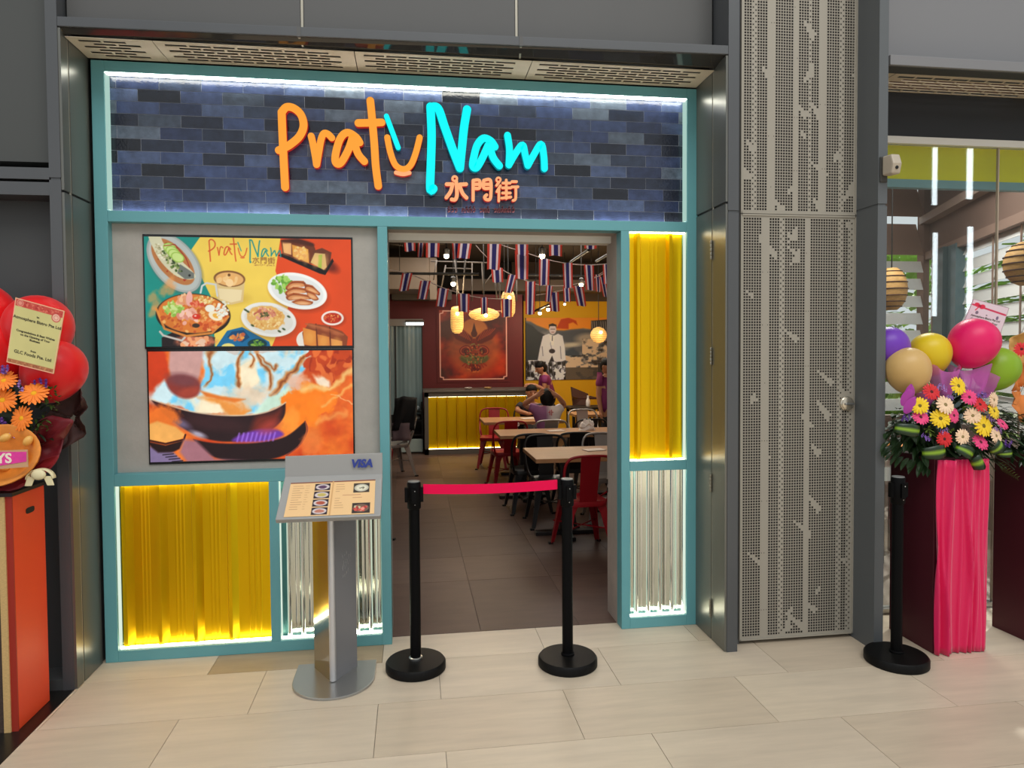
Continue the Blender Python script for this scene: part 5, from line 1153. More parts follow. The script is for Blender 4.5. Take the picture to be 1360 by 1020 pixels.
def bunting(cordpts, y, flags, lab, seed):
    pts = spline([dz(a, b, y) for a, b in cordpts], 6); t = thing('flag_bunting', lab, 'bunting', tuple(pts[0]))
    obj('cord', MB().tube(pts, .004, 6), mat('white_cord', rgb(210, 190, 180), .7), t)
    for e in (pts[0], pts[-1]): obj('hanging_cord', MB().tube([e, Vector((e.x, e.y, ZC))], .003, 4), m_pipe, t)
    for i, (px, py, w, h, ln) in enumerate(flags):
        k = (y+3.82)/929; vs, fs, cs = flag_mesh(dz(px, py, y-.005), w*k, h*k, ln*k, seed*31+i); mb = MB(); mb.add(vs, fs); o = obj('flag', mb, m_fl, t)
        a = o.data.color_attributes.new('ink', 'FLOAT_COLOR', 'POINT'); a.data.foreach_set('color', [v for c in cs for v in c])
bunting([(512, 309), (560, 311), (620, 312), (690, 311), (740, 311), (784, 310), (812, 308)], 2.2, [(543.5, 311, 15, 22, 1), (575, 311, 18, 30, -1), (619, 312, 18, 31, -4), (657, 312, 18, 46, -2), (693, 311, 18, 28, 0), (738, 311, 20, 29, 0), (784, 311, 18, 20, 0)], 'topmost string of red white and blue flags cut by the door head', 1)
bunting([(512, 358), (536, 362), (562, 371), (588, 382), (616, 391), (643, 396), (670, 397)], 3.4, [(541, 363, 13, 23, -5), (565, 373, 13, 24, -5), (589, 383, 14, 24, -4), (616, 390, 14.5, 24, 0), (643, 395, 9, 22, 0), (673, 397, 14, 24, 0)], 'string of flags swagging down from the upper left over the red poster', 2)
bunting([(632, 326), (645, 340), (664, 356), (682, 366), (705, 375), (722, 379), (755, 379), (785, 371), (812, 358)], 3.0, [(660, 356, 15, 19, 1), (681, 365, 11, 24, -6), (704.5, 374, 13, 44, -1), (730, 379, 9, 22, -2), (752.5, 380, 10, 21, 1)], 'string of flags dipping across the centre behind the others', 3)
bunting([(640, 312), (668, 326), (690, 333), (724, 344), (753, 350), (783, 352), (812, 350)], 2.5, [(560, 313, 8, 28, -2), (606, 312, 12, 32, 1), (693, 333, 18, 38, 0), (723, 344, 14, 35, -1), (753.5, 349, 13, 34, 1), (782, 352, 14, 34, 2), (805.5, 351, 10, 27, 1)], 'string of flags from top left down to the right jamb', 4)
bunting([(712, 392), (736, 388), (770, 379), (793, 366), (812, 354)], 3.9, [(735, 388, 14, 26, 2), (768, 380, 15, 27, 5), (794, 365, 8, 23, 1), (800, 368, 10, 27, 5)], 'lowest string of flags rising to the right in front of the mural', 5)
# ---- doorway to the kitchen, left of the red wall
a, b = dz(517, 600, YW-.02), dz(561, 433, YW-.02)
kd = struct('door_3', MB().box(a.x-.3, b.x, YW-.015, YW, 0, b.z), mat('kitchen_dark', rgb(26, 32, 34), .6))
struct('door_casing', MB().box(a.x-.3, b.x+.01, YW-.10, YW, b.z, dz(540, 424, YW).z), mat('grey_casing', rgb(150, 144, 140), .5), kd)
cm = MB(); xs0, xs1 = a.x-.2, b.x-.02; q = random.Random(2); rows = []
for i in range(41):
    x = xs0+(xs1-xs0)*i/40; rows.append([(x, YW-.05+.006*math.sin(i*.42)+.003*math.sin(i*1.7), z) for z in (.55, 1.2, 1.9, b.z)])
struct('strip_curtain', MB().grid(rows), mat('grey_plastic_curtain', rgb(118, 140, 146), .25, noise=(3, .15, (4, 1, .4))), kd, smooth=180)
struct('curtain_edge', MB().box(dz(526, 500, YW-.06).x-.012, dz(526, 500, YW-.06).x+.006, YW-.075, YW-.06, .3, b.z), m_dk, kd)
fl_ = dz(551, 429, YW-.12); tl = thing('tube_light', 'short white tube light over the grey curtained doorway', 'light', tuple(fl_)); obj('tube', MB().box(fl_.x-.14, fl_.x+.14, YW-.14, YW-.10, fl_.z-.03, fl_.z+.01), mat_emit('cool_tube', (.85, 1, 1, 1), 3), tl); obj('fitting', MB().box(fl_.x-.15, fl_.x+.15, YW-.14, YW-.10, fl_.z+.01, fl_.z+.05), m_pipe, tl)
# trolley with bags by the doorway
tx0, tx1 = dz(541, 560, 7.2).x, dz(562, 560, 7.2).x; z_ = lambda py: dz(550, py, 7.2).z
tr_ = thing('service_trolley', 'black service trolley with pale bags left of the glowing counter', 'trolley', ((tx0+tx1)/2, 7.4, 0))
for py in (546, 558, 577): obj('shelf', MB().box(tx0, tx1, 7.2, 7.6, z_(py)-.02, z_(py)), m_dk, tr_)
for x in (tx0+.015, tx1-.015):
    for y in (7.22, 7.58): obj('leg', MB().box(x-.012, x+.012, y-.012, y+.012, 0, z_(536)), m_dk, tr_)
for k, (py, c_) in enumerate(((545, (206, 222, 226)), (557, (150, 160, 160)))):
    p = dz(551, py, 7.35); o = obj('plastic_bag', MB().ball(p+Vector((0, 0, .03)), (.085, .12, .05), 12, 8), mat(f'bag_{k}', rgb(*c_), .35), None, smooth=180, own=tuple(p)); tag(o, ('white plastic bag on the top shelf of the black trolley', 'grey plastic bag on the lower shelf of the black trolley')[k], 'bag')
crate = obj('polystyrene_box', MB().box(tx0-.12, tx1-.01, 7.1, 7.18, .02, .22), mat('pale_box', rgb(170, 190, 190), .6), None, bevel=.01, own=((tx0+tx1)/2, 7.14, .02)); tag(crate, 'pale box on the floor before the black trolley', 'box')
# ---- glowing counter
CY = 6.9; c0, c1 = dz(564, 560, CY).x, 1.86; cz_ = .955
m_cnt = mat('grey_counter', rgb(92, 86, 80), .5)
ct = thing('service_counter', 'grey service counter with glowing yellow ribbed front under the red poster', 'counter', ((c0+c1)/2, CY, 0))
obj('counter_body', MB().box(c0, c1, CY+.05, CY+.62, 0, cz_).box(c0, c0+.06, CY, CY+.05, 0, cz_).box(c0, c1, CY, CY+.05, 0, .085).box(c0, c1, CY, CY+.05, .885, cz_), m_cnt, ct)
obj('worktop', MB().box(c0-.02, c1, CY-.02, CY+.65, cz_, cz_+.03), m_cnt, ct, bevel=.004)
x = c0+.06; out = [(x, CY+.045)]
while x < c1-.16: out += [(x+.120, CY+.045), (x+.130, CY+.018), (x+.142, CY+.018), (x+.152, CY+.045)]; x += .152
obj('ribbed_front', MB().grid([[(p, y, .085) for p, y in out], [(p, y, .885) for p, y in out]]), m_yel, ct)
m_ledc = mat_emit('counter_led', (1, .9, .55, 1), 9)
for z0, ya in ((.085, .006), (.881, .022)): obj('light_strip', MB().box(c0+.06, c1, CY+ya, CY+.036, z0, z0+.004), m_ledc, ct)
for px, lab, c_ in ((622, 'small white dish on the counter, left', (214, 200, 196)), (648, 'small tan bowl on the counter, right', (206, 170, 120))):
    p = dz(px, 521, CY+.1); p.z = cz_+.03; o = obj('dish', MB().lathe([(.02, 0), (.05, .012), (.06, .035), (.055, .035), (.04, .014), (0, .008)], 16, p), mat('dish_'+str(px), rgb(*c_), .4), None, smooth=60, own=tuple(p)); tag(o, lab, 'dish')
# ---- posters
def garuda():
    c = Canvas(90, 92, 2.2, (106, 30, 22)); n1, n2 = c.noise(30, 24, 3, 4), c.noise(16, 14, 5, 4)
    c.C = np.array((84, 22, 18))+(np.array((214, 84, 34))-np.array((84, 22, 18)))*np.clip((n1-.38)*3, 0, 1)[..., None]; c.put(np.clip((n2-.55)*4, 0, 1)*.6, (70, 34, 30)); c.ell(68, 78, 26, 12, (206, 70, 26), -30, 14, .6); c.ell(20, 68, 18, 10, (196, 60, 26), 20, 12, .5)
    c.ell(46, 52, 34, 32, (190, 120, 76), 0, 9, .5); c.ell(46, 26, 18, 15, (196, 128, 70), 0, 2, .8)
    D = (70, 24, 18)
    for sx in (-1, 1):
        X = lambda v: 46+sx*v
        c.poly([(X(2), 36), (X(14), 26), (X(28), 22), (X(31), 28), (X(24), 38), (X(10), 44), (X(2), 44)], (96, 28, 22), 2, .9)
        for k in range(6): c.line([(X(5+k*3), 40-k*1.5), (X(11+k*3.4), 28-k*.8)], 1, (170, 80, 50), .8)
        c.ell(X(12), 53, 8, 6.5, (112, 30, 26), sx*20); c.ring(X(12), 53, 6, 4.6, 1, (180, 90, 60), sx*20); c.ring(X(10), 54, 3, 2.4, .9, (60, 20, 20)); c.ell(X(11), 66, 9, 4, (90, 92, 58), sx*-24, 2, .9)
        for k in range(4): c.line([(X(3+k*3), 72-k*.6), (X(4+k*4), 80-k*2.2)], 1.6, (150, 44, 30))
        c.line([(X(3), 60), (X(12), 64), (X(17), 60)], 1.6, (110, 112, 66))
    c.ell(46, 54, 5.5, 10, (140, 60, 36)); c.ell(46, 66, 8, 6, (104, 100, 60)); c.ell(46, 31, 4.2, 4.6, (90, 40, 30)); c.poly([(43, 28), (46, 16), (49, 28)], (80, 36, 30)); c.ell(46, 44, 4, 7, (120, 40, 28)); c.speck(46, 60, 12, 16, 90, 1, [(190, 120, 70), (70, 40, 30), (126, 130, 80), (160, 60, 40)], 8); c.ell(46, 76, 9, 5, (120, 34, 24), 0, 2, .9); c.speck(46, 77, 9, 5, 30, 1, [(200, 110, 60), (80, 24, 20)], 9)
    W_ = (226, 160, 140); b = [(5, 0.9), (85, .9), (85, 3.5), (89, 4.5), (89, 87.5), (85, 88.5), (85, 91), (5, 91), (5, 88.5), (1, 87.5), (1, 4.5), (5, 3.5), (5, .9)]; c.C = np.clip(100+(c.C-112)*1.15, 8, 255); c.line(b, 1.5, (240, 178, 160))
    return c
A_, B2 = dz(583, 412, YW-.012), dz(674, 504, YW-.012)
po = thing('wall_poster', 'red and orange poster of a winged emblem with pale border on the dark red wall', 'poster', ((A_.x+B2.x)/2, YW, B2.z))
obj('board', MB().box(A_.x-.04, B2.x+.04, YW-.010, YW, B2.z-.04, A_.z+.04), m_rw, po)
garuda().build('print', [Vector((A_.x, YW-.012, A_.z)), Vector((B2.x, YW-.012, A_.z)), Vector((B2.x, YW-.012, B2.z)), Vector((A_.x, YW-.012, B2.z))], mat_print('poster_ink', 0, .4), po)
def mural():
    c = Canvas(150, 82, 1.9, (112, 112, 110)); n1, n2, n3 = c.noise(30, 12, 3, 4), c.noise(7, 5, 6, 4), c.noise(40, 20, 9, 3)
    c.C = np.array((92, 92, 92))+(np.array((176, 166, 152))-np.array((92, 92, 92)))*np.clip((n1-.35)*2.2, 0, 1)[..., None]
    c.poly([(0, -2), (152, -2), (152, 16), (86, 16), (76, 14), (50, 17), (30, 16), (14, 10), (6, 5), (0, 4)], (224, 138, 48), 2); c.poly([(40, 14), (46, 2), (56, 0), (66, 4), (68, 10), (62, 6), (56, 8), (56, 15)], (186, 70, 24), 1.5)
    c.poly([(-1, 6), (8, 10), (16, 18), (24, 22), (24, 56), (-1, 58)], (58, 62, 64), 2); c.poly([(44, 20), (60, 16), (88, 16), (80, 36), (60, 34), (44, 30)], (84, 86, 88), 4); c.ell(58, 36, 16, 3, (206, 188, 156), -6, 3, .8); c.ell(82, 28, 16, 7, (176, 156, 130), 0, 5, .8)
    c.poly([(46, 60), (52, 44), (62, 40), (70, 46), (72, 56), (60, 62)], (70, 78, 84), 3)
    town = np.clip((n2-.42)*7, 0, 1)
    mask = ((c.Y > 50) & (c.X > 44) & (c.Y < 66)) | ((c.X > 74) & (c.Y > 28) & (c.Y < 58)); c.put(mask*town, (206, 176, 140)); c.put(mask*np.clip((.42-n2)*7, 0, 1), (58, 48, 42)); c.put((c.Y > 66)*.8, (74, 66, 58)); c.put((c.Y > 66)*town*.5, (126, 106, 84)); c.put((c.X > 95)*(c.X < 116)*(c.Y > 60)*.9, (56, 56, 58))
    crowd = (c.Y > 56) & (c.X < 52); c.put(crowd*.95, (70, 66, 64)); n4 = c.noise(4, 5, 12, 3); c.put(crowd*np.clip((n4-.5)*9, 0, 1), (216, 208, 210)); c.put(crowd*np.clip((.42-n4)*9, 0, 1), (28, 26, 28))
    for x in range(4, 52, 6): c.line([(x, 57), (x+2, 82)], .7, (206, 200, 200), .6)
    c.poly([(86, 4), (112, 2), (112, 17), (86, 17)], (60, 56, 54), 1)
    for k in range(9): c.line([(87+k*3, 5), (88+k*3, 16)], 1.1, (160, 150, 140), .8)
    c.poly([(22, 24), (30, 21), (36, 24), (42, 21), (48, 24), (51, 40), (52, 56), (46, 58), (24, 58), (15, 56), (18, 40)], (216, 206, 204), 1); c.line([(21, 38), (22, 50)], 1, (130, 124, 124)); c.line([(45, 38), (46, 54)], 1, (130, 124, 124)); c.line([(34, 24), (32, 34), (34, 44)], .9, (150, 144, 144)); c.poly([(31, 24), (34, 23), (37, 24), (36, 36), (33, 36)], (232, 226, 226), 1); c.line([(34.5, 24), (34.3, 30)], 1, (60, 56, 60)); c.ell(34, 44, 4, 3, (58, 50, 52)); c.poly([(30, 58), (34, 50), (37, 58)], (50, 46, 50))
    c.ell(35, 15.5, 4.8, 6.2, (206, 186, 176)); c.poly([(30, 14), (30, 9), (35, 7.4), (40, 9.4), (40, 14), (38.5, 11), (31.6, 11)], (50, 42, 42)); c.line([(32.4, 15), (37.8, 15)], .8, (90, 70, 66)); c.line([(33.6, 19), (36.6, 19)], .7, (140, 90, 86)); c.C = np.clip((128+(c.C-116)*1.3)*np.array((.94, 1.0, 1.12)), 8, 255)
    return c
A_, B2 = dz(698.5, 422, YM-.02), dz(848, 503, YM-.02)
mu = thing('wall_mural', 'grey mural of a standing man in a white suit before hills and a town', 'mural', ((A_.x+B2.x)/2, YM, B2.z))
obj('board', MB().box(A_.x-.01, B2.x, YM-.018, YM, B2.z, A_.z), m_dk, mu)
mural().build('print', [Vector((A_.x, YM-.02, A_.z)), Vector((B2.x, YM-.02, A_.z)), Vector((B2.x, YM-.02, B2.z)), Vector((A_.x, YM-.02, B2.z))], mat_print('mural_ink', 0, .5), mu)
# ---- tables
TZ = .71; m_tt = mat('oak_laminate', rgb(176, 128, 84), .45, noise=(6, .12, (1, 8, 1))); m_bm = mat('black_metal', rgb(18, 17, 18), .4)
def table(x0, x1, y0, y1, lab, feet=None):
    t = thing('dining_table', lab, 'table', ((x0+x1)/2, (y0+y1)/2, 0)); obj('tabletop', MB().box(x0, x1, y0, y1, TZ-.035, TZ), m_tt, t, bevel=.004)
    for cx in feet or [(x0+x1)/2]:
        cy = (y0+y1)/2; p = obj('pedestal', MB().box(cx-.035, cx+.035, cy-.035, cy+.035, .03, TZ-.035), m_bm, t, bevel=.004); obj('foot', MB().box(cx-.26, cx+.26, cy-.04, cy+.04, 0, .035).box(cx-.04, cx+.04, cy-.26, cy+.26, 0, .035), m_bm, t, bevel=.006); obj('mount_plate', MB().box(cx-.15, cx+.15, cy-.15, cy+.15, TZ-.05, TZ-.035), m_bm, t)
    return t
def tz(px, py): return at(px, py, 'z', TZ)
a = tz(713.5, 610); b = tz(699, 594.6)
table(a.x-.01, a.x+1.25, a.y, b.y, 'oak topped table nearest the doorway, with the red chair pulled up to it', [a.x+.30])
T1 = (a.x, a.y, b.y)
a2 = tz(664.5, 579); b2 = tz(690, 568.5)
table(a2.x, a2.x+1.32, a2.y, b2.y-.10, 'long oak topped table in the second row, with crumpled napkins on it', [a2.x+.28, a2.x+1.05])
T2 = (a2.x, a2.y, b2.y-.10)
a3 = tz(643, 561); table(a3.x, a3.x+1.0, a3.y, a3.y+.62, 'oak topped table the seated couple share', [a3.x+.5]); T3 = (a3.x, a3.y, a3.y+.62)
a4 = tz(764, 551); table(a4.x, a4.x+.9, a4.y, a4.y+.5, 'oak topped table far right by the silver chair', [a4.x+.45]); T4 = (a4.x, a4.y, a4.y+.5)
# ---- metal cafe chairs: prototype at the origin faces +y, back at -y
def make_chair(lab, m, group, n=''):
    t = thing('metal_chair', lab, 'chair', (0, 0, 0), group); SH, BH, w = .42, .785, .165
    sq = lambda s, z: [Vector((sx*s, sy*s, z)) for sx, sy in ((-1, -1), (1, -1), (1, 1), (-1, 1))]
    mb = MB(); r_ = .05; pts = []
    for cx, cy, a0 in ((w-r_, w-r_, 0), (-w+r_, w-r_, PI/2), (-w+r_, -w+r_, PI), (w-r_, -w+r_, 1.5*PI)):
        for k in range(5): a = a0+PI/2*k/4; pts.append(Vector((cx+r_*math.cos(a), cy+r_*math.sin(a), 0)))
    n_ = len(pts); lv = [(1.0, SH-.045), (1.03, SH-.008), (1.0, SH), (.86, SH-.004), (.80, SH-.010), (.0, SH-.012)]
    vs = [Vector((p.x*s, p.y*s, z)) for s, z in lv for p in pts]; fs = [(i*n_+j, i*n_+(j+1) % n_, (i+1)*n_+(j+1) % n_, (i+1)*n_+j) for i in range(len(lv)-1) for j in range(n_)]
    obj('seat', mb.add(vs, fs), m, t, smooth=50)
    for sx in (-1, 1):
        for sy in (-1, 1):
            tx, ty, bx_, by_ = sx*.15, sy*.15, sx*.205, sy*(.21 if sy > 0 else .225)
            # folded-angle leg: two tapering plates meeting at the outer corner
            def plate(du, dv):
                a = [Vector((tx, ty, SH-.02)), Vector((tx-sx*.085*du, ty-sy*.085*dv, SH-.02)), Vector((tx*1.07-sx*.055*du, ty*1.07-sy*.055*dv, SH-.10)), Vector((bx_-sx*.030*du, by_-sy*.030*dv, .012)), Vector((bx_, by_, .012))]
                nrm_ = Vector((-sx*.006*dv, -sy*.006*du, 0)); b_ = [v+nrm_ for v in a]; return a, b_
            mb = MB()
            for du, dv in ((1, 0), (0, 1)):
                a, b_ = plate(du, dv); k = len(a); mb.add(a+b_, [tuple(range(k)), tuple(range(k, 2*k))[::-1]]+[(i, (i+1) % k, k+(i+1) % k, k+i) for i in range(k)])
            lg = obj('leg', mb, m, t); obj('rubber_foot', MB().box(bx_-.018, bx_+.018, by_-.018, by_+.018, 0, .016), m_bm, lg)
    arc = [(-.165, -.14, SH-.01), (-.195, -.185, SH+.14), (-.198, -.215, SH+.26), (-.175, -.235, BH-.035), (-.12, -.245, BH-.006), (0, -.250, BH), (.12, -.245, BH-.006), (.175, -.235, BH-.035), (.198, -.215, SH+.26), (.195, -.185, SH+.14), (.165, -.14, SH-.01)]
    obj('back_frame', MB().tube(spline(arc, 5), .0115, 8), m, t, smooth=180)
    obj('back_splat', MB().hexa([(-.070, -.165, SH-.02), (.070, -.165, SH-.02), (.070, -.160, SH-.02), (-.070, -.160, SH-.02)], [(-.078, -.254, BH-.002), (.078, -.254, BH-.002), (.078, -.249, BH-.002), (-.078, -.249, BH-.002)]), m, t, bevel=.002)
    for sx in (-1, 1): obj('arm_brace', MB().tube(spline([(sx*.197, -.205, SH+.20), (sx*.190, -.10, SH+.07), (sx*.160, .02, SH-.005)], 5), .008, 6), m, t, smooth=180)
    obj('leg_brace', MB().tube([(-.185, -.19, .20), (.185, .185, .20)], .006, 6).tube([(.185, -.19, .20), (-.185, .185, .20)], .006, 6), m, t)
    return t
m_cr_ = mat('red_chair_paint', rgb(150, 16, 28), .35); m_cb = mat('black_chair_paint', rgb(20, 19, 20), .35); m_cg = mat('silver_chair_metal', rgb(170, 166, 162), .32, metal=.6)
GR, GBk, GS = 'red metal chairs', 'black metal chairs', 'silver metal chairs'
c_r = make_chair('red metal chair with its back to the doorway, at the nearest table', m_cr_, GR); c_b = make_chair('black metal chair left of two before the second table', m_cb, GBk); c_s = make_chair('silver metal chair facing out across the nearest table by the jamb', m_cg, GS)
def put_chair(proto, x, y, rot, lab=None, first=False):
    if first: proto.location = (x, y, 0); proto.rotation_euler = (0, 0, rot); return proto
    g = proto['group']; return copy_thing(proto, (x, y, 0), rot, lab, g)
fr_ = at(770, 690, 'y', 1.55); put_chair(c_r, 1.335, 1.60, .05, first=True)
put_chair(c_b, at(705, 590, 'y', 2.85).x, 3.05, .05, first=True)
put_chair(c_s, 1.80, 2.50, PI-.1, first=True)
put_chair(c_b, at(768, 590, 'y', 2.85).x, 3.07, -.05, 'black metal chair right of two before the second table')
put_chair(c_b, at(732, 600, 'y', 2.40).x, 2.46, PI, 'black metal chair behind the nearest table facing the doorway')
put_chair(c_s, 1.86, 1.50, .9, 'silver metal chair cut by the right jamb beside the front red chair')
put_chair(c_r, at(677, 600, 'y', 4.35).x-.05, 4.28, .1, 'red metal chair drawn up to the near side of the couples table')
put_chair(c_r, at(655, 600, 'y', 5.6).x, 5.62, PI-.2, 'red metal chair farthest left against the glowing counter')
wx, wy = at(722, 545, 'y', 4.45).x, 4.45
put_chair(c_s, at(735, 560, 'y', 4.28).x-.07, 4.30, 0, 'silver metal chair the woman in white sits on')
put_chair(c_b, at(760, 560, 'y', 4.1).x+.20, 4.32, .1, 'black metal chair right of the woman in white')
put_chair(c_s, at(783, 545, 'y', 5.0).x, 5.15, PI, 'silver metal chair behind the far right table')
put_chair(c_s, at(535, 590, 'y', 5.3).x-.12, 5.2, PI/2+.45, 'silver metal chair at the left jamb with a black jacket over it')
put_chair(c_r, at(524, 650, 'y', 1.9).x-.30, 2.0, PI/2-.3, 'red metal chair mostly hidden by the left jamb')
# jacket over the left silver chair
jx = at(532, 555, 'y', 5.1); jk = thing('jacket', 'black jacket hanging over the silver chair at the left jamb', 'jacket', (jx.x, 5.0, .42))
rows = []
for j in range(9):
    v = j/8; rows.append([(jx.x-.06+.26*u-.04*v+.02*math.sin(u*9), 4.98+.03*math.sin(u*8+v*4)-.10*math.sin(PI*v)*.3, 1.03-.40*v-.05*abs(u-.5)) for u in [i/10 for i in range(11)]])
obj('jacket_cloth', MB().grid(rows), mat('black_cloth', rgb(16, 16, 20), .8), jk, smooth=180, solid=.03)
rows = [[(jx.x-.10+.22*u, 4.95+.02*math.sin(u*7), .70-.22*v) for u in [i/8 for i in range(9)]] for v in [k/5 for k in range(6)]]
obj('jacket_lining', MB().grid(rows), mat('mauve_cloth', rgb(120, 102, 108), .8), jk, smooth=180, solid=.02)
# things on the tables
m_wh = mat('white_tissue', rgb(232, 226, 222), .7)
def napkin(px, py, lab, sc=1):
    p = tz(px, py); q = random.Random(px); rows = []
    for j in range(7):
        th = PI*j/14; rows.append([Vector((p.x, p.y, TZ))+Vector((math.cos(a)*math.cos(th)*.075*sc*(1+.25*q.uniform(-1, 1)), math.sin(a)*math.cos(th)*.06*sc*(1+.25*q.uniform(-1, 1)), math.sin(th)*.085*sc*(1+.25*q.uniform(-1, 1)))) for a in [2*PI*i/12 for i in range(12)]])
    for r in rows: r.append(r[0])
    rows[0] = [Vector((v.x, v.y, TZ+.001)) for v in rows[0]]
    o = obj('napkin', MB().grid(rows), m_wh, None, own=(p.x, p.y, TZ)); tag(o, lab, 'napkin')
napkin(780, 571, 'heap of crumpled white napkins at the right of the second table', 1.25); napkin(683, 566, 'crumpled white napkin at the left of the second table', .8)
def menucard(px, py, lab, w=.09, d=.06):
    p = tz(px, py); o = obj('menu_card', MB().box(p.x-w, p.x+w, p.y-d, p.y+d, TZ, TZ+.008, rot=.2), mat('card_'+str(px), rgb(226, 210, 196), .5), None, bevel=.002, own=(p.x, p.y, TZ)); tag(o, lab, 'menu card')
menucard(738, 572.5, 'small white card lying in the middle of the second table'); menucard(789, 598, 'white card lying on the nearest table by the right jamb')
menucard(702, 556, 'white card on the couples table', .10, .08)
# dark seats and bottles against the mustard wall
hb = at(773, 530, 'y', 7.2); hc_ = thing('wooden_armchair', 'dark brown wooden high chair against the mustard wall', 'chair', (hb.x, 7.2, 0)); m_wd = mat('dark_brown_wood', rgb(64, 30, 26), .5)
zt_ = at(773, 516, 'y', 7.2).z
obj('seat', MB().box(hb.x-.12, hb.x+.20, 7.1, 7.4, .62, .66), m_wd, hc_, bevel=.005); obj('backrest', MB().hexa([(hb.x-.11, 7.36, .66), (hb.x+.18, 7.36, .66), (hb.x+.18, 7.40, .66), (hb.x-.11, 7.40, .66)], [(hb.x-.13, 7.42, zt_+.02), (hb.x+.16, 7.42, zt_-.10), (hb.x+.16, 7.46, zt_-.10), (hb.x-.13, 7.46, zt_+.02)]), m_wd, hc_, bevel=.005)
for sx in (-.10, .18):
    for y in (7.12, 7.38): obj('leg', MB().box(hb.x+sx-.018, hb.x+sx+.018, y-.018, y+.018, 0, .62), m_wd, hc_)
    obj('armrest', MB().box(hb.x+sx-.018, hb.x+sx+.018, 7.1, 7.4, .80, .83), m_wd, hc_)
obj('tray', MB().box(hb.x-.12, hb.x+.20, 7.0, 7.14, .80, .83), m_wd, hc_)
bp_ = at(781, 533, 'y', 6.6); sd = thing('side_table', 'black side table with a white bottle near the mustard wall', 'table', (bp_.x, 6.6, 0)); tzz = at(781, 540, 'y', 6.6).z
obj('tabletop', MB().box(bp_.x-.32, bp_.x+.3, 6.4, 6.9, tzz-.03, tzz), m_bm, sd)
for sx in (-.26, .24):
    for y in (6.45, 6.85): obj('leg', MB().box(bp_.x+sx-.02, bp_.x+sx+.02, y-.02, y+.02, 0, tzz-.03), m_bm, sd)
bt = thing('bottle', 'white bottle standing on the black side table', 'bottle', (bp_.x, 6.6, tzz)); obj('bottle_body', MB().lathe([(.028, 0), (.034, .01), (.034, .09), (.014, .13), (.014, .15)], 14, (bp_.x, 6.6, tzz)), m_wh, bt, smooth=50); obj('cap', MB().lathe([(.016, .148), (.016, .17), (.0, .172)], 12, (bp_.x, 6.6, tzz)), m_wh, bt)
bn = struct('baseboard_back', MB().box(XR, 3.72, YM-.02, YM, 0, .1), m_dk)
# ================================================================== NEIGHBOURING SHOP, seen through its glass
NZ = 3.62; m_br = mat('brown_inner_wall', rgb(128, 104, 94), .7); m_slatw = mat('white_louvre', rgb(238, 238, 238), .55); m_slatb = mat('brown_louvre', rgb(150, 124, 112), .6)
Cn, dv2 = Vector((5.67, 3.2, 0)), Vector((-.394, -.919, 0)); nv = Vector((.919, -.394, 0))
struct('shop_floor', MB().box(2.47, 6.2, .02, 2.9, -.05, 0).box(2.9, 6.2, 2.9, 5.2, -.05, 0), mat('shop_floor_tile', rgb(126, 112, 100), .4))
struct('shop_ceiling', MB().box(2.45, 5.9, .02, 3.3, NZ, NZ+.1), mat('brown_ceiling', rgb(112, 92, 84), .75))
struct('wall_shop_left', MB().box(2.44, 2.47, .05, 2.9, 0, NZ), m_br); struct('wall_shop_back', MB().box(2.44, 2.9, 2.88, 2.94, 0, NZ).box(2.87, 2.9, 2.94, 3.3, 0, NZ).box(2.9, 4.9, 3.2, 3.3, 0, NZ), m_br)
struct('wall_shop_front', MB().box(4.7, 5.6, -.02, .1, 0, 5), m_clad_dk)
# louvred window in the far wall
w1 = struct('window_1', MB().box(4.9, 5.67, 3.2, 3.3, 0, .85).box(4.9, 4.96, 3.2, 3.3, .85, NZ).box(5.60, 5.67, 3.2, 3.3, .85, NZ), m_br)
zz = .9
while zz < NZ-.1:
    top = zz > 2.5; p = .42 if top else .19; h = .36 if top else .125
    mb = MB().hexa([(4.96, 3.20, zz), (5.60, 3.20, zz), (5.60, 3.215, zz), (4.96, 3.215, zz)], [(4.96, 3.20+h*.35, zz+h), (5.60, 3.20+h*.35, zz+h), (5.60, 3.215+h*.35, zz+h), (4.96, 3.215+h*.35, zz+h)])
    struct('slat', mb, m_slatb if top else m_slatw, w1); zz += p
# slanted louvred window wall on the right
w2 = struct('window_2', MB(), m_br) if False else None
def slab(p, q_, z0, z1, t0=0, t1=.1): return [Cn+dv2*a+nv*t+Vector((0, 0, z)) for a, t, z in ()] 
def wbox(mb, a0, a1, z0, z1, t0, t1): return mb.hexa([Cn+dv2*a+nv*t+Vector((0, 0, z0)) for a, t in ((a0, t0), (a1, t0), (a1, t1), (a0, t1))], [Cn+dv2*a+nv*t+Vector((0, 0, z1)) for a, t in ((a0, t0), (a1, t0), (a1, t1), (a0, t1))])
mb = MB(); wbox(mb, 0, 3.4, 2.62, NZ, 0, .1); wbox(mb, 0, 3.4, 0, .85, 0, .1); wbox(mb, 3.0, 3.4, .85, 2.62, 0, .1)
w2 = struct('window_2', mb, m_br)
mb = MB(); wbox(mb, -.02, 3.4, 2.95, 3.03, -.10, 0); struct('beam', mb, mat('pale_brown_beam', rgb(168, 146, 134), .6), w2)
mb = MB(); wbox(mb, -.02, 3.4, 2.56, 2.64, -.05, .02); struct('window_head', mb, m_slatb, w2)
zz = .9
while zz < 2.52:
    h = .115; mb = MB(); ks = [(.0, 0), (.013, 0)]
    mb.hexa([Cn+dv2*a+nv*t+Vector((0, 0, zz)) for a, t in ((.02, 0), (3.0, 0), (3.0, .012), (.02, .012))], [Cn+dv2*a+nv*t+Vector((0, 0, zz+h)) for a, t in ((.02, .05), (3.0, .05), (3.0, .062), (.02, .062))])
    struct('slat', mb, m_slatw, w2); zz += .158
mb = MB()
for a in (.12, 1.75, 2.3): wbox(mb, a, a+.012, .9, 2.6, -.012, 0)
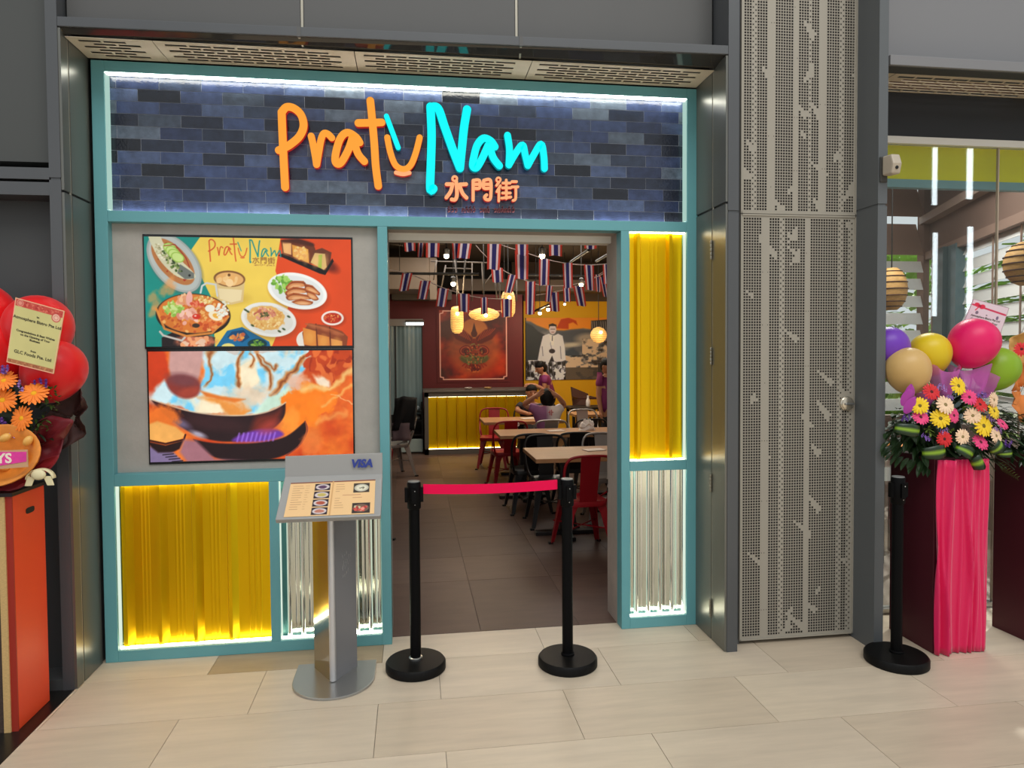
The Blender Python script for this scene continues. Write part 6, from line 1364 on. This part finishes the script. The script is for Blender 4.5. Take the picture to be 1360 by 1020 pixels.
struct('louvre_tie', mb, m_slatb, w2)
mb = MB(); wbox(mb, .48, .78, 0, 2.60, -.10, .02); struct('dark_pier', mb, mat('dark_teal_pier', rgb(66, 84, 90), .35), w2); mb = MB(); wbox(mb, .80, 1.02, 0, 2.60, -.06, .02); struct('dark_pier', mb, mat('slate_pier', rgb(92, 116, 124), .3), w2)
# greenery outside
def clump(name, lab, c, r, n, seed, cols):
    q = random.Random(seed); mb = MB(); c = Vector(c)
    for i in range(int(n*2.2)):
        d = Vector((q.gauss(0, 1), q.gauss(0, 1), q.gauss(0, 1))).normalized(); p = c+Vector((d.x*r[0], d.y*r[1], d.z*r[2]))*q.uniform(.6, 1); leaf(mb, p, d+Vector((0, 0, -.3)), q.uniform(.18, .34), q.uniform(.10, .17), .2, 3)
    t = thing(name, lab, 'shrub', (c.x, c.y, 0)); obj('stem', MB().tube([(c.x, c.y, 0), (c.x+.05, c.y, c.z)], .05, 8), mat('bark_'+str(seed), rgb(96, 76, 58), .8), t)
    obj('foliage', mb, mat('shrub_leaf_'+str(seed), rgb(*cols), .5), t, kind='stuff')
clump('garden_shrub', 'bright green shrub outside the slanted louvre window, behind the pink balloon', (7.6, 2.6, 1.6), (1.1, 1.3, 1.7), 900, 1, (150, 190, 80)); clump('garden_shrub', 'pale green shrub outside the louvres behind the purple balloon', (7.2, 5.4, 1.5), (1.7, 1.0, 1.7), 900, 2, (164, 200, 96)); clump('garden_shrub', 'green shrub outside the louvres at the right edge of the glass', (6.9, -.5, 1.3), (.7, .9, 1.4), 800, 3, (140, 186, 84))
struct('garden_ground', MB().box(5.0, 30, -4, 30, -.3, -.06), mat('garden_ground', rgb(150, 150, 120), .9))
# pelmet with yellow and blue-grey bands just behind the glass
pel = struct('trim_2', MB().box(2.47, 4.7, .06, .10, 2.612, 2.84), mat('yellow_pelmet', rgb(214, 204, 0), .5)); struct('pelmet_band', MB().box(2.47, 4.7, .055, .10, 2.563, 2.612), mat('blue_grey_band', rgb(112, 148, 156), .5), pel)
# glazing
m_gl = mat_glass('shop_glass', (.94, .97, .96, 1), .07)
gx = at(1324, 300, 'y', 0).x
w3 = struct('window_3', MB().box(J1, gx-.003, -.006, .006, .03, 2.80), m_gl); struct('pane', MB().box(gx+.003, 4.7, -.006, .006, .03, 2.80), m_gl, w3)
struct('glass_joint', MB().box(gx-.004, gx+.004, -.008, .008, .03, 2.80), mat('clear_joint', rgb(176, 160, 140), .4), w3); struct('floor_channel', MB().box(J1, 4.7, -.03, .03, 0, .03), m_steel, w3)
def npend(px, py, y, rx, hz, lab):
    p = dz(px, py, y); t = thing('wicker_lamp', lab, 'pendant lamp', tuple(p)); prof = [(rx*math.sin(PI*(.12+.76*k/8)), hz*math.cos(PI*(.12+.76*k/8))) for k in range(9)]
    obj('wicker_shade', MB().lathe(prof[::-1], 22, p), mat('tan_wicker', rgb(200, 156, 96), .7, noise=(30, .3, (1, 1, 5))) if not bpy.data.materials.get('tan_wicker') else bpy.data.materials['tan_wicker'], t, smooth=180)
    for k in range(1, 8): obj('rib_ring', MB().tube([p+Vector((prof[k][0]*1.02*math.cos(a), prof[k][0]*1.02*math.sin(a), prof[k][1])) for a in [2*PI*i/22 for i in range(22)]], .005, 5, closed=True), m_wd, t)
    obj('cord', MB().tube([p+Vector((0, 0, hz*.9)), Vector((p.x, p.y, NZ))], .006, 6), m_dk, t)
npend(1184, 384, 1.9, .13, .20, 'tan wicker lamp inside the right shop, half behind the charcoal fin'); npend(1366, 350, .75, .16, .17, 'tan wicker lamp inside the right shop at the right edge')
so_ = thing('stool', 'orange topped stool behind the glass between the fin and the maroon box', 'stool', (dz(1184, 600, 1.0).x, 1.0, 0)); zo = dz(1184, 592, 1.0).z; xo = dz(1184, 600, 1.0).x
obj('seat', MB().box(xo-.20, xo+.16, .85, 1.2, zo-.06, zo), mat('orange_seat', rgb(226, 136, 40), .5), so_, bevel=.01)
for sx in (-.16, .12):
    for y in (.89, 1.16): obj('leg', MB().box(xo+sx-.015, xo+sx+.015, y-.015, y+.015, 0, zo-.06), m_pipe, so_)
obj('shelf', MB().box(xo-.18, xo+.14, .87, 1.18, zo-.24, zo-.14), mat('pale_shelf', rgb(200, 200, 198), .5), so_)
# unseen pier with two daylight slits, added and widened to darken the glass reflections
RYW = -7.0
def mir(px, py): p = at(px, py, 'y', 7.0); return Vector((p.x, RYW, p.z))
pa = mir(1150, 430); pb = mir(1420, 180)
wr = struct('reflection_wall', MB().box(pa.x, pb.x, RYW-.4, RYW-.02, 0, 6.5), mat('reflection_pier', rgb(96, 92, 88), .7))
m_slit = mat_emit('daylight_slit', (.86, .95, 1, 1), 9)
for px, wpx, spans in ((1242, 6.5, ((186, 272), (309, 420))), (1288.5, 8, ((186, 264), (301, 425)))):
    for y0_, y1_ in spans:
        a, b = mir(px-wpx/2, y1_), mir(px+wpx/2, y0_); struct('window_slit', MB().box(a.x, b.x, RYW-.03, RYW, a.z, b.z), m_slit, wr)
# sun over the garden behind the building
sun = bpy.data.lights.new('garden_sun', 'SUN'); sun.energy = 4.0; sun.color = (1, .96, .88); sun.angle = .02; suno = bpy.data.objects.new('garden_sun', sun); COL.objects.link(suno)
suno.rotation_euler = (Vector((.62, .42, .66))).to_track_quat('Z', 'Y').to_euler()
# ================================================================== PEOPLE
def skin_mesh(verts, edges, radii, sub=2):
    me = bpy.data.meshes.new('skin'); me.from_pydata([tuple(v) for v in verts], edges, []); o = bpy.data.objects.new('skin', me); COL.objects.link(o)
    md = o.modifiers.new('skin', 'SKIN'); md.use_smooth_shade = True; md2 = o.modifiers.new('sub', 'SUBSURF'); md2.levels = sub
    if not me.skin_vertices: bpy.context.view_layer.objects.active = o
    sk = me.skin_vertices[0].data if me.skin_vertices else None
    if sk:
        for i, r in enumerate(radii):
            sk[i].radius = r if isinstance(r, tuple) else (r, r); sk[i].use_root = (i == 0)
    dg = bpy.context.evaluated_depsgraph_get(); ev = o.evaluated_get(dg); m2 = ev.to_mesh(); mb = MB(); mb.add([v.co.copy() for v in m2.vertices], [tuple(p.vertices) for p in m2.polygons]); ev.to_mesh_clear()
    bpy.data.objects.remove(o); return mb
m_skin = mat('skin', rgb(176, 122, 92), .55); m_hair = mat('black_hair', rgb(14, 10, 10), .6, spec=.2, bump=(90, .6)); m_trs = mat('black_trousers', rgb(20, 18, 22), .7); m_eye = mat('eye_dark', rgb(24, 18, 16), .3); m_lip = mat('lips', rgb(140, 70, 62), .5)
def head_parts(t, c, face, up=(0, 0, 1), r=.088, hair='short'):
    """head with face, ears, hair; face = direction looked at"""
    f = Vector(face).normalized(); u = Vector(up).normalized(); s = f.cross(u).normalized(); u = s.cross(f); R = Matrix((s, f, u)).transposed(); c = Vector(c); P = lambda x, y, z: c+R @ Vector((x*r, y*r, z*r))
    mb = MB().ball(c, (r*.86, r*1.0, r*1.22), 20, 14, R, egg=.10)
    mb.hexa([P(-.15, .92, -.28), P(.15, .92, -.28), P(.12, 1.28, -.22), P(-.12, 1.28, -.22)], [P(-.07, .96, .22), P(.07, .96, .22), P(.05, 1.03, .2), P(-.05, 1.03, .2)])
    for sx in (-1, 1): mb.ball(P(sx*.88, -.02, -.02), (r*.10, r*.18, r*.28), 8, 6, R)
    obj('head', mb, m_skin, t, smooth=60)
    mb = MB()
    for sx in (-1, 1): mb.ball(P(sx*.34, .88, .16), (r*.14, r*.08, r*.06), 8, 5, R); mb.ball(P(sx*.34, .90, .36), (r*.2, r*.06, r*.035), 8, 5, R)
    obj('eyes', mb, m_eye, t); obj('mouth', MB().ball(P(0, .88, -.56), (r*.28, r*.08, r*.07), 8, 5, R), m_lip, t)
    mb = MB(); Rh = R @ Matrix.Rotation(math.radians(28), 3, 'X')
    mb.ball(P(0, -.10, .52), (r*.93, r*1.04, r*.82), 20, 12, R); mb.ball(P(0, -.36, .12), (r*.93, r*.80, r*1.05), 16, 10, R)
    if hair == 'tied': mb.ball(P(0, -.30, -.15), (r*.90, r*.82, r*1.0), 16, 10, R); mb.ball(P(0, -1.0, -.2), (r*.34, r*.4, r*.4), 10, 7, R)
    if hair == 'long': mb.ball(P(0, -.38, -.1), (r*1.16, r*.95, r*1.3), 16, 10, R); mb.ball(P(.1, -.75, -.9), (r*.55, r*.4, r*.8), 12, 8, R)
    obj('hair', mb, m_hair, t, smooth=180)
def arm_chain(sh, el, wr, palm_dir, spread, side=1):
    """vertices, edges, radii of an arm with a palm, four fingers and a thumb"""
    pd = Vector(palm_dir).normalized(); sp = Vector(spread).normalized(); wr = Vector(wr); el = Vector(el); sh = Vector(sh); nrm = pd.cross(sp).normalized()
    V = [sh, sh.lerp(el, .5), el, el.lerp(wr, .45), wr, wr+pd*.05]; E = [(0, 1), (1, 2), (2, 3), (3, 4), (4, 5)]; Rr = [.046, .042, .036, .034, (.024, .027), (.026, .034)]
    for k, (off, L) in enumerate(((-.027, .062), (-.009, .072), (.009, .067), (.026, .052))):
        b = len(V); V += [wr+pd*.085+sp*off, wr+pd*(.085+L*.5)+sp*off*1.1+nrm*.006, wr+pd*(.085+L*.92)+sp*off*1.1+nrm*.022]; E += [(5, b), (b, b+1), (b+1, b+2)]; Rr += [.0095, .0085, .007]
    b = len(V); V += [wr+pd*.035-sp*.036, wr+pd*.065-sp*.056+nrm*.008]; E += [(5, b), (b, b+1)]; Rr += [.0105, .008]
    return V, E, Rr
def add_chain(A, B_, join):
    V, E, Rr = A; v, e, r = B_; o = len(V); V += v; E += [(a+o, b+o) for a, b in e]; Rr += r; E.append((join, o)); return o
def person(lab, base, hip, chest, neck, sL, sR, arms, legs, head, face, hair, m_shirt, sleeve=.62, group=None, seat=False, m_leg=None):
    t = thing('person', lab, 'person', base, group); hip, chest, neck = Vector(hip), Vector(chest), Vector(neck)
    A = ([hip, hip.lerp(chest, .5), chest, neck, Vector(head)-Vector((0, 0, .05))], [(0, 1), (1, 2), (2, 3), (3, 4)], [(.125, .10), (.118, .09), (.13, .10), .046, .044])
    for sh, arm in ((sL, arms[0]), (sR, arms[1])): add_chain(A, arm_chain(sh, *arm), 2)
    for kn, an, toe in legs:
        hp = hip+(Vector(kn)-hip)*.18; add_chain(A, ([hp, Vector(kn), Vector(kn).lerp(Vector(an), .4), Vector(an), Vector(toe)], [(0, 1), (1, 2), (2, 3), (3, 4)], [.078, .056, .050, .034, .030]), 0)
    obj('body', skin_mesh(*A, sub=1), m_skin, t, smooth=180)
    B_ = ([hip+(chest-hip)*.02, hip.lerp(chest, .5), chest, chest.lerp(neck, .62)], [(0, 1), (1, 2), (2, 3)], [(.142, .116), (.134, .106), (.15, .118), (.085, .07)])
    for sh, arm in ((sL, arms[0]), (sR, arms[1])):
        sh, el = Vector(sh), Vector(arm[0]); add_chain(B_, ([sh, sh.lerp(el, sleeve*.5), sh.lerp(el, sleeve)], [(0, 1), (1, 2)], [.064, .060, .056]), 2)
    sh_ = obj('shirt', skin_mesh(*B_, sub=1), m_shirt, t, smooth=180)
    C_2 = ([hip, hip+(chest-hip)*.10], [(0, 1)], [(.138, .115), (.130, .108)])
    for kn, an, toe in legs:
        hp = hip+(Vector(kn)-hip)*.18; add_chain(C_2, ([hp, Vector(kn), Vector(an)+Vector((0, 0, .03))], [(0, 1), (1, 2)], [.090, .068, .050]), 0)
    obj('trousers', skin_mesh(*C_2, sub=1), m_leg or m_trs, t, smooth=180)
    for kn, an, toe in legs:
        a, b = Vector(an), Vector(toe); d = (b-a); d.z = 0; d = d.normalized(); s = Vector((-d.y, d.x, 0)); bz = Vector((a.x, a.y, 0)); mb = MB()
        mb.hexa([bz+d*x+s*y for x, y in ((-.05, -.036), (.17, -.03), (.17, .03), (-.05, .036))], [bz+d*x+s*y+Vector((0, 0, z)) for x, y, z in ((-.045, -.03, .07), (.15, -.022, .04), (.15, .022, .04), (-.045, .03, .07))]); obj('shoe', mb, m_trs, t, bevel=.012)
    head_parts(t, head, face, r=.084, hair=hair); return t, sh_
m_purple = mat('purple_polo', rgb(122, 36, 92), .7); m_dkshirt = mat('dark_shirt', rgb(34, 26, 34), .7)
m_whp = bpy.data.materials.new('white_to_mauve_shirt'); m_whp.use_nodes = True
def _shirt():
    nt = m_whp.node_tree; n = nt.nodes; b = n['Principled BSDF']; b.inputs['Roughness'].default_value = .75; tc = n.new('ShaderNodeTexCoord'); sx = n.new('ShaderNodeSeparateXYZ'); nt.links.new(tc.outputs['Object'], sx.inputs[0]); cr = n.new('ShaderNodeValToRGB'); mr = n.new('ShaderNodeMapRange'); mr.inputs[1].default_value = -.2; mr.inputs[2].default_value = .2
    nt.links.new(sx.outputs[0], mr.inputs[0]); nt.links.new(mr.outputs[0], cr.inputs[0]); cr.color_ramp.elements[0].color = rgb(150, 96, 140); cr.color_ramp.elements[1].color = rgb(232, 224, 222); cr.color_ramp.elements[0].position = .40; cr.color_ramp.elements[1].position = .58; nt.links.new(cr.outputs[0], b.inputs['Base Color'])
_shirt()
# woman seen from behind, both hands in her hair
Yw = 4.38; K = lambda px, py, y: dz(px, py, y)
hd = K(726.5, 528, Yw+.03); shl, shr = K(710, 543, Yw), K(743, 543, Yw); hip = Vector((hd.x-.01, Yw-.02, .52)); nk = Vector((hd.x, Yw, shl.z+.045)); ch = Vector((hd.x-.005, Yw-.01, shl.z-.07))
el_l, el_r = K(695, 537.5, Yw+.02), K(750, 538, Yw+.02); wr_l, wr_r = K(709, 527.5, Yw-.06), K(741, 526, Yw-.06)
w_, wsh = person('person in a white and mauve shirt seen from behind, both hands raised to dark hair', (hd.x, Yw, 0), hip, ch, nk, shl, shr, [(el_l, wr_l, (.85, .15, .5), (0, .3, 1)), (el_r, wr_r, (-.85, .15, .5), (0, .3, 1))],
    [((hip.x-.10, Yw+.36, .50), (hip.x-.11, Yw+.34, .08), (hip.x-.11, Yw+.46, .03)), ((hip.x+.10, Yw+.36, .50), (hip.x+.11, Yw+.34, .08), (hip.x+.11, Yw+.46, .03))], hd, (-.1, 1, -.12), 'long', m_whp, .55)
pr = MB(); c0_ = K(732, 548, Yw-.135)
for a, b in (((-.012, .03), (-.012, -.03)), ((.006, .034), (.006, -.034)), ((-.034, 0), (-.012, .012)), ((.006, .01), (.026, .004))): pr.tube([c0_+Vector((a[0], 0, a[1])), c0_+Vector((b[0], 0, b[1]))], .0045, 5)
obj('shirt_print', pr, mat('red_print', rgb(206, 50, 60), .6), wsh)
# man facing the doorway across the table
Ym = T3[2]+.22; hd = K(706, 521.5, Ym-.04); shl, shr = K(691, 539, Ym), K(723, 539, Ym); hip = Vector((hd.x, Ym+.08, .52)); nk = Vector((hd.x, Ym, shl.z+.05)); ch = Vector((hd.x, Ym, shl.z-.07))
person('person in a dark shirt with short black hair facing out from behind the shared table', (hd.x, Ym, 0), hip, ch, nk, shl, shr, [((shl.x-.06, Ym-.06, TZ+.07), (shl.x+.05, Ym-.27, TZ+.045), (.5, -.8, 0), (.8, .5, 0)), ((shr.x+.05, Ym-.08, TZ+.06), (shr.x-.06, Ym-.26, TZ+.05), (-.6, -.8, 0), (.8, -.5, 0))],
    [((hip.x-.10, Ym-.30, .50), (hip.x-.11, Ym-.30, .08), (hip.x-.11, Ym-.42, .03)), ((hip.x+.10, Ym-.30, .50), (hip.x+.11, Ym-.30, .08), (hip.x+.11, Ym-.42, .03))], hd, (.08, -1, -.15), 'short', m_dkshirt, .6)
put_chair(c_b, hd.x, Ym+.05, PI, 'black metal chair under the person in the dark shirt')
# staff member bending forward at the counter end
Ys = 7.0; hd = K(718, 489, Ys); sh = K(724, 498, Ys); hip = K(729, 524, Ys+.05); hip.z = .72
nk = hd.lerp(sh, .55); ch = sh.lerp(hip, .28)
person('person in a purple polo bending to the left by the end of the glowing counter', (hip.x, Ys, 0), hip, ch, nk, sh+Vector((-.03, -.15, -.02)), sh+Vector((.03, .15, -.02)), [(sh+Vector((-.05, -.17, -.22)), K(709, 511, Ys-.2), (-1, 0, .1), (0, 1, .2)), (sh+Vector((-.06, .16, -.22)), K(708, 513, Ys+.2), (-1, 0, .1), (0, 1, .2))],
    [((hip.x-.02, Ys-.09, .40), (hip.x+.03, Ys-.10, .07), (hip.x-.10, Ys-.10, .03)), ((hip.x-.02, Ys+.10, .40), (hip.x+.03, Ys+.10, .07), (hip.x-.10, Ys+.10, .03))], hd, (-1, -.25, -.45), 'tied', m_purple, .6)
# staff member half hidden by the right jamb
Yb = 4.72; hd = K(806.5, 487, Yb); hip = Vector((hd.x+.01, Yb, .76)); nk = hd+Vector((0, .01, -.12)); ch = nk+Vector((0, 0, -.13)); sl, sr2 = K(797.5, 501, Yb), K(820, 501, Yb)
person('person in a purple polo and black trousers standing half hidden by the right jamb', (hd.x, Yb, 0), hip, ch, nk, sl, sr2, [(sl+Vector((-.03, -.02, -.22)), sl+Vector((-.015, -.07, -.42)), (.05, -.1, -1), (.2, 1, 0)), (sr2+Vector((.03, -.02, -.22)), sr2+Vector((.02, -.07, -.42)), (-.05, -.1, -1), (-.2, 1, 0))],
    [((hip.x-.07, Yb-.01, .40), (hip.x-.075, Yb+.02, .07), (hip.x-.08, Yb-.10, .03)), ((hip.x+.07, Yb-.01, .40), (hip.x+.075, Yb+.02, .07), (hip.x+.08, Yb-.10, .03))], hd, (.6, -1, -.3), 'short', m_purple, .6)
